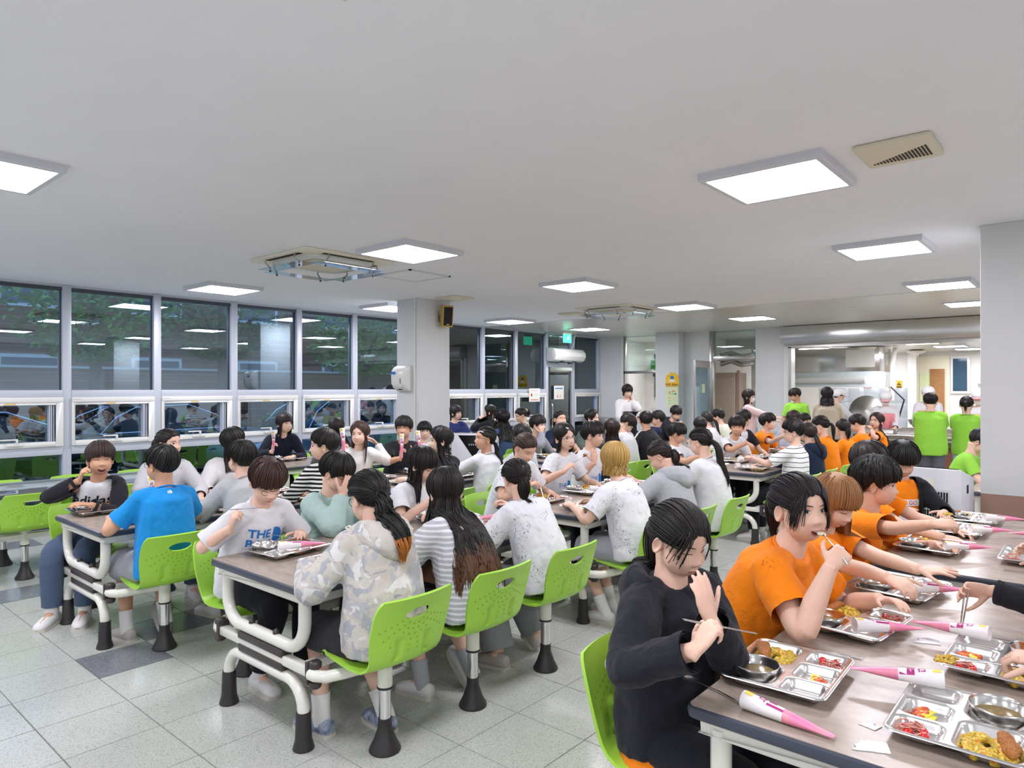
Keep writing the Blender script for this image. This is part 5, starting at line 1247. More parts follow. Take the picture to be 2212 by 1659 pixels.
# ---- right-hand tables
P_('blk', 'person in a black jacket covering the mouth with one hand and holding chopsticks', lod=2, pitch=20, roll=3, turn=-14, hair=pony(.02, '1A1513', tail=.20, tr=.03, line='swept', wisps=26, wside=1), top=sweat(K('black_jacket', '212229', fold=1.6), ease=.045, wr=1.4, hood=1), bottom=TR, skin='skin_a', face=dict(eyes='down', mouth='closed'),
   R=dict(w=(-.82, 1.70, .90), f=(.25, .42, .6), pn=(.25, .6, -.5), curl=[.55, .7, .85, .95], thumb=.9, pole=(.9, -.4, -.8)), L=dict(w=(-.86, 1.88, .925), f=(-.25, .0, .9), pn=(-.8, .3, .2), curl=[.1, .12, .15, .18], pole=(-.8, -.2, -.9), thumb=.2), bs=.98, hs=1.04)
P_('org', 'person in an orange T-shirt with pen scribbles eating from a spoon', lod=2, pitch=-2, hair=pony(.3, '1A1416', tail=.16, tr=.032, th=.022, sway=(-.6, -.6, 0), line='swept', bandr=2.6, wisps=60, wa=(20, 52), we=(-40, -15)), top=tee(ORS, ease=.035, fat=1.16, sleeve=.72, print=[(print_bar(.11, .026), 0, 0, -.01, 'white_ink', 0), ("LET'S GO", .045, 0, -.01, 'red_ink', 0, 0, .0042)]), bottom=TR, skin='skin_a', rnd=1.08, hs=1.10, bs=1.05, hturn=-24, face=dict(mouth='open', ew=.9),
   R=dict(w=(-.69, 2.44, 1.00), f=(.25, .55, .45), pn=(-.5, .2, -.85), curl=[.7,.8,.9,.95], thumb=.9, pole=(.5, -.1, -1)), L=dict(w=(-.62, 2.80, .82), curl=.3))
P_('brn', 'person with light brown hair in an orange T-shirt looking down', lod=2, pitch=30, hair=bang(.22, '9A6C42', locks=220, tip='8A5A32'), top=tee(OR, ease=.03, print=[(print_bar(.10, .024), 0, 0, .0, 'white_ink', 0), ("LET'S GO", .042, 0, .0, 'red_ink', 0, 0, .0042)]), bottom=TR, skin='skin_d', face=dict(eyes='down'), R=dict(w=(-.56, 2.86, .875), f=(.6, -.3, -.1), curl=.55), L=dict(w=(-.52, 3.22, .84), f=(.9, .1, .12), pn=(0, .2, -1), curl=.08, spread=.35))
P_('ob', 'person with thick wavy black hair in an orange T-shirt, in profile with a full spoon', lod=2, pitch=4, hair=short('14100F', th=.030, curl=.008, pole=(0, -.1, .99), locks=220), top=tee(OR, ease=.032, sleeve=.8), bottom=TR, skin='skin_b', R=dict(w=(-.52, 3.62, .985), f=(.85, .1, .15), pn=(0, .5, -.85), curl=.65, pole=(.7, .1, -.8)), L='rest', hs=1.05)
P_('hb', 'person with black bowl-cut hair in orange half hidden behind wavy hair', lod=1, hair=short('191412', th=.024), top=tee(OR), bottom=TR)
P_('lg', 'person in a black jacket open over an orange shirt lettered in white, head bowed', lod=2, pitch=30, turn=-55, hair=short('100E0F', th=.026, pole=(0, -.1, .99), jag=1.5, locks=220), top=dict(mat=OR, name='t_shirt', sleeve=1.9, ease=.03, vest=K('black_jacket', '212229'), open=.105, print=[(print_bar(.10, .022), 0, 0, .02, 'white_ink', 0), ("LET'S GO", .040, 0, .02, 'red_ink', 0, 0, .0042), (print_bar(.085, .05), 0, 0, -.075, 'white_ink', 0)]), bottom=TR, skin='skin_b', face=dict(eyes='down'), R=dict(l=(.13, .30, .82)), L=dict(l=(.16, .28, .80)))
for key, lab, hip, hd, w in (('r71', 'person in a black sleeve reaching in from the right with chopsticks over the tray', (.20, 3.14), (.08, 3.16, 1.13), dict(w=(-.30, 2.97, .875), f=(-.93, .05, -.1), pn=(-.2, -.9, -.4), curl=[.45, .6, .75, .85], thumb=.8)),
                        ('r72', 'person at the right edge whose hand holds a heaped spoon', (.20, 2.58), (.08, 2.58, 1.13), dict(w=(-.12, 2.32, .865), f=(-.75, .1, -.05), pn=(-.1, .2, -.9), curl=.6)),
                        ('r73', 'person at the right edge whose fingers hold a cone at the farther table', (.20, 4.25), (.08, 4.2, 1.13), dict(w=(-.20, 3.98, .845), f=(-.9, .05, .1), pn=(-.2, -.8, -.3), curl=.5))):
    PLACE[key] = (('R', 2 if key == 'r73' else 1, 1, {'r71': 2, 'r72': 1, 'r73': 0}[key]), hip, hd, 90)
    P_(key, lab, lod=1 if key != 'r71' else 2, hair=short(), top=sweat(BLK, ease=.028) if key == 'r71' else tee(OR), bottom=TR, R='lap' if key != 'r72' else w, L=w if key != 'r72' else 'lap')
# ---- people standing
LT = dict(mat=DARKT)
P_('phone', 'standing person in a white blouse and black pinafore reading a phone', turn=0, hair=bang(.05, '15110F'), top=sweat(K('white_blouse', 'E8E8E8'), ease=.03), bottom=dict(mat=BLK, ease=.04, name='skirt', wide=1.5), R=dict(l=(.02, .26, 1.12), curl=.5), L='cheek', pitch=14, face=dict(eyes='down'), lod=1)
P_('pink', 'standing person in a pale pink jacket and face mask holding out one arm', hair=bang(.12, '241715', wave=.012), top=sweat(K('pink_jacket', 'E3C3C4'), ease=.035, name='jacket'), bottom=LT, R=dict(l=(.12, .5, 1.10), curl=.3), L=dict(l=(.15, .4, 1.05)), lod=1, turn=8)
P_('gboy0', 'standing person in a green T-shirt by the servery corner looking down', hair=short('1D1714', jag=5), top=tee(GRN), bottom=LT, pitch=22, turn=60, R='down', L='down', lod=1, skin='skin_c')
P_('beige', 'standing person in a beige jacket with dark wavy hair seen from behind', hair=bang(.14, '1B1416', wave=.012, flare=.03), top=sweat(K('beige_jacket', 'B9AD98'), ease=.04, name='jacket'), bottom=LT, R='serve', L='serve', lod=1)
CK = K('cook_white', 'D4D3D6')
for k, l in (('cook0', 'kitchen worker in a white cap half hidden behind the beige jacket'), ('cook1', 'kitchen worker in a pink apron, white cap and mask bending over the food'), ('cook2', 'kitchen worker in white behind the person in a large green T-shirt'), ('cook3', 'kitchen worker in a white cap and mask beside the right pillar')):
    P_(k, l, hair=dict(k='tight', tie=(0, -1, 0), tail=.04, th=.008), top=sweat(CK, ease=.035), bottom=dict(mat=CK), R='serve', L='serve', pitch=30 if k == 'cook1' else 18, lod=1, face=dict(eyes='down', mouth='none'), group='kitchen staff')
P_('gboy', 'standing person in a green T-shirt and grey trousers with short black hair, back turned', hair=short('14100E', th=.014), top=tee(GRN, fat=1.08, ease=.045, hem=-.22), bottom=dict(mat=K('charcoal_trousers', '5E6066'), wide=1.2), R='serve', L='serve', lod=1, pitch=12)
P_('ggirl', 'standing person in a green T-shirt and jeans with a ponytail, back turned', hair=pony(.15, '17120F', tail=.12), top=tee(GRN, ease=.035, hem=-.2), bottom=dict(mat=LJEAN), R='serve', L='serve', lod=1, pitch=12)
# ---- things people wear: caps, masks, aprons, clips
def worn(key):
    r = WHO[key]; return r['root'], r['head'], r['rnd']
def mask(key):
    root, M, rnd = worn(key); x = np.linspace(-.056, .056, 13); b = MB().grid(patch(x, -.096+.02*(np.abs(x)/.056)**2, -.022-.012*(np.abs(x)/.056)**2, rnd, M, .006, 7, .006))
    b.build('face_mask', mat('mask_white', 'E9E9E6', .8), root, angle=0)
def cap(key):
    root, M, rnd = worn(key); rows = []
    for t in np.linspace(0, 1, 9):
        row = []
        for a in np.linspace(0, 2*PI, 36, endpoint=False):
            e = math.radians(90-t*(68 if math.cos(a) > 0 else 92+20*(-math.cos(a)))); d = np.array([math.cos(e)*math.sin(a), math.cos(e)*math.cos(a), math.sin(e)]); r = float(head_r(d[None], rnd)[0])+.02+.006*math.sin(a*18)*t+.012*math.sin(PI*t)-.012*(t > .99); row.append(M @ Vector(d*r))
        rows.append(row)
    MB().loft(rows, 0, True, False).build('cap', mat('cap_white', 'EDEDED', .8), root, angle=0)
    rows = []
    for k, (ext, dz) in enumerate(((0, .0), (.045, -.016), (.047, -.02), (0, -.006))):
        rows.append([M @ Vector((math.sin(a)*(.078+ext*.25), math.cos(a)*(.094+ext)*1.0, .048+dz-.01*abs(math.sin(a)))) for a in np.linspace(-1.1, 1.1, 15)])
    MB().grid(rows).build('cap_visor', mat('visor_pink', 'DDA6AC', .6), root, angle=0)
for k in ('cook0', 'cook1', 'cook2', 'cook3'): cap(k); mask(k)
mask('pink')
def front_panel(key, name, m, q0, q1, w, parent_shift=.03):
    r = WHO[key]; b = MB(); rows = []
    for q in np.linspace(q0, q1, 9):
        c = r['spine'](max(0, q)) if q >= 0 else r['spine'](0)+Vector((0, .0, q*.9)); t = r['spt'](max(0, min(1, q))); X = r['X']; f = t.cross(X).normalized(); f = f if f.y > 0 else -f
        rows.append([c+X*(w*s)+f*(.20*math.sqrt(max(0, 1-(s*.85)**2))) for s in np.linspace(-1, 1, 13)])
    bm_rows = []
    for row in rows:
        rr = []
        for p in row:
            dirv = Vector((0, -1, 0)); h = r['bvh'].ray_cast(p+Vector((0, .2, 0)), dirv, .5) if r['bvh'] else (None,)
            rr.append(h[0]+Vector((0, .012, 0)) if h and h[0] is not None else Vector((p.x, p.y-.04, p.z)))
        bm_rows.append(rr)
    b.grid(bm_rows); o = b.build(name, m, r['root'], angle=0); md = o.modifiers.new('s', 'SOLIDIFY'); md.thickness = .006; return o
PINK = K('apron_pink', 'E08E94')
for k in ('cook1', 'cook2', 'cook3'):
    r = WHO[k]
    if r['bvh'] is None:
        bm = bmesh.new(); bm.from_mesh(r['shirt'].data); r['bvh'] = BVHTree.FromBMesh(bm); bm.free()
    front_panel(k, 'apron', PINK, -.35, .74, .135)
r = WHO['phone']
if r['bvh'] is None:
    bm = bmesh.new(); bm.from_mesh(r['shirt'].data); r['bvh'] = BVHTree.FromBMesh(bm); bm.free()
front_panel('phone', 'pinafore_bib', BLK, -.1, .62, .12)
# hair clips
for k, a_, e_ in (('g19', -.75, .62), ('g29', .35, .85)):
    root, M, rnd = worn(k); d = np.array([math.cos(e_)*math.sin(a_), math.cos(e_)*math.cos(a_), math.sin(e_)]); r0 = float(head_r(d[None], rnd)[0])+.02
    MB().tube([M @ (Vector(d*r0)+Vector((0, .025*t, .006-.006*t*t))) for t in np.linspace(-1, 1, 6)], [(.003, .006)]*6, 6, round_end=3).build('hair_clip', MT['white_plastic'], root)
# track jacket shoulder stripes
r = WHO['m36']
for s in (-1, 1):
    for o in (-.014, 0, .014):
        pts = []
        for t in np.linspace(0, 1, 12):
            c = r['N'].lerp(r['elbow', s], t)+r['X']*(s*.02)*math.sin(t*PI); up = Vector((0, -.35, 1)).normalized(); p = c+up*.3+Vector((0, o, 0)); h = None
            bm = None
            if r['bvh'] is None:
                bmx = bmesh.new(); bmx.from_mesh(r['shirt'].data); r['bvh'] = BVHTree.FromBMesh(bmx); bmx.free()
            h = r['bvh'].ray_cast(p, -up, .6)
            if h[0] is not None: pts.append(h[0]+up*.002)
        if len(pts) > 3: MB().tube(pts, [(.004, .0015)]*len(pts), 4).build('stripe', MT['white_ink'], r['shirt'])
# bracelets / watch straps
for k, s in (('g19', -1), ('g53', -1), ('wt10', -1)):
    r = WHO[k]; w_ = r['wrist', s]; e_ = r['elbow', s]; d = (e_-w_).normalized(); c = w_+d*.03; x = d.orthogonal().normalized(); y = d.cross(x)
    MB().tube([c+x*(.029*math.cos(a))+y*(.029*math.sin(a)) for a in np.linspace(0, 2*PI, 13)[:-1]], .003, 5, closed=True).build('bracelet', MT['black_ink'], r['root'])
# orange hem showing under the black jacket
r = WHO['blk']; sp, st, Xb = r['spine'], r['spt'], r['X']; rows = []
for q in (-.30, -.2, -.08):
    c = sp(q); f = st(0).cross(Xb).normalized(); rows.append([c+Xb*(.19*math.cos(a))+f*(.15*math.sin(a)) for a in np.linspace(0, 2*PI, 25)[:-1]])
MB().loft(rows, 0, False, False).build('orange_hem', OR, r['root'])
# ================================================================= TRAYS, FOOD, CUTLERY
def sd_rr(x, y, cx, cy, hx, hy, r):
    qx = np.abs(x-cx)-hx+r; qy = np.abs(y-cy)-hy+r
    return np.hypot(np.maximum(qx, 0), np.maximum(qy, 0))+np.minimum(np.maximum(qx, qy), 0)-r
COMP = [(-.088, -.066, .084, .068, .03, .026), (.092, -.066, .080, .068, .045, .026), (-.122, .079, .050, .056, .024, .024), (.0, .079, .058, .056, .024, .024), (.122, .079, .050, .056, .024, .024)]
def tray_mesh():
    nx, ny = 84, 68; W, D = .185, .150
    X, Y = np.meshgrid(np.linspace(-W, W, nx+1), np.linspace(-D, D, ny+1)); Z = np.zeros_like(X)+.031
    for cx, cy, hx, hy, r, dep in COMP:
        d = sd_rr(X, Y, cx, cy, hx, hy, r); Z -= dep*sstep(-d, -.002, .020)
    rim = sd_rr(X, Y, 0, 0, W, D, .03); Z += .004*sstep(rim, -.012, -.004)-.006*sstep(rim, -.004, .0)
    b = MB(); n = nx+1
    keep = rim < .0005
    # pull outside corner points onto the rounded outline
    for j in range(ny+1):
        for i in range(nx+1):
            if rim[j, i] > 0:
                cx = math.copysign(W-.03, X[j, i]); cy = math.copysign(D-.03, Y[j, i]); v = np.array([X[j, i]-cx, Y[j, i]-cy]); v *= .03/np.linalg.norm(v); X[j, i], Y[j, i] = cx+v[0], cy+v[1]; Z[j, i] = .029
    b.grid([[(X[j, i], Y[j, i], Z[j, i]) for i in range(n)] for j in range(ny+1)])
    return b.mesh('tray', MT['steel_tray'], angle=0)
TRAY_ME = tray_mesh()
def bowl_mesh():
    prof = [(0, .004), (.03, .004), (.045, .008), (.058, .022), (.0635, .04), (.0655, .047), (.067, .048), (.0672, .046), (.065, .04), (.0595, .021), (.046, .005), (.03, 0), (0, 0)]
    return MB().lathe(prof, 32).mesh('bowl', MT['steel_bright'], angle=50)
BOWL_ME = bowl_mesh(); SOUP_ME = MB().lathe([(0, .022), (.0575, .022), (.0577, .0215)], 28).mesh('soup', mat('soup', '9A8352', .12, noise_amt=.35, noise_scale=60))
def foodmat(name, cols, scale=90, rough=.45, bump=.5):
    m = bpy.data.materials.new(name); m.use_nodes = True; nt = m.node_tree; b = nt.nodes['Principled BSDF']; tc = node(nt, 'ShaderNodeTexCoord'); v = node(nt, 'ShaderNodeTexVoronoi', i_Scale=scale); nt.links.new(tc.outputs['Object'], v.inputs['Vector'])
    s = node(nt, 'ShaderNodeSeparateColor'); nt.links.new(v.outputs['Color'], s.inputs[0]); r = node(nt, 'ShaderNodeValToRGB'); r.color_ramp.interpolation = 'CONSTANT'; e = r.color_ramp.elements
    e[0].position, e[0].color = 0, lin(cols[0][1]); e[1].position, e[1].color = cols[1][0], lin(cols[1][1])
    for p, c in cols[2:]: x = e.new(p); x.color = lin(c)
    nt.links.new(s.outputs[0], r.inputs[0]); nt.links.new(r.outputs[0], b.inputs['Base Color']); b.inputs['Roughness'].default_value = rough
    bp = node(nt, 'ShaderNodeBump', i_Strength=bump, i_Distance=.004); nt.links.new(v.outputs['Distance'], bp.inputs['Height']); nt.links.new(bp.outputs[0], b.inputs['Normal']); MT[name] = m; return m
foodmat('curry', [(0, 'C9A22A'), (.35, 'DDBB3C'), (.62, 'A58F2C'), (.8, 'E5CE62'), (.92, 'D0762A')], 240)
foodmat('rice', [(0, 'EDE6C4'), (.5, 'F2EEDD'), (.8, 'E3D089')], 320)
foodmat('cutlet', [(0, 'A9662A'), (.4, 'BC7C38'), (.8, '925420')], 420, .6, .6); foodmat('kimchi', [(0, 'C8531F'), (.45, 'DB7A3A'), (.75, 'B03A18')], 120)
mat('tomato', 'CC1F17', .12, coat=.5); mat('radish', 'E9DC4A', .25); mat('slaw', 'E0A98E', .45, col2='C06A6E', noise_scale=70); mat('cone_white', 'EFECEB', .35); mat('cone_pink', 'E97FB2', .35, col2='EE9BA4', noise_scale=22); mat('cone_label', 'F4CE1C', .4); mat('cone_magenta', 'B0257E', .4)
def lumps(n, rx, ry, rz, r0, r1, vox, rng, zoff=0):
    b = MB()
    for k in range(n):
        a = rng.uniform(0, 6.28); q = math.sqrt(rng.random()); x = rx*q*math.cos(a); y = ry*q*math.sin(a); r = rng.uniform(r0, r1); z = rz*(1-q*q)*rng.random()+r*.6+zoff
        rings = [[(x+r*math.sin(t)*math.cos(p), y+r*math.sin(t)*math.sin(p), z+r*.85*math.cos(t)) for p in np.linspace(0, 2*PI, 8, endpoint=False)] for t in np.linspace(.2, PI-.2, 6)]
        b.loft(rings)
    return remesh(b, vox, 1, .3)
rg = random.Random(3)
CURRY = []
for k in range(4):
    b = MB(); b.lathe([(.0, .0), (.05, .0), (.054, .006), (.04, .014), (0, .02)], 14)
    me = lumps(70, .058, .046, .016, .006, .011, .0032, rg); me.materials.append(MT['curry']); me.polygons.foreach_set('use_smooth', [True]*len(me.polygons)); CURRY.append(me)
RICE = lumps(26, .024, .02, .012, .004, .007, .0028, rg); RICE.materials.append(MT['rice'])
KIMCHI = lumps(22, .026, .016, .012, .004, .008, .003, rg); KIMCHI.materials.append(MT['kimchi'])
b = MB(); b.tube([(-.055, 0, .014), (-.045, .002, .016), (-.02, -.003, .019), (.01, .002, .018), (.04, 0, .016), (.055, .004, .013)], [(.010, .008), (.017, .011), (.021, .013), (.020, .012), (.016, .011), (.008, .007)], 14, round_end=3)
CUT = remesh(b, .0035, 1); wrinkle(CUT, .003, 60, 2.0); CUT.materials.append(MT['cutlet']); CUT.polygons.foreach_set('use_smooth', [True]*len(CUT.polygons))
TOM = MB().lathe([(0, -.0118), (.006, -.0105), (.0105, -.006), (.0122, 0), (.0108, .006), (.006, .0105), (.002, .0108), (0, .0098)], 14).mesh('tomato', MT['tomato'], angle=0)
b = MB()
for k in range(46):
    a = rg.uniform(0, 6.28); p = Vector((rg.uniform(-.02, .02), rg.uniform(-.016, .016), rg.uniform(.003, .016))); d = Vector((math.cos(a), math.sin(a), rg.uniform(-.3, .4)))*.011; q = Vector((rg.uniform(-1, 1), rg.uniform(-1, 1), rg.uniform(-1, 1)))*.004
    b.tube([p-d, p+q, p+d], .0013, 4)
SLAW = b.mesh('slaw', MT['slaw'], angle=0)
b = MB(); half = [(.026*math.cos(a), .026*math.sin(a)) for a in np.linspace(0, PI, 12)]; b.prism(half, 0, .004)
RADISH = b.mesh('radish', MT['radish'], bevel=.001)
def cone_mesh():
    b = MB(); n = 20; rings = []
    for y, r, fl in ((-.112, .0235, 1), (-.108, .0242, 1), (-.06, .0212, 1), (-.0, .0178, 1), (.05, .0148, .8), (.085, .0130, .5), (.112, .0125, .2), (.122, .0105, .16), (.1265, .006, .12)):
        rings.append([(r*math.cos(a), y, r*fl*math.sin(a)+.0) for a in np.linspace(0, 2*PI, n, endpoint=False)])
    b.loft(rings[:4], 0, False, False); b.loft(rings[3:], 1, False, True)
    b.loft([[(x*.93, y+.004, z*.93) for x, y, z in rings[0]], [(x*.99, y, z*.99) for x, y, z in rings[0]]], 0, True, False)
    return b.mesh('wrapper', [MT['cone_white'], MT['cone_pink']], angle=50)
CONE_ME = cone_mesh()
def wrap_print(s, size, y0, m, bold=0):
    me = text_mesh(s, size, 0, 'CENTER', bold); bm = bmesh.new(); bm.from_mesh(me); bmesh.ops.triangulate(bm, faces=bm.faces)
    for _ in range(2): bmesh.ops.subdivide_edges(bm, edges=[e for e in bm.edges if e.calc_length() > .005], cuts=1); bmesh.ops.triangulate(bm, faces=bm.faces)
    for v in bm.verts:
        y = y0+v.co.x; r = float(np.interp(y, [-.112, -.06, 0, .05, .085], [.0240, .0214, .0180, .015, .0132]))+.0006; a = PI/2+v.co.y/r*-1.0; v.co = (r*math.cos(a)*-1, y, r*math.sin(a))
    bm.to_mesh(me); bm.free(); me.materials.clear(); me.materials.append(MT[m]); return me
CONE_TXT = wrap_print('뜨', .05, -.022, 'cone_magenta', .002); CONE_TXT2 = wrap_print('다', .024, -.058, 'cone_magenta', .001)
b = MB(); b.grid([[(.0246*math.cos(a)*(1-.06*t), -.106+.022*t, .0246*math.sin(a)*(1-.06*t)) for a in np.linspace(1.15, 2.0, 7)] for t in (0, .5, 1)]); CONE_LAB = b.mesh('yellow_label', MT['cone_label'], angle=0)
def cone(label, loc, rz=0, tilt=0, roll=0, M=None, parts=True, group='wrapped ice cream cones'):
    t = thing('ice_cream_cone', label, 'ice cream', group=group)
    link('wrapper', CONE_ME, t)
    if parts: link('lettering', CONE_TXT, t); link('lettering', CONE_TXT2, t); link('yellow_label', CONE_LAB, t)
    t.matrix_world = M if M is not None else T(loc[0], loc[1], loc[2], rz=rz) @ Matrix.Rotation(tilt, 4, 'X') @ Matrix.Rotation(roll, 4, 'Y'); return t
def spoon_mesh():
    b = MB(); rows = []
    for s in np.linspace(-1, 1, 9):
        w = .0185*math.sqrt(max(0, 1-s*s))+.0006; rows.append([(w*u, .105+.026*s, -.007*(1-s*s)*(1-u*u)+.002) for u in np.linspace(-1, 1, 9)])
    b.grid(rows); b.tube([(0, .08, .002), (0, .05, .004), (0, 0, .006), (0, -.06, .004), (0, -.105, .003)], [(.003, .0012), (.0028, .0014), (.0034, .0014), (.0042, .0013), (.005, .0011)], 8, up=(0, 0, 1))
    me = b.mesh('spoon', MT['steel_bright'], angle=50); return me
SPOON_ME = spoon_mesh()
CHOP_ME = MB().tube([(0, -.11, 0), (0, .0, 0), (0, .11, 0)], [(.0032, .0018), (.0026, .0018), (.0015, .0012)], 6, up=(0, 0, 1)).mesh('chopstick', MT['steel_bright'], angle=50)
def aim(p, d, roll=0):
    d = nz(d); up = Vector((0, 0, 1)) if abs(d.z) < .95 else Vector((0, 1, 0)); x = d.cross(up).normalized(); z = x.cross(d)
    return Matrix.Translation(p) @ Matrix((tuple(x), tuple(d), tuple(z))).transposed().to_4x4() @ Matrix.Rotation(roll, 4, 'Y')
def spoon(label, M, group='steel spoons'):
    o = link('spoon', SPOON_ME); tag(o, label, 'spoon', group); o.matrix_world = M; return o
def chopsticks(label, M, spread=.03):
    t = thing('chopsticks', label, 'chopsticks', group='steel chopsticks'); t.matrix_world = M
    for s in (-1, 1):
        c = link('chopstick', CHOP_ME, t); c.matrix_local = T(s*.004, 0, 0, rz=s*spread)
    return t
def item(name, me, M, label, cat, group):
    o = link(name, me); o.matrix_world = M; return tag(o, label, cat, group)
FEED = {}
def meal(who, cx, cy, rot, full=2, empty=False, cutl=True, conepos=None, seedk=0):
    """tray with its food; rot: heading of the eater"""
    rng = random.Random(hash_(who)); B = T(cx, cy, TZ+.001, rz=math.radians(rot))
    far = full == 0
    lab = (lambda s: s+' '+who)
    o = item('meal_tray', TRAY_ME, B, 'steel compartment meal tray '+who, 'tray', 'steel meal trays'); FEED[who] = B
    bw = thing('soup_bowl', 'round steel soup bowl '+who, 'bowl', group='steel soup bowls'); bw.matrix_world = B @ T(.092, -.066, .0065)
    link('bowl', BOWL_ME, bw); link('soup', SOUP_ME, bw)
    item('curry_rice', CURRY[rng.randrange(4)], B @ T(-.09, -.064, .004, rz=0, s=1.28), 'yellow curry rice '+who, 'curry rice', 'servings of curry rice')
    if full:
        item('white_rice', RICE, B @ T(-.045, -.095, .006, rz=rng.uniform(0, 6)), 'small heap of white rice '+who, 'rice', 'heaps of white rice')
        if cutl: item('fried_cutlet', CUT, B @ T(-.08, -.098, .016, rz=rng.uniform(-.2, .4)), 'golden fried cutlet '+who, 'cutlet', 'fried cutlets')
        item('kimchi', KIMCHI, B @ T(.012, .095, .006, rz=rng.uniform(0, 6), s=1.15), 'red kimchi '+who, 'kimchi', 'servings of kimchi')
        item('cabbage_slaw', SLAW, B @ T(-.112, .098, .006, s=1.5), 'shredded pink slaw '+who, 'slaw', 'servings of slaw')
        for k in range(2):
            item('radish_slice', RADISH, B @ T(-.012+.02*k, .062+.01*k, .008+.004*k, rz=rng.uniform(-.4, .4), rx=.1), ('upper', 'lower')[1-k]+' yellow pickled radish slice '+who, 'radish', 'pickled radish slices')
        for k in range(3): item('cherry_tomato', TOM, B @ T(-.142+.022*(k % 2), .062+.018*k-.012*(k % 2), .0185), 'red cherry tomato '+who, 'tomato', 'cherry tomatoes')
    elif rng.random() < .6: item('cherry_tomato', TOM, B @ T(-.13, .07, .0185), 'red cherry tomato '+who, 'tomato', 'cherry tomatoes')
    return B
# near tables: (eater, words, x, y, heading, detail)
MEALS = [('blk', 'before the person in the black jacket', -.716, 2.105, -88), ('org', 'before the person eating in scribbled orange', -.685, 2.70, -96), ('brn', 'before the person with light brown hair', -.650, 3.29, -98),
 ('r72', 'at the lower right corner of the table', -.265, 2.06, 90), ('r71', 'under the reaching black sleeve', -.225, 2.60, 88), ('ob', 'before the wavy haired person in profile', -.695, 4.27, -94), ('hb', 'before the half hidden bowl cut', -.660, 4.86, -92), ('lg', 'before the person in the open black jacket', -.640, 5.33, -90), ('r73', 'at the right edge of the farther right table', -.245, 4.30, 90),
 ('band', 'before the person with auburn fringe', -3.27, 1.97, -84), ('camo', 'before the camouflage hoodie', -2.83, 2.02, 90), ('mint', 'before the mint green jacket', -3.25, 2.53, -90), ('strip', 'before the person with very long hair', -2.80, 2.60, 90), ('wt10', 'before the long fringe', -3.26, 3.12, -90), ('graf', 'before the low ponytail in scribbled white', -2.79, 3.18, 90),
 ('adidas', 'before the laughing person', -5.30, 1.75, -88), ('blue', 'before the bright blue shirt', -4.80, 1.85, 92), ('p3', 'before the pale grey zip jacket', -5.24, 2.36, -90), ('grey', 'before the light grey sweatshirt', -4.77, 2.42, 90), ('wsweat', 'before the fluffy white sweater', -5.23, 2.95, -90), ('stripeboy', 'before the black and white stripes', -4.77, 3.02, 90),
 ('g28', 'before the tied brown hair', -3.24, 4.12, -90), ('g29', 'before the person lifting a dumpling', -3.24, 4.72, -90), ('b30', 'before the bowl cut in white', -3.24, 5.28, -90), ('blonde', 'before the blond bob', -2.80, 4.10, 90), ('hood', 'before the grey hooded top', -2.78, 4.72, 90), ('pony', 'before the long low ponytail', -2.79, 5.30, 90)]
for key, who, x, y, rot in MEALS: meal(who, x, y, rot, 2 if key in ('blk', 'org', 'brn', 'r72', 'r71', 'ob', 'hb', 'lg', 'r73', 'band', 'camo') else 1, cutl=key not in ('band', 'camo', 'mint'))
FARM = [('navyw', 'before the navy suit', -7.40, 4.45, -90), ('g14', 'opposite the navy suit', -6.95, 4.75, 90), ('g15', 'before the white knit top', -5.24, 4.06, -90), ('b16', 'before the black T-shirt with two cones', -5.24, 4.66, -90), ('g18', 'before the straight black hair', -4.76, 4.10, 90), ('g19', 'before the hair clip in white', -4.76, 4.70, 90), ('g27', 'before the black hair seen from behind', -4.76, 5.28, 90),
 ('b24', 'before the grey top resting a cheek', -5.24, 6.75, -90), ('g34', 'before the long brown hair in black', -4.76, 6.8, 90), ('m36', 'before the track jacket', -4.76, 7.85, 90), ('b39', 'before the bent head in white', -3.25, 7.12, -90), ('b43', 'before the heavy fringe', -3.25, 7.78, -90), ('b44', 'before the padded vest', -3.25, 8.4, -90), ('b46', 'before the thin-striped shirt', -2.80, 7.2, 90), ('g47', 'before the navy hood', -2.80, 7.8, 90), ('g48', 'before the short ponytail in orange', -2.80, 8.38, 90),
 ('b45', 'before the orange profile at the far table', -3.25, 9.35, -90), ('g51', 'before the knotted ponytail in orange', -2.80, 9.35, 90), ('b52', 'before the far black hair in orange', -2.80, 9.95, 90), ('g53', 'before the glasses and brown hair in orange', -2.80, 10.5, 90)]
for key, who, x, y, rot in FARM: meal(who, x, y, rot, 0)
# ---- cones lying on tables and trays
ZT = TZ+.027
def lie(label, a, b_, z0=ZT, z1=None, roll=0, parts=True):
    a = Vector((*a, z0)); b_ = Vector((*b_, z1 if z1 is not None else z0-.017)); c = (a+b_)/2; cone(label, None, M=aim(c, b_-a) @ Matrix.Rotation(roll, 4, 'Y'), parts=parts)
lie('pink wrapped cone lying at the near corner of the right table', (-.735, 1.815), (-.515, 1.80))
lie('pink wrapped cone across the tray of the scribbled orange shirt', (-.655, 2.535), (-.46, 2.70), TZ+.058, TZ+.045)
lie('pink wrapped cone across the tray at the lower right corner', (-.335, 2.22), (-.545, 2.175), TZ+.060, TZ+.05)
lie('pink wrapped cone on the tray under the reaching black sleeve', (-.29, 2.735), (-.49, 2.76), TZ+.060, TZ+.045)
lie('pink wrapped cone at the tray of the light brown hair', (-.60, 3.165), (-.42, 3.315), TZ+.058, TZ+.05)
lie('pink wrapped cone behind the reaching black sleeve', (-.12, 3.25), (-.34, 3.37), TZ+.05, TZ+.03)
lie('pink wrapped cone on the tray of the wavy haired person', (-.62, 4.12), (-.43, 4.27), TZ+.058, TZ+.05)
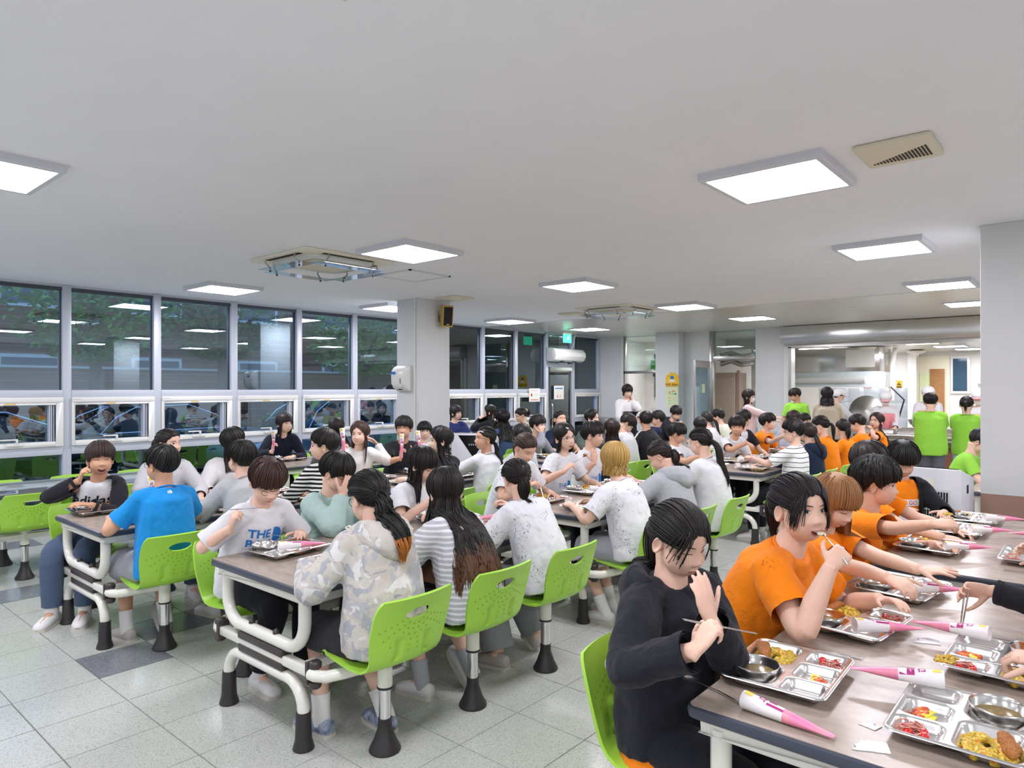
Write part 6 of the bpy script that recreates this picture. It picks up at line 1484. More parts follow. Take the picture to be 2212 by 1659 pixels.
lie('pink wrapped cone on the tray of the half hidden bowl cut', (-.58, 4.71), (-.39, 4.86), TZ+.058, TZ+.05)
lie('pink wrapped cone on the tray of the open black jacket', (-.56, 5.19), (-.37, 5.32), TZ+.058, TZ+.05)
lie('pink wrapped cone pointing in from the right edge', (-.19, 4.92), (-.38, 4.90), TZ+.05, TZ+.03)
lie('pink wrapped cone on the tray of the auburn fringe', (-3.20, 1.86), (-3.10, 2.09), TZ+.060, TZ+.055)
lie('pink wrapped cone on the table beside the bright blue shirt', (-4.72, 2.12), (-4.93, 2.16))
lie('pink wrapped cone on the tray of the long fringe', (-3.17, 3.0), (-3.05, 3.2), TZ+.058, TZ+.05)
lie('pink wrapped cone on the tray of the low ponytail', (-2.86, 3.30), (-2.97, 3.10), TZ+.058, TZ+.05)
lie('pink wrapped cone on the tray of the dumpling eater', (-3.14, 4.60), (-3.00, 4.78), TZ+.058, TZ+.05)
lie('pink wrapped cone beside the hand of the blond bob', (-2.93, 4.02), (-3.04, 4.22), TZ+.05, TZ+.04)
lie('pink wrapped cone before the long low ponytail', (-2.95, 5.1), (-3.05, 5.3), TZ+.05, TZ+.04)
lie('pink wrapped cone nearest on the table of the thin-striped shirt', (-2.93, 7.1), (-3.05, 7.29), TZ+.05, TZ+.04)
lie('pink wrapped cone before the heavy fringe', (-3.17, 7.65), (-3.02, 7.83), TZ+.058, TZ+.05)
lie('pink wrapped cone in the middle of the table of the navy hood', (-2.95, 7.75), (-3.08, 7.95), TZ+.05, TZ+.04)
lie('pink wrapped cone at the far end of the table of the orange ponytail', (-3.05, 8.35), (-2.93, 8.53), TZ+.05, TZ+.04)
# ---- held things
def hand(key, s=1):
    r = WHO[key]; return r['world'](r['pinch', s])
def fist(key, s):
    r = WHO[key]; w_ = r['wrist', s]; f = Vector(r['hdir', s]).normalized(); return r['world'](w_+f*.085)
for key, s, lab, dv in (('navyw', 1, 'pink cone held up by the navy suit', (0, 0, -1)), ('g15', 1, 'pink cone held by the person with long brown hair', (.15, 0, -1)), ('b16', 1, 'open pink cone in the right hand of the black T-shirt', (0, 0, -1)), ('b16', -1, 'pink cone in the left hand of the black T-shirt', (.1, .1, -1))):
    p = fist(key, s); cone(lab, None, M=aim(p+Vector((0.02, -.01, .045)), dv) @ Matrix.Rotation(PI*.8, 4, 'Y'))
lie('pink cone standing beside the laughing person', (-5.16, 2.02), (-5.15, 2.04), TZ+.24, TZ+.013, roll=2)
def mouth(key):
    r = WHO[key]; return r['world'](r['head'] @ Vector((0, .105, -.066)))
def held_spoon(key, s, to, lab, ln=.10, roll=0):
    p = hand(key, s); d = (Vector(to)-p); M = aim(Vector(to)-d.normalized()*.105, d); o = spoon(lab, M); return M
m_ = mouth('org'); p = hand('org', 1); d = (m_-p).normalized(); spoon('spoon in the mouth of the person in scribbled orange', aim(m_-d*.10, d))
item('spoonful_of_rice', RICE, aim(m_-d*.0, d) @ T(0, 0, -.004, s=.62), 'rice on the spoon at the mouth in scribbled orange', 'rice', 'heaps of white rice')
p = hand('brn', 1); tgt = FEED['before the person with light brown hair'] @ Vector((-.09, -.02, .02)); spoon('spoon dipping into the curry of the light brown hair', aim(tgt-(tgt-p).normalized()*.12, tgt-p))
p = hand('ob', 1); d = Vector((-.25, .95, .12)); M = aim(p+d.normalized()*.05, d); spoon('full spoon held by the wavy haired person', M); item('spoonful_of_curry', CURRY[1], M @ T(0, .105, 0, s=.38), 'curry heaped on the spoon of the wavy hair', 'curry rice', 'servings of curry rice')
p = hand('r72', 1); d = Vector((-.95, .02, -.12)); M = aim(p+d.normalized()*.05, d); spoon('heaped spoon held in from the lower right', M); item('spoonful_of_curry', CURRY[2], M @ T(0, .105, -.002, s=.62), 'yellow rice heaped on the spoon at the lower right', 'curry rice', 'servings of curry rice')
p = hand('adidas', 1); m_ = mouth('adidas'); spoon('spoon raised by the laughing person', aim(p.lerp(m_, .35), m_-p))
p = hand('g29', 1); d = Vector((.3, .55, .35)); M = aim(p+d.normalized()*.04, d); spoon('spoon lifting a dumpling', M); item('dumpling', CUT, M @ T(0, .105, .0, s=.55), 'golden dumpling on a lifted spoon', 'dumpling', None)
p = hand('band', 1); chopsticks('steel chopsticks held up by the auburn fringe', aim(p+Vector((.01, .02, .02)), (.65, .75, .04)), .02)
p = hand('blk', 1); chopsticks('steel chopsticks held by the black jacket', aim(p+Vector((.0, .02, .0)), (.62, .72, -.22)) @ T(0, .02, 0), .012)
p = hand('r71', -1); M = aim(p+Vector((-.01, .0, -.06)), (-.12, -.05, -1)); chopsticks('steel chopsticks held by the reaching black sleeve', M, .02); item('picked_slaw', SLAW, M @ T(0, .10, 0, s=1.15, rx=1.2), 'strands of slaw gripped by the reaching chopsticks', 'slaw', 'servings of slaw')
chopsticks('steel chopsticks on the table between the black jacket and orange trays', aim(Vector((-.69, 2.378, TZ+.003)), (1, .12, 0)), .004)
chopsticks('steel chopsticks on the table before the light brown hair', aim(Vector((-.715, 2.975, TZ+.003)), (1, -.12, 0)), .004)
spoon('steel spoon under the near cone at the table corner', aim(Vector((-.83, 1.86, TZ+.001)), (-1, .32, 0)))
chopsticks('steel chopsticks resting across the tray of the wavy haired person', aim(Vector((-.62, 4.40, TZ+.04)), (1, -.1, .02)), .004)
spoon('steel spoon lying at the right edge of the farther right table', aim(Vector((-.25, 4.02, TZ+.001)), (1, .1, 0)))
spoon('spoon resting in the tray of the auburn fringe', aim(FEED['before the person with auburn fringe'] @ Vector((-.08, -.09, .045)), (.5, .8, -.25)))
spoon('spoon standing in the tray of the dumpling eater', aim(FEED['before the person lifting a dumpling'] @ Vector((-.07, -.04, .06)), (-.3, .3, -.9)))
spoon('spoon held by the tied brown hair', aim(hand('g28', 1)+Vector((.03, 0, -.03)), (.5, -.2, -.8)))
# torn paper napkins
def torn(label, cx, cy, rot, w, h, sd):
    rr = random.Random(sd); pts = []
    for (x0, y0, x1, y1, j) in ((-w, -h, w, -h*.6, .2), (w, -h*.6, w*.9, h, .1), (w*.9, h, -w*.5, h*.7, 1), (-w*.5, h*.7, -w, -h, 1)):
        for t in np.linspace(0, 1, 7)[:-1]: pts.append((x0+(x1-x0)*t+rr.uniform(-1, 1)*.006*j, y0+(y1-y0)*t+rr.uniform(-1, 1)*.006*j))
    o = MB().prism(pts, 0, .0016).build('paper_napkin', mat('napkin', 'F0F2F5', .9, bump=.3, bump_scale=120), smooth=False); o.location = (cx, cy, TZ+.0005); o.rotation_euler = (0, 0, rot); tag(o, label, 'napkin', 'torn paper napkins')
torn('larger torn white napkin on the right table', -.425, 1.825, .3, .042, .034, 1); torn('small torn white napkin beside the larger one', -.452, 1.935, -.4, .022, .018, 2); torn('torn white napkin under the crossing cones', -.455, 2.71, .2, .04, .035, 3)
# ---- chairs, one for every seated person, then the empty ones
SHORT = {key: who for key, who, *_ in MEALS+FARM}
SHORT.update(r72='at the lower right corner', r71='under the person with the reaching black sleeve', r73='at the right edge of the farther right table', g14='opposite the navy suit, seen from behind')
MORE = dict(b17='the glasses half hidden behind the black T-shirt', w20='the navy and grey track top', w21='the eater in black behind the denim jacket', w22='the blue denim jacket', w23='the pale green scarf', g25='the navy T-shirt with a topknot', g26='the long black hair by the exit door', b35='the head bowed beside the track jacket', b37='the curly hair in navy', b38='the dark hoodie before the arched notice', g40='the bowed dark fringe in the far left row', g41='the ponytail behind the bowed fringe', b42='the cream top with a strap', b49='the dark brown hair behind curly hair', b50='the glasses and green T-shirt at the far table')
for key, r in WHO.items():
    if not r['seat'] or key == 'bent': continue
    row, blk, side, k = r['seat']; hip = r['root'].location; sx, sy = seat_pos(row, blk, side, k)
    if key in MORE: lab = 'green chair under '+MORE[key]
    else:
        w_ = SHORT[key]; lab = 'green chair '+(w_.replace('before', 'under') if w_.startswith('before') else w_)
    put_chair(row, blk, side, k, lab, 0, hip.x-sx, hip.y-sy)
EMPTY = {('W', 1, 1, 0): 'empty green chair tucked under the covered table, nearest to the viewer', ('W', 1, 1, 1): 'empty green chair behind the dark cardigan at the covered table', ('W', 1, 1, 2): 'third empty green chair on the aisle side of the covered table',
 ('W', 1, -1, 0): 'empty green chair on the window side of the covered table, at the left edge', ('W', 1, -1, 1): 'middle empty green chair on the window side of the covered table', ('W', 1, -1, 2): 'last empty green chair on the window side, behind the laughing person',
 ('W', 2, 1, 0): 'empty green chair in front of the navy suit', ('W', 2, -1, 1): 'empty green chair by the windows beside the navy suit', ('A', 3, 1, -1): ''}
for (row, blk, side, k), lab in EMPTY.items():
    if k >= 0: put_chair(row, blk, side, k, lab, .30 if (row, blk) == ('W', 1) and side == 1 else .28 if blk == 1 else 0)
# the table behind the pillar
o = instance(TABLE_PROTO, 'table'); o.location = (ROWS['R'], 6.9+TL/2, 0); tag(o, 'dining table mostly hidden behind the right pillar', 'table', 'canteen dining tables'); TBL['R', 3] = 6.9
put_chair('R', 3, -1, 1, 'green chair of the person leaning forward behind the air purifier', 0, 0, .005)
# ================================================================= FIXTURES OF THE HALL
def box_thing(name, label, cat, loc, rotz=0, group=None): return thing(name, label, cat, loc, rotz, group)
mat('screen_black', '14161A', .12); mat('sign_green', '3FC79A', .4, emit='4FE0B0', estr=1.2); mat('speaker_wood', 'C9A94C', .5, noise_amt=.15, noise_scale=30); mat('speaker_cloth', '2B2226', .9, bump=.4, bump_scale=300); mat('vent_cream', 'DCD4BC', .5); mat('dark_slot', '3A352C', .8); mat('deflector', 'E6EAEE', .15)
def cassette(label, cx, cy):
    t = thing('air_conditioner', label, 'air conditioner', (cx, cy, ZC), 0, 'ceiling air conditioners'); h = .48
    MB().prism(rrect(h*2, h*2, .03), -.022, 0).build('panel', MT['cream_plastic'], t, bevel=.006)
    b = MB(); o = .36; b.prism(rrect(o*2, o*2, .11, 6), -.045, -.02); b.build('inner_frame', MT['white_plastic'], t, bevel=.01)
    for k in range(4):
        a = k*PI/2; M = T(rz=a); MB().box(-.27, .27, .385, .43, -.026, -.021, 0, M).build('air_slot', MT['dark_slot'], t)
        MB().box(-.35, .35, .30, .47, -.004, 0, 0, M @ T(0, 0, -.105, rx=.0) @ T(0, .0, 0) @ Matrix.Rotation(.0, 4, 'X')).build('wind_deflector', MT['deflector_clear'], t)
        for s in (-1, 1):
            MB().tube([M @ Vector((s*.24, .44, -.02)), M @ Vector((s*.24, .45, -.05)), M @ Vector((s*.24, .41, -.09)), M @ Vector((s*.24, .40, -.125))], .007, 6).build('hook', MT['steel'], t)
            MB().lathe([(0, -.02), (.009, -.016), (.01, -.004), (.006, 0)], 8, M=M @ T(s*.24, .40, -.115)).build('hook_tip', MT['brown_plastic'], t)
    gb = MB()
    for k in range(17):
        p = -.24+.03*k; gb.box(p-.004, p+.004, -.25, .25, -.055, -.045); gb.box(-.25, .25, p-.004, p+.004, -.0545, -.0455)
    g = gb.build('grille', MT['cream_plastic'], t); g['kind'] = 'stuff'
    MB().box(-.255, .255, -.255, .255, -.047, -.044).build('filter', mat('filter_tan', '9A8F78', .8), t)
glass('deflector_clear', (.96, .97, .98), .5, .06)
cassette('ceiling air conditioner with clear deflectors in the middle of the hall', -5.56, 3.72); cassette('farther ceiling air conditioner near the metal ceiling', -5.55, 8.9)
t = thing('ceiling_hatch', 'square access hatch in the ceiling beside the air conditioner', 'hatch', (-5.57, 4.84, ZC)); MB().box(-.26, .26, -.26, .26, -.006, 0).build('lid', MT['ceiling_paint'], t)
for k in range(4): MB().box(-.285, .285, .26, .285, -.012, 0, 0, T(rz=k*PI/2)).build('frame_bar', MT['frame_grey'], t)
t = thing('ceiling_vent', 'beige ventilation cover with slats beside the near right light', 'vent', (-.77, 3.855, ZC)); MB().prism(rrect(.34, .36, .02), -.03, 0).build('cover', MT['vent_cream'], t, bevel=.01)
for k in range(17):
    x = -.13+.016*k; ln = .012+.0115*k*.9; MB().box(x-.0045, x+.0045, .11-ln, .11, -.0325, -.0295).build('slot', MT['dark_slot'], t)
for lab, x, y in (('flat cream ceiling vent beside the pillar with the loudspeaker', -6.5, 6.38), ('flat cream ceiling vent in front of the metal ceiling', -6.45, 9.0)):
    t = thing('ceiling_vent', lab, 'vent', (x, y, ZC)); MB().prism(rrect(.36, .36, .02), -.022, 0).build('cover', MT['vent_cream'], t, bevel=.006); MB().prism(rrect(.2, .2, .02), -.03, -.02).build('centre_plate', MT['cream_plastic'], t, bevel=.004)
# loudspeaker on the pillar
t = thing('loudspeaker', 'wooden loudspeaker with a dark grille hung high on the pillar', 'loudspeaker', (-6.9, 6.5, 2.58)); M = T(.13, -.01, 0, rz=-.45, ry=.16)
MB().box(-.06, .06, -.075, .075, -.145, .145, 0, M).build('cabinet', MT['speaker_wood'], t, bevel=.008); MB().box(.058, .068, -.06, .06, -.125, .125, 0, M).build('grille', MT['speaker_cloth'], t, bevel=.003)
MB().box(.0, .07, -.02, .02, -.02, .02).box(.0, .012, -.05, .05, -.07, .07).build('bracket', MT['steel'], t); MB().box(.068, .07, -.018, .018, -.113, -.105, 0, M).build('badge', MT['white_ink'], t)
MB().tube([(.02, -.05, .18), (.05, -.02, .2), (.12, 0, .165)], .006, 6).build('cable', MT['white_plastic'], t)
# paper towel dispenser
t = thing('paper_dispenser', 'white wall dispenser with a blue oval on the pillar', 'dispenser', (-7.17, 6.1, 1.56)); rows = []
for z, dp in ((0, .05), (.04, .12), (.1, .155), (.2, .16), (.27, .15), (.31, .12), (.335, .07), (.345, .02)):
    rows.append([(.135*sx, -dp*fy, z) for sx, fy in ((-1, 0), (-1, .6), (-.93, .9), (-.8, 1), (.8, 1), (.93, .9), (1, .6), (1, 0))])
MB().loft(rows).build('cover', MT['white_plastic'], t, angle=50); MB().prism([(.045*math.cos(a), .02*math.sin(a)) for a in np.linspace(0, 6.28, 24)[:-1]], 0, .003, M=T(-.06, -.159, .24, rx=PI/2)).build('blue_oval', MT['blue_ink'], t)
MB().box(.075, .083, -.162, -.158, .1, .17).build('level_window', MT['black_ink'], t); MB().lathe([(.016, 0), (.016, .004)], 16, M=T(.08, -.156, .06, rx=PI/2)).build('lock', MT['frame_grey'], t); MB().box(-.03, .03, -.1, -.07, .012, .022).build('paper_slot', MT['black_ink'], t)
# air purifiers
def purifier(label, x, y, rz, back):
    t = thing('air_purifier', label, 'air purifier', (x, y, 0), rz, 'air purifiers'); w, d = .29, .17
    MB().prism([(-d, 0), (d, 0), (d, .94), (-d, 1.02)], -w, w, 'x').build('housing', MT['purifier_white'], t, bevel=.012)
    MB().add([(-w+.03, -d+.03, 1.022), (w-.03, -d+.03, 1.022), (w-.03, d-.03, .95), (-w+.03, d-.03, .95)], [(0, 1, 2, 3)]).build('top_panel', MT['edge_band'], t, smooth=False)
    for s in (-1, 1): MB().box(s*(w+.001)-.002, s*(w+.001)+.002, -.04, .0, .84, .9).build('grip', MT['black_ink'], t)
    if back:
        MB().box(-.22, .22, -d-.004, -d, .25, .87).build('rear_panel', MT['purifier_white'], t)
        for k in range(24):
            xx = -.2+.0174*k; MB().box(xx-.0055, xx+.0055, -d-.006, -d-.003, .27, .85).build('intake_slot', MT['black_ink'], t)
        for z in (.42, .57, .72): MB().box(-.21, .21, -d-.008, -d-.005, z-.004, z+.004).build('grille_bar', MT['purifier_white'], t)
        MB().box(-.02, .12, -d-.003, -d, .89, .94).build('rating_label', MT['paper'], t); MB().box(-.16, -.02, -d-.003, -d, .88, .892).build('recess', MT['frame_grey'], t)
        MB().box(.155, .25, -.05, .05, .985, .99).build('sticker', MT['green_ink'], t)
    else:
        MB().add([(-.2, -d-.003, .99), (.2, -d-.003, .99), (0, -d-.003, .70)], [(0, 1, 2)]).build('control_panel', MT['screen_black'], t, smooth=False)
        for k in range(5): MB().box(-.06+.027*k, -.05+.027*k, -d-.005, -d-.003, .86, .88).build('button', MT['frame_grey'], t)
mat('purifier_white', 'DADCE2', .35)
purifier('white air purifier seen from behind, in front of the right pillar', -1.02, 5.93, -.10, True); purifier('white air purifier with a dark triangular panel beside the left pillar', -6.22, 6.48, .62, False)
# exit sign, air curtain and notices near the exit door
t = thing('exit_sign', 'green glowing exit sign hanging from the metal ceiling', 'exit sign', (-8.62, 11.8, ZC)); MB().box(-.02, .02, -.16, .16, -.06, 0).build('holder', MT['white_plastic'], t, bevel=.006); MB().box(-.012, .012, -.14, .14, -.24, -.06).build('light_panel', MT['sign_green'], t, bevel=.004)
pm_ = MB(); pm_.lathe([(0, .018), (.018, 0), (0, -.018)], 10, M=T(.014, .03, -.10)); pm_.box(.0125, .014, -.01, .05, -.17, -.12); pm_.build('running_figure', MT['white_ink'], t)
t = thing('air_curtain', 'white air curtain mounted above the exit door', 'air curtain', (XW+.02, 12.22, 2.32)); prof = [(0, -.13), (.12, -.15), (.22, -.12), (.27, -.03), (.26, .06), (.2, .13), (.1, .15), (0, .15)]
MB().prism(prof, -.56, .56, 'y').build('housing', MT['white_plastic'], t, bevel=.01)
for k in (-.25, .2): MB().box(.12, .2, k, k+.1, -.152, -.145).build('air_outlet', MT['black_ink'], t)
for s in (-1, 1): MB().lathe([(.06, 0), (.06, .004), (.045, .006)], 18, M=T(.14, s*.56, 0, rx=-s*PI/2)).build('end_cap', MT['white_plastic'], t)
MB().tube([(.12, .2, .15), (.14, .26, .25), (.16, .3, .47)], .008, 6).build('cable', MT['white_plastic'], t)
def poster(label, M, w, h, lines, m='paper'):
    t = thing('paper_notice', label, 'notice'); t.matrix_world = M; MB().box(-w/2, w/2, -h/2, h/2, 0, .003).build('sheet', MT[m], t)
    for s, size, x, y, c in lines:
        if s: text('lettering', s, MT[c], t, T(x, y, .0035), size, .0004)
        else: MB().box(x-size[0]/2, x+size[0]/2, y-size[1]/2, y+size[1]/2, .003, .0036).build('printed_line', MT[c], t)
poster('cream notice taped to the window frame', face_px(XW+.045, 11.23, 1.45), .36, .28, [(None, (.24, .016), 0, .09, 'frame_grey'), (None, (.045, .06), -.1, 0, 'red_ink'), (None, (.12, .012), .06, .02, 'frame_grey'), (None, (.12, .012), .06, -.01, 'frame_grey'), (None, (.26, .014), 0, -.1, 'red_ink')])
poster('white notice on the glass of the exit door', face_px(XW+.012, 12.13, 1.5), .36, .30, [(None, (.28, .022), 0, .09, 'blue_ink'), ('출  구', .07, 0, -.09, 'red_ink')])
# arched yellow notice and the pale green one below it
t = thing('wall_notice', 'yellow arched notice about leaving no leftovers', 'notice', (-7.05, YF-.3, 1.78)); pts = [(-.16, -.155), (.16, -.155), (.16, .0)]+[(.16*math.cos(a), .0+.155*math.sin(a)) for a in np.linspace(0, PI, 17)][1:-1]+[(-.16, 0)]
MB().prism(pts, -.008, 0, 'y').build('board', MT['yellow_ink'], t); text('lettering', '잔반 ZERO', MT['black_ink'], t, face_my(0, -.0085, -.115), .066, .0005, .0012)
MB().lathe([(0, .05), (.035, .03), (.045, 0), (.04, -.02), (0, -.025)], 16, M=T(0, -.009, .04, s=1) @ Matrix.Scale(.1, 4, (0, 1, 0))).build('blue_drop', MT['blue_ink'], t); MB().prism([(-.075, -.05), (.075, -.05), (.06, .0), (-.06, .0)], -.010, -.008, 'y').build('cloud', MT['white_ink'], t)
MB().box(-.11, -.02, -.0088, -.008, .078, .083).build('printed_line', MT['black_ink'], t)
t = thing('wall_notice', 'pale green notice below the yellow arch', 'notice', (-7.05, YF-.3, 1.40)); MB().box(-.14, .14, -.006, 0, -.21, .21).build('sheet', MT['pale_green_paper'], t)
text('lettering', '줄', MT['red_ink'], t, face_my(-.06, -.0065, .09), .07, .0004); text('lettering', '여요', MT['green_ink'], t, face_my(.03, -.0065, .07), .06, .0004); MB().box(-.01, .07, -.0066, -.006, .122, .137).build('printed_line', MT['red_ink'], t)
MB().lathe([(.02, 0), (.02, .002)], 14, M=T(.08, -.006, .07, rx=PI/2)).build('blue_dot', MT['blue_ink'], t)
for k, c in enumerate(('red_ink', 'green_ink', 'blue_ink')): MB().box(-.075, -.055, -.008, -.006, -.03-.06*k, -.01-.06*k).build('bullet', MT[c], t); MB().box(-.03, .07, -.0066, -.006, -.024-.06*k, -.016-.06*k).build('printed_line', MT['frame_grey'], t)
t = thing('hanging_sign', 'green sign in the dish return window', 'sign', (-7.63, YF+.03, 2.13)); MB().box(-.13, .13, -.006, .006, -.105, .105).build('board', MT['green_ink'], t); text('lettering', '퇴식구', MT['white_ink'], t, face_my(0, -.0068, 0), .075, .0005)
# ================================================================= KITCHEN AND DISH ROOM
ZK = 2.55; YK = 21.0
mat('kitchen_wall', 'E6E4DC', .5, noise_amt=.03); mat('kitchen_cream', 'E9E2C8', .6); mat('tile_grey', 'B7BFC2', .25, noise_amt=.12, noise_scale=6); mat('wood_door', 'A8743E', .5, noise_amt=.2, noise_scale=12); mat('fridge_beige', 'C9B7A2', .4, noise_amt=.05); mat('counter_brown', '9A6A58', .5, noise_amt=.06)
k = thing('wall_kitchen', kind='structure'); k['label'] = 'white walls of the kitchen behind the servery'
MB().box(-7.2, XR, YK, YK+.15, 0, ZK).build('wall_panel', MT['kitchen_wall'], k); MB().box(-7.25, -7.1, YF+.2, YK, 0, ZC).build('partition', MT['kitchen_wall'], k); MB().box(XR, XR+.15, YF, YK, 0, ZK).build('side_panel', MT['kitchen_wall'], k)
MB().box(-9.35, -7.2, 16.3, 16.45, 0, ZC).build('dish_room_panel', MT['kitchen_wall'], k); MB().box(-9.5, -9.3, YF, 16.4, 0, ZC).build('outer_panel', MT['kitchen_wall'], k)
MB().box(-9.5, XR+.2, YF+.2, YK+.2, -.05, -.003).build('floor_panel', mat('kitchen_floor', 'AFAEA8', .4, noise_amt=.08), k)
tm_ = MB().box(0, .393, -.012, 0, 0, .393).mesh('tile', MT['tile_grey'], bevel=.004)
for i in range(6):
    for j in range(4): o = link('tile', tm_, k); o.location = (-6.25+.4*i, YK, .0+.4*j)
MB().box(-3.9, -3.7, YK-.4, YK, 0, ZK).build('column', MT['kitchen_wall'], k)
t = tag(MB().box(-4.8, XR, YF+.2, YK+.2, ZK, ZK+.1).box(-9.5, -4.8, 16.5, YK+.2, ZK, ZK+.1).box(-9.5, -4.8, YF+.2, 16.5, 2.79, 2.9).box(-9.5, -4.8, 16.48, 16.5, ZK, 2.8).box(-4.82, -4.8, YF+.2, 16.5, ZK, 2.8).build('ceiling', MT['metal_ceiling']), kind='structure')
for n_, (x, y) in enumerate(((-5.2, 17.2), (-5.0, 18.2), (-4.6, 19.8), (-2.9, 16.6), (-2.6, 18.2), (-2.4, 19.8), (-7.9, 15.2), (-3.3, 15.0), (-1.7, 15.0))):  # the last two panels are added to brighten the servery end
    o = copy_tree(lamp_p); o.location = (x, y, ZK+.03 if n_ != 6 else 2.82); tag(o, 'kitchen ceiling light panel %s' % ('over the hood, nearest', 'over the hood, second', 'over the hood, farthest', 'near the right, nearest', 'near the right, second', 'near the right, farthest', 'in the dish room', 'added inside the servery to brighten it, left', 'added inside the servery to brighten it, right')[n_], 'ceiling light', 'kitchen light panels')
t = thing('extractor_hood', 'stainless extractor hood with its lit inside painted as a pale skirt in the kitchen', 'extractor hood', (-4.75, 17.4, 1.62))
MB().box(-1.1, 1.0, -.5, .6, .35, .9).build('canopy', MT['steel_bright'], t, bevel=.01); MB().prism([(-.6, 0), (.6, 0), (.6, .35), (-.52, .35)], -1.1, 1.0, 'x').build('skirt', mat('hood_lit_inside', 'DDE9E8', .2), t, bevel=.01); MB().tube([(-.9, -.66, .16), (.75, -.66, .16)], .07, 14).build('lamp_tube', MT['white_plastic'], t); MB().box(.3, .9, -.51, -.5, .45, .85).build('front_plate', MT['kitchen_wall'], t)  # pale skirt: the glow inside the hood is put into its colour
MB().tube([(1.1, .2, -.3), (1.1, .2, .5), (1.15, .3, .9)], .05, 12).build('pipe', MT['kitchen_wall'], t)
t = thing('cauldron', 'steel tilting cauldron with a round lid standing open', 'cauldron', (-4.2, 16.2, 0)); MB().lathe([(.3, 0), (.42, .2), (.48, .7), (.5, .8), (.46, .8), (.4, .3), (0, .25)], 28).build('pot', MT['steel'], t); MB().lathe([(.0, .05), (.22, .03), (.34, 0), (.34, -.02), (0, .02)], 28, M=T(.25, .35, 1.1, rx=1.35)).build('lid', MT['steel'], t); MB().tube([(.7, .2, .8), (.95, .15, 1.0), (1.05, .1, 1.35), (.8, .1, 1.62)], .018, 8).build('lid_arm', MT['black_plastic'], t)
t = thing('refrigerator', 'beige refrigerator seen through the kitchen doorway', 'refrigerator', (-6.35+.33, 15.4, 0)); t.location = (-6.58, 15.4, 0); MB().box(-.33, .27, -.35, .35, 0, 1.95).build('body', MT['fridge_beige'], t, bevel=.02); MB().box(-.3, .24, -.36, -.35, .1, 1.85).build('door', MT['fridge_beige'], t, bevel=.008); MB().box(.3, .36, -.3, -.24, 0, 2.0).build('striped_post', mat('stripe_post', 'C7A696', .6), t)
t = thing('wall_cabinet', 'tall white cabinet doors behind the pink jacket', 'cabinet', (-6.0, 15.75, 0))
MB().box(-.2, .5, 0, .3, .9, 2.5).build('carcass', MT['kitchen_wall'], t, bevel=.005)
for s in (0, 1): d_ = MB().box(-.19+.35*s, .14+.35*s, -.02, 0, .92, 2.48).build('door', MT['white_plastic'], t, bevel=.006); MB().tube([(.11+.08*s, -.04, 1.5), (.11+.08*s, -.04, 1.9)], .01, 8).build('handle', MT['steel'], d_)
t = thing('pipe_bundle', 'silver flexible ducts above the refrigerator', 'pipes', (-6.5, 15.3, 2.1))
for j in range(3): MB().tube([(-.25, 0, .05+.1*j), (.0, .02, .12+.1*j), (.25, 0, .02+.1*j), (.5, .1, .06+.1*j)], .05, 10).build('duct', MT['steel_bright'], t)
t = thing('door_3', kind='structure'); t['label'] = 'brown wooden door standing open at the back of the kitchen'; MB().box(-3.45, -3.12, YK-.06, YK-.02, 0, 2.1).build('door_leaf', MT['wood_door'], t, bevel=.004); MB().box(-3.7, -3.02, YK-.02, YK-.001, 0, 2.45).build('recess', MT['kitchen_cream'], t); MB().box(-3.69, -3.45, YK-.04, YK-.02, 0, 2.0).build('notice_board', MT['pale_green_paper'], t)
t = thing('window_30', kind='structure'); t['label'] = 'narrow dark window at the back of the kitchen'; MB().box(-2.98, -2.55, YK-.05, YK, 1.45, 2.42).build('frame', MT['white_plastic'], t, bevel=.004); MB().box(-2.93, -2.62, YK-.056, YK-.05, 1.52, 2.36).build('pane', mat('night_pane', '3A5468', .05), t)
t = thing('paper_dispenser', 'white dispenser with a blue oval on the kitchen wall', 'dispenser', (-2.2, YK-.001, 1.9)); MB().box(-.2, .2, -.14, 0, -.2, .2).build('cover', MT['white_plastic'], t, bevel=.03); MB().prism([(.09*math.cos(a), .03*math.sin(a)) for a in np.linspace(0, 6.28, 20)[:-1]], -.143, -.14, 'y').build('blue_oval', MT['blue_ink'], t)
for lab, x, c in (('red warning sign on the kitchen wall', -4.97, 'red_ink'), ('left yellow warning sign on the kitchen wall', -4.38, 'yellow_ink'), ('right yellow warning sign on the kitchen wall', -4.18, 'yellow_ink')):
    t = thing('warning_sign', lab, 'sign', (x, YK-.013, 1.70)); s_ = .09 if c == 'red_ink' else .07; MB().box(-s_, s_, -.005, 0, -.1, .1).build('plate', MT[c], t); MB().prism([(-.055, -.03), (.055, -.03), (0, .06)], -.008, -.005, 'y').build('triangle', MT['yellow_ink' if c == 'red_ink' else 'black_ink'], t); MB().box(-.006, .006, -.0095, -.008, -.015, .03).build('mark', MT['black_ink' if c == 'red_ink' else 'yellow_ink'], t); MB().box(-s_*.8, s_*.8, -.0065, -.005, -.09, -.055).build('caption_strip', MT['white_ink' if c == 'red_ink' else 'black_ink'], t)
for lab, x, y in (('round cream ceiling fixture in the kitchen, left', -4.0, 17.0), ('round cream ceiling fixture in the kitchen, right', -3.5, 19.5)):
    t = thing('ceiling_detector', lab, 'detector', (x, y, ZK)); MB().lathe([(.0, -.16), (.05, -.15), (.06, -.11), (.2, -.07), (.22, -.03), (.1, 0)], 20).build('dome', MT['cream_plastic'], t)
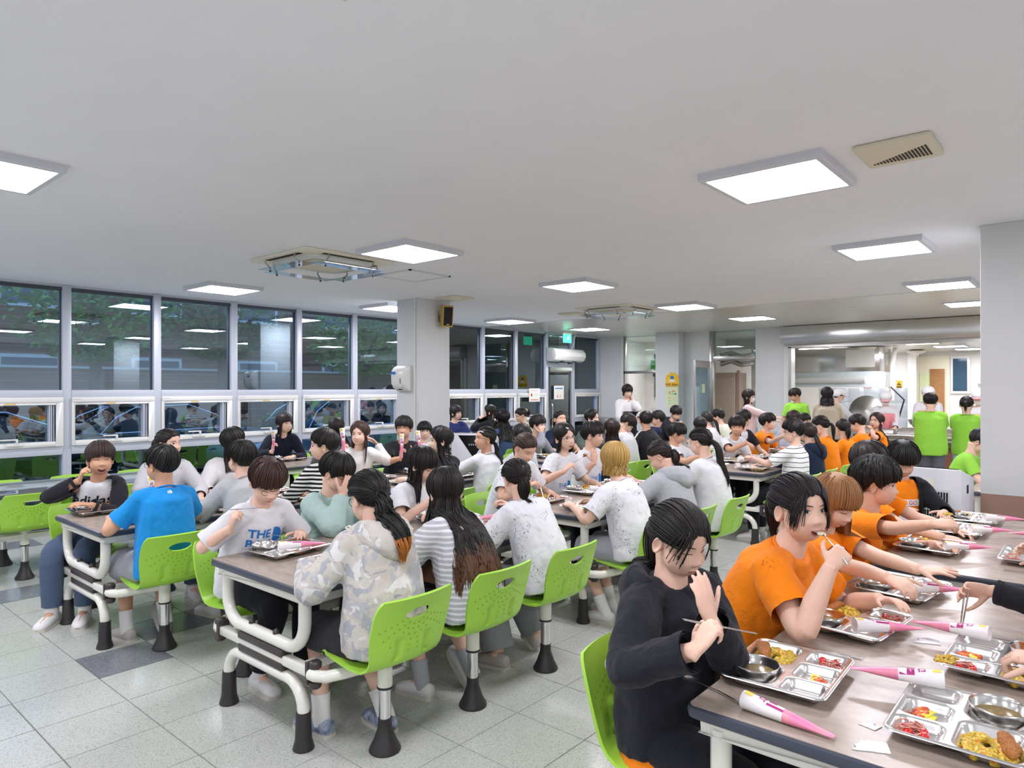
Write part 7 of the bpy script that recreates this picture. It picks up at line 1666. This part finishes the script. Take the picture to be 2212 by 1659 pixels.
# servery counter
t = thing('servery_counter', 'stainless serving counter with a brown tiled base', 'counter', (0, 12.0, 0)); MB().box(-3.05, 1.6, 0, .72, .83, .87).build('top', MT['steel_bright'], t, bevel=.006); MB().box(-3.05, 1.6, 0, .02, .70, .83).build('front_apron', MT['steel'], t); MB().box(-3.0, 1.55, .06, .66, 0, .70).build('base', MT['counter_brown'], t); MB().tube([(-3.05, -.16, .80), (1.6, -.16, .80)], .014, 8).tube([(-3.05, -.10, .80), (1.6, -.10, .80)], .014, 8).build('tray_rail', MT['steel_bright'], t)
for n_, (x, w) in enumerate(((-2.75, .5), (-2.2, .5), (-1.65, .5), (-1.1, .5), (-.5, .5))):
    t = thing('food_pan', 'rectangular steel food pan on the counter, number %s from the left' % ('one', 'two', 'three', 'four', 'five')[n_], 'food pan', (x, 12.36, .871), 0, 'food pans on the servery'); z1 = .09 if n_ != 0 else .06
    MB().loft([[(-.23, -.15, 0), (.23, -.15, 0), (.23, .15, 0), (-.23, .15, 0)], [(-.245, -.165, z1), (.245, -.165, z1), (.245, .165, z1), (-.245, .165, z1)], [(-.26, -.18, z1), (.26, -.18, z1), (.26, .18, z1), (-.26, .18, z1)], [(-.24, -.16, z1-.002), (.24, -.16, z1-.002), (.24, .16, z1-.002), (-.24, .16, z1-.002)], [(-.225, -.145, z1-.03), (.225, -.145, z1-.03), (.225, .145, z1-.03), (-.225, .145, z1-.03)]]).build('pan', MT['steel_bright'], t)
    MB().grid([[(x_, y_, z1-.026+.012*noise.noise(Vector((x_*14, y_*14, n_)))) for x_ in np.linspace(-.22, .22, 14)] for y_ in np.linspace(-.14, .14, 10)]).build('food', MT[('cutlet', 'curry', 'kimchi', 'rice', 'curry')[n_]], t)
t = thing('mixing_bowl', 'large round steel bowl behind the counter', 'bowl', (-2.25, 13.35, .9)); MB().lathe([(.12, 0), (.24, .08), (.28, .16), (.27, .16), (.22, .08), (0, .02)], 24).build('bowl', MT['steel_bright'], t)
b = MB().box(-.6, .6, -.3, .3, .86, .9); t = thing('prep_table', 'steel prep table behind the kitchen staff', 'table', (-2.4, 13.35, 0)); b.build('top', MT['steel_bright'], t, bevel=.004)
for sx in (-.55, .55):
    for sy in (-.25, .25): MB().box(sx-.02, sx+.02, sy-.02, sy+.02, 0, .86).build('leg', MT['steel'], t)
# trolley of the pink jacket
t = thing('tray_trolley', 'steel trolley in front of the pale pink jacket', 'trolley', (-3.9, 11.35, 0))
for z in (.25, .55, .85): MB().box(-.4, .4, -.28, .28, z, z+.025).build('shelf', MT['steel_bright'], t, bevel=.004)
for sx in (-.38, .38):
    for sy in (-.26, .26): MB().box(sx-.015, sx+.015, sy-.015, sy+.015, .06, .95).build('post', MT['steel'], t); MB().lathe([(.0, -.04), (.035, -.03), (.04, 0), (.035, .03), (0, .04)], 12, M=T(sx, sy, .04, rx=PI/2)).build('castor', MT['black_plastic'], t)
# dish return fittings
t = thing('dish_sink', 'white dish return sink with a steel tap', 'sink', (-8.0, 14.6, 0)); MB().box(-.6, .5, -.3, .4, .3, 1.0).build('basin', MT['white_plastic'], t, bevel=.02); MB().tube([(-.1, .1, 1.0), (-.1, .1, 1.2), (-.05, .05, 1.32), (.1, 0, 1.34), (.2, -.02, 1.24)], .014, 8).build('tap', MT['chrome'], t); MB().box(-.2, -.05, .05, .15, 1.0, 1.12).build('tap_body', MT['chrome'], t)
for sx in (-.5, .4): MB().box(sx-.03, sx+.03, -.2, .3, 0, .3).build('leg', MT['steel'], t)
t = thing('wall_fan', 'white wall fan in the dish return room', 'fan', (-8.95, 15.9, 2.15)); MB().box(-.05, .05, .25, .3, -.25, .15).build('wall_plate', MT['black_plastic'], t); MB().lathe([(0, -.1), (.08, -.06), (.09, 0), (.06, .08), (0, .1)], 14, M=T(.12, .1, .1)).build('motor', MT['white_plastic'], t)
Mf = T(.3, -.05, -.02, rz=.9, rx=PI/2-.35)
for r_ in (.08, .14, .2): MB().tube([Mf @ Vector((r_*math.cos(a), r_*math.sin(a), .04*(1-r_/.25))) for a in np.linspace(0, 2*PI, 25)[:-1]], .006, 5, closed=True).build('guard_ring', MT['white_plastic'], t)
for q in range(16): a = q*PI/8; MB().tube([Mf @ Vector((.03*math.cos(a), .03*math.sin(a), .05)), Mf @ Vector((.2*math.cos(a), .2*math.sin(a), .008))], .003, 4).build('guard_wire', MT['white_plastic'], t)
for q in range(3): a = q*2.09; MB().loft([[Mf @ Vector((r_*math.cos(a+o_), r_*math.sin(a+o_), z_)) for o_, z_ in ((-.35, -.01), (0, .0), (.35, .012))] for r_ in (.04, .1, .17)], 0, False, False, closed=False).build('blade', MT['white_plastic'], t)
t = thing('window_31', kind='structure'); t['label'] = 'dark sliding window of the dish return room'; MB().box(-9.0, -8.1, 16.24, 16.3, 1.35, 2.5).build('frame', MT['alu_dark'], t); MB().box(-8.9, -8.6, 16.2, 16.24, 1.42, 2.45).build('pane', MT['night_pane'], t); MB().box(-8.55, -8.15, 16.2, 16.24, 1.42, 2.45).build('pane', MT['night_pane'], t)
t = thing('steel_sink_stand', 'low steel sink stand in the corner by the exit door', 'sink', (-8.55, 13.2, 0)); MB().box(-.4, .35, -.35, .35, .72, .92).build('trough', MT['steel'], t, bevel=.01)
for sx in (-.35, .3):
    for sy in (-.3, .3): MB().box(sx-.02, sx+.02, sy-.02, sy+.02, 0, .72).build('leg', MT['edge_band'], t)

o = MB().prism(rrect(.84, TL-.02, .02), 0, .0015).build('plastic_table_cover', MT['deflector_clear']); o.location = (ROWS['W'], 1.40+TL/2, TZ+.001); tag(o, 'clear plastic cover spread over the empty table by the windows', 'table cover')
r = WHO['phone']; p = r['world'](r['pinch', 1]); o = MB().box(-.037, .037, -.075, .075, -.004, .004).build('smartphone', MT['screen_black'], bevel=.003); o.matrix_world = aim(p+Vector((0, 0, .012)), r['world']((0, 1, .35))-r['world']((0, 0, 0))); tag(o, 'dark phone held by the person in the black pinafore', 'phone')
# ================================================================= OUTSIDE
mat('asphalt', '55585A', .9, noise_amt=.2, noise_scale=20); mat('grass_soil', '4E6B2C', .95, noise_amt=.4, noise_scale=12); mat('leaf', '5C8A36', .6, col2='3E6A26', noise_scale=2); mat('leaf_light', '83AE4A', .6, col2='5A8A34', noise_scale=2); mat('bark', '5A4A40', .9, noise_amt=.3, noise_scale=20); mat('car_dark', '12151F', .08, .3, coat=.8); mat('car_silver', 'AEB9C8', .15, .6, coat=.6); mat('car_glass', '10141A', .03); mat('rubber', '191919', .8); mat('chrome_trim', 'D5DAE6', .06, 1)
def brickmat():
    m = bpy.data.materials.new('brick'); m.use_nodes = True; nt = m.node_tree; b = nt.nodes['Principled BSDF']; tc = node(nt, 'ShaderNodeTexCoord'); mp = node(nt, 'ShaderNodeMapping'); mp.inputs['Rotation'].default_value = (PI/2, 0, PI/2); nt.links.new(tc.outputs['Object'], mp.inputs[0]); t = node(nt, 'ShaderNodeTexBrick', i_Scale=1); t.inputs['Brick Width'].default_value = .21; t.inputs['Row Height'].default_value = .07; t.inputs['Mortar Size'].default_value = .008; t.inputs['Color1'].default_value = lin('8A5442'); t.inputs['Color2'].default_value = lin('75463A'); t.inputs['Mortar'].default_value = lin('9A928A')
    nt.links.new(mp.outputs[0], t.inputs['Vector']); nt.links.new(t.outputs['Color'], b.inputs['Base Color']); b.inputs['Roughness'].default_value = .9; MT['brick'] = m
brickmat()
tag(MB().box(-40, XW-.22, -25, 40, -.4, -.15).build('ground_outside', MT['asphalt']), kind='structure')
tag(MB().box(-24, -15.2, -25, 40, -.15, .12).build('planting_bed', MT['grass_soil']), kind='structure')
w_ = thing('wall_outside', kind='structure'); w_['label'] = 'brick boundary wall outside the windows'; MB().box(-20.2, -20, -25, 40, 0, 2.1).build('brick_face', MT['brick'], w_); MB().box(-20.25, -19.95, -25, 40, 2.1, 2.16).build('coping', MT['wall_paint'], w_)
bd = thing('building', 'brick house across the yard behind the trees', 'building', (-27, 10, 0)); MB().box(-3, 3, -14, 14, -.2, 6.5).build('wall', MT['brick'], bd)
for i in range(7):
    for j in range(2): f = MB().box(3, 3.06, -12+3.6*i, -10.4+3.6*i, 1.2+2.8*j, 2.6+2.8*j).build('window_frame', MT['white_plastic'], bd); MB().box(3.06, 3.07, -11.9+3.6*i, -10.5+3.6*i, 1.3+2.8*j, 2.5+2.8*j).build('pane', MT['night_pane'], f)
def car(label, x, y, m, kind, rz=0):
    t = thing('parked_car', label, 'car', (x, y, -.15), rz); W = .88
    if kind == 'sedan': low = [(-2.3, .25), (-2.35, .55), (-2.25, .72), (-1.3, .88), (-.9, .95), (1.2, .97), (1.9, .95), (2.3, .90), (2.38, .6), (2.3, .28)]; gh = [(-1.05, .93), (-.25, 1.40), (.75, 1.43), (1.75, .95)]
    else: low = [(-2.0, .25), (-2.05, .55), (-1.95, .75), (-1.2, .95), (-.7, 1.0), (1.9, 1.05), (2.05, .9), (2.05, .28)]; gh = [(-1.0, .98), (-.3, 1.52), (1.5, 1.52), (1.98, 1.02)]
    rings = []
    for xx, ins in ((-W, .10), (-W+.04, .03), (-W+.12, 0), (W-.12, 0), (W-.04, .03), (W, .10)):
        cy = sum(p[0] for p in low)/len(low); rings.append([(xx, yy*(1-ins*.25), z-(ins*.5 if z > .7 else -ins*.2)) for yy, z in low])
    MB().loft(rings).build('body', m, t, bevel=.02)
    def trap(off): return [[(sx*(.80-off if z < 1.2 else .60-off*.5), yy, z) for yy, z in gh] for sx in (-1, 1)]
    a, b_ = trap(0); MB().loft([a, b_]).build('windows', MT['car_glass'], t, bevel=.03)
    MB().loft([[(sx, yy, z) for yy, z in ((gh[1][0]-.02, gh[1][1]), (gh[1][0]+.2, gh[1][1]+.035), (gh[2][0]-.2, gh[2][1]+.035), (gh[2][0]+.02, gh[2][1]))] for sx in (-.61, .61)]).build('roof', m, t, bevel=.02)
    for sx in (-1, 1):
        pts = [(sx*.83, gh[0][0]+.1, gh[0][1]+.01), (sx*.72, (gh[0][0]+gh[1][0])/2, (gh[0][1]+gh[1][1])/2+.05), (sx*.635, gh[1][0], gh[1][1]-.01), (sx*.63, gh[2][0], gh[2][1]-.01), (sx*.74, (gh[2][0]+gh[3][0])/2, (gh[2][1]+gh[3][1])/2+.03), (sx*.83, gh[3][0]-.12, gh[3][1]+.01)]
        MB().tube(pts, .016, 6, closed=True).build('window_trim', MT['chrome_trim'], t); MB().tube([(sx*.80, .25, gh[0][1]), (sx*.62, .4, gh[1][1])], .03, 6).build('pillar', m, t)
        for yy in (-1.4, 1.4): MB().lathe([(0, -.1), (.2, -.1), (.31, -.08), (.33, 0), (.31, .08), (.2, .1), (0, .1)], 20, M=T(sx*.80, yy, .33, ry=PI/2)).build('wheel', MT['rubber'], t); MB().lathe([(0, -.005), (.19, -.002), (.2, 0)], 12, M=T(sx*.905, yy, .33, ry=sx*PI/2)).build('hubcap', MT['chrome_trim'], t)
        MB().box(sx*.92-.08, sx*.92+.08, gh[0][0]+.25, gh[0][0]+.37, .98, 1.1).build('mirror', m, t, bevel=.02)
car('dark sedan with chrome window trim parked outside at the left', -11.7, 1.75, MT['car_dark'], 'sedan'); car('silver car parked outside behind the person in a navy suit', -11.9, 8.0, MT['car_silver'], 'hatch'); car('second dark car parked outside beyond the dark sedan', -14.1, 5.2, MT['car_dark'], 'sedan', .1)
def tree(label, x, y, h, r, n, m, sd, shrub=False):
    rr = random.Random(sd); t = thing('shrub' if shrub else 'tree', label, 'shrub' if shrub else 'tree', (x, y, .12)); b = MB()
    if not shrub:
        MB().tube([(0, 0, -.1), (.05, .03, h*.3), (-.03, .05, h*.62), (0, 0, h*.85)], [.16, .13, .1, .05], 10).build('trunk', MT['bark'], t)
        for k in range(5): a = rr.uniform(0, 6.28); MB().tube([(0, .03, h*.5), (r*.35*math.cos(a), r*.35*math.sin(a), h*.68), (r*.7*math.cos(a), r*.7*math.sin(a), h*.8)], [.06, .04, .015], 6).build('branch', MT['bark'], t)
    for k in range(n):
        a = rr.uniform(0, 6.28); q = rr.random()**.5; zz = rr.uniform(-1, 1); rad = r*math.sqrt(max(0, 1-zz*zz))*q; c = Vector((rad*math.cos(a), rad*math.sin(a), (h*.78+zz*h*.3) if not shrub else h*.5+zz*h*.5)); s = rr.uniform(.05, .11)
        u = Vector((rr.uniform(-1, 1), rr.uniform(-1, 1), rr.uniform(-.6, .3))).normalized(); v = u.orthogonal().normalized(); b.add([c-u*s, c+v*s*.5, c+u*s, c-v*s*.5], [(0, 1, 2, 3)])
    o = b.build('foliage', m, t, smooth=False, fixn=False); o['kind'] = 'stuff'
for i, (x, y, h, r, n, m, lab) in enumerate(((-16.2, 5.2, 4.2, 1.7, 2600, 'leaf_light', 'leafy tree outside the second window'), (-17.5, 8.6, 4.6, 1.8, 2200, 'leaf', 'leafy tree outside behind the silver car'), (-16.6, 12.5, 3.8, 1.7, 2400, 'leaf_light', 'bright leafy tree outside left of the pillar'), (-18, 16, 4.4, 1.9, 2000, 'leaf', 'dark tree outside behind the pillar'), (-15.5, 19.5, 4.0, 1.6, 2000, 'leaf_light', 'leafy tree outside beyond the exit door'), (-18, 1.0, 4.6, 2.0, 1800, 'leaf', 'dark tree outside at the left edge'))): tree(lab, x, y, h, r, n, MT[m], i)
for i, (x, y) in enumerate(((-15.8, 7.0), (-15.7, 9.3), (-15.6, 11.3), (-15.7, 13.6), (-15.9, 4.0))): tree('low bright green shrub outside, number %s along the bed' % ('two', 'three', 'four', 'five', 'one')[i], x, y, .9, .6, 700, MT['leaf_light'], 20+i, True)
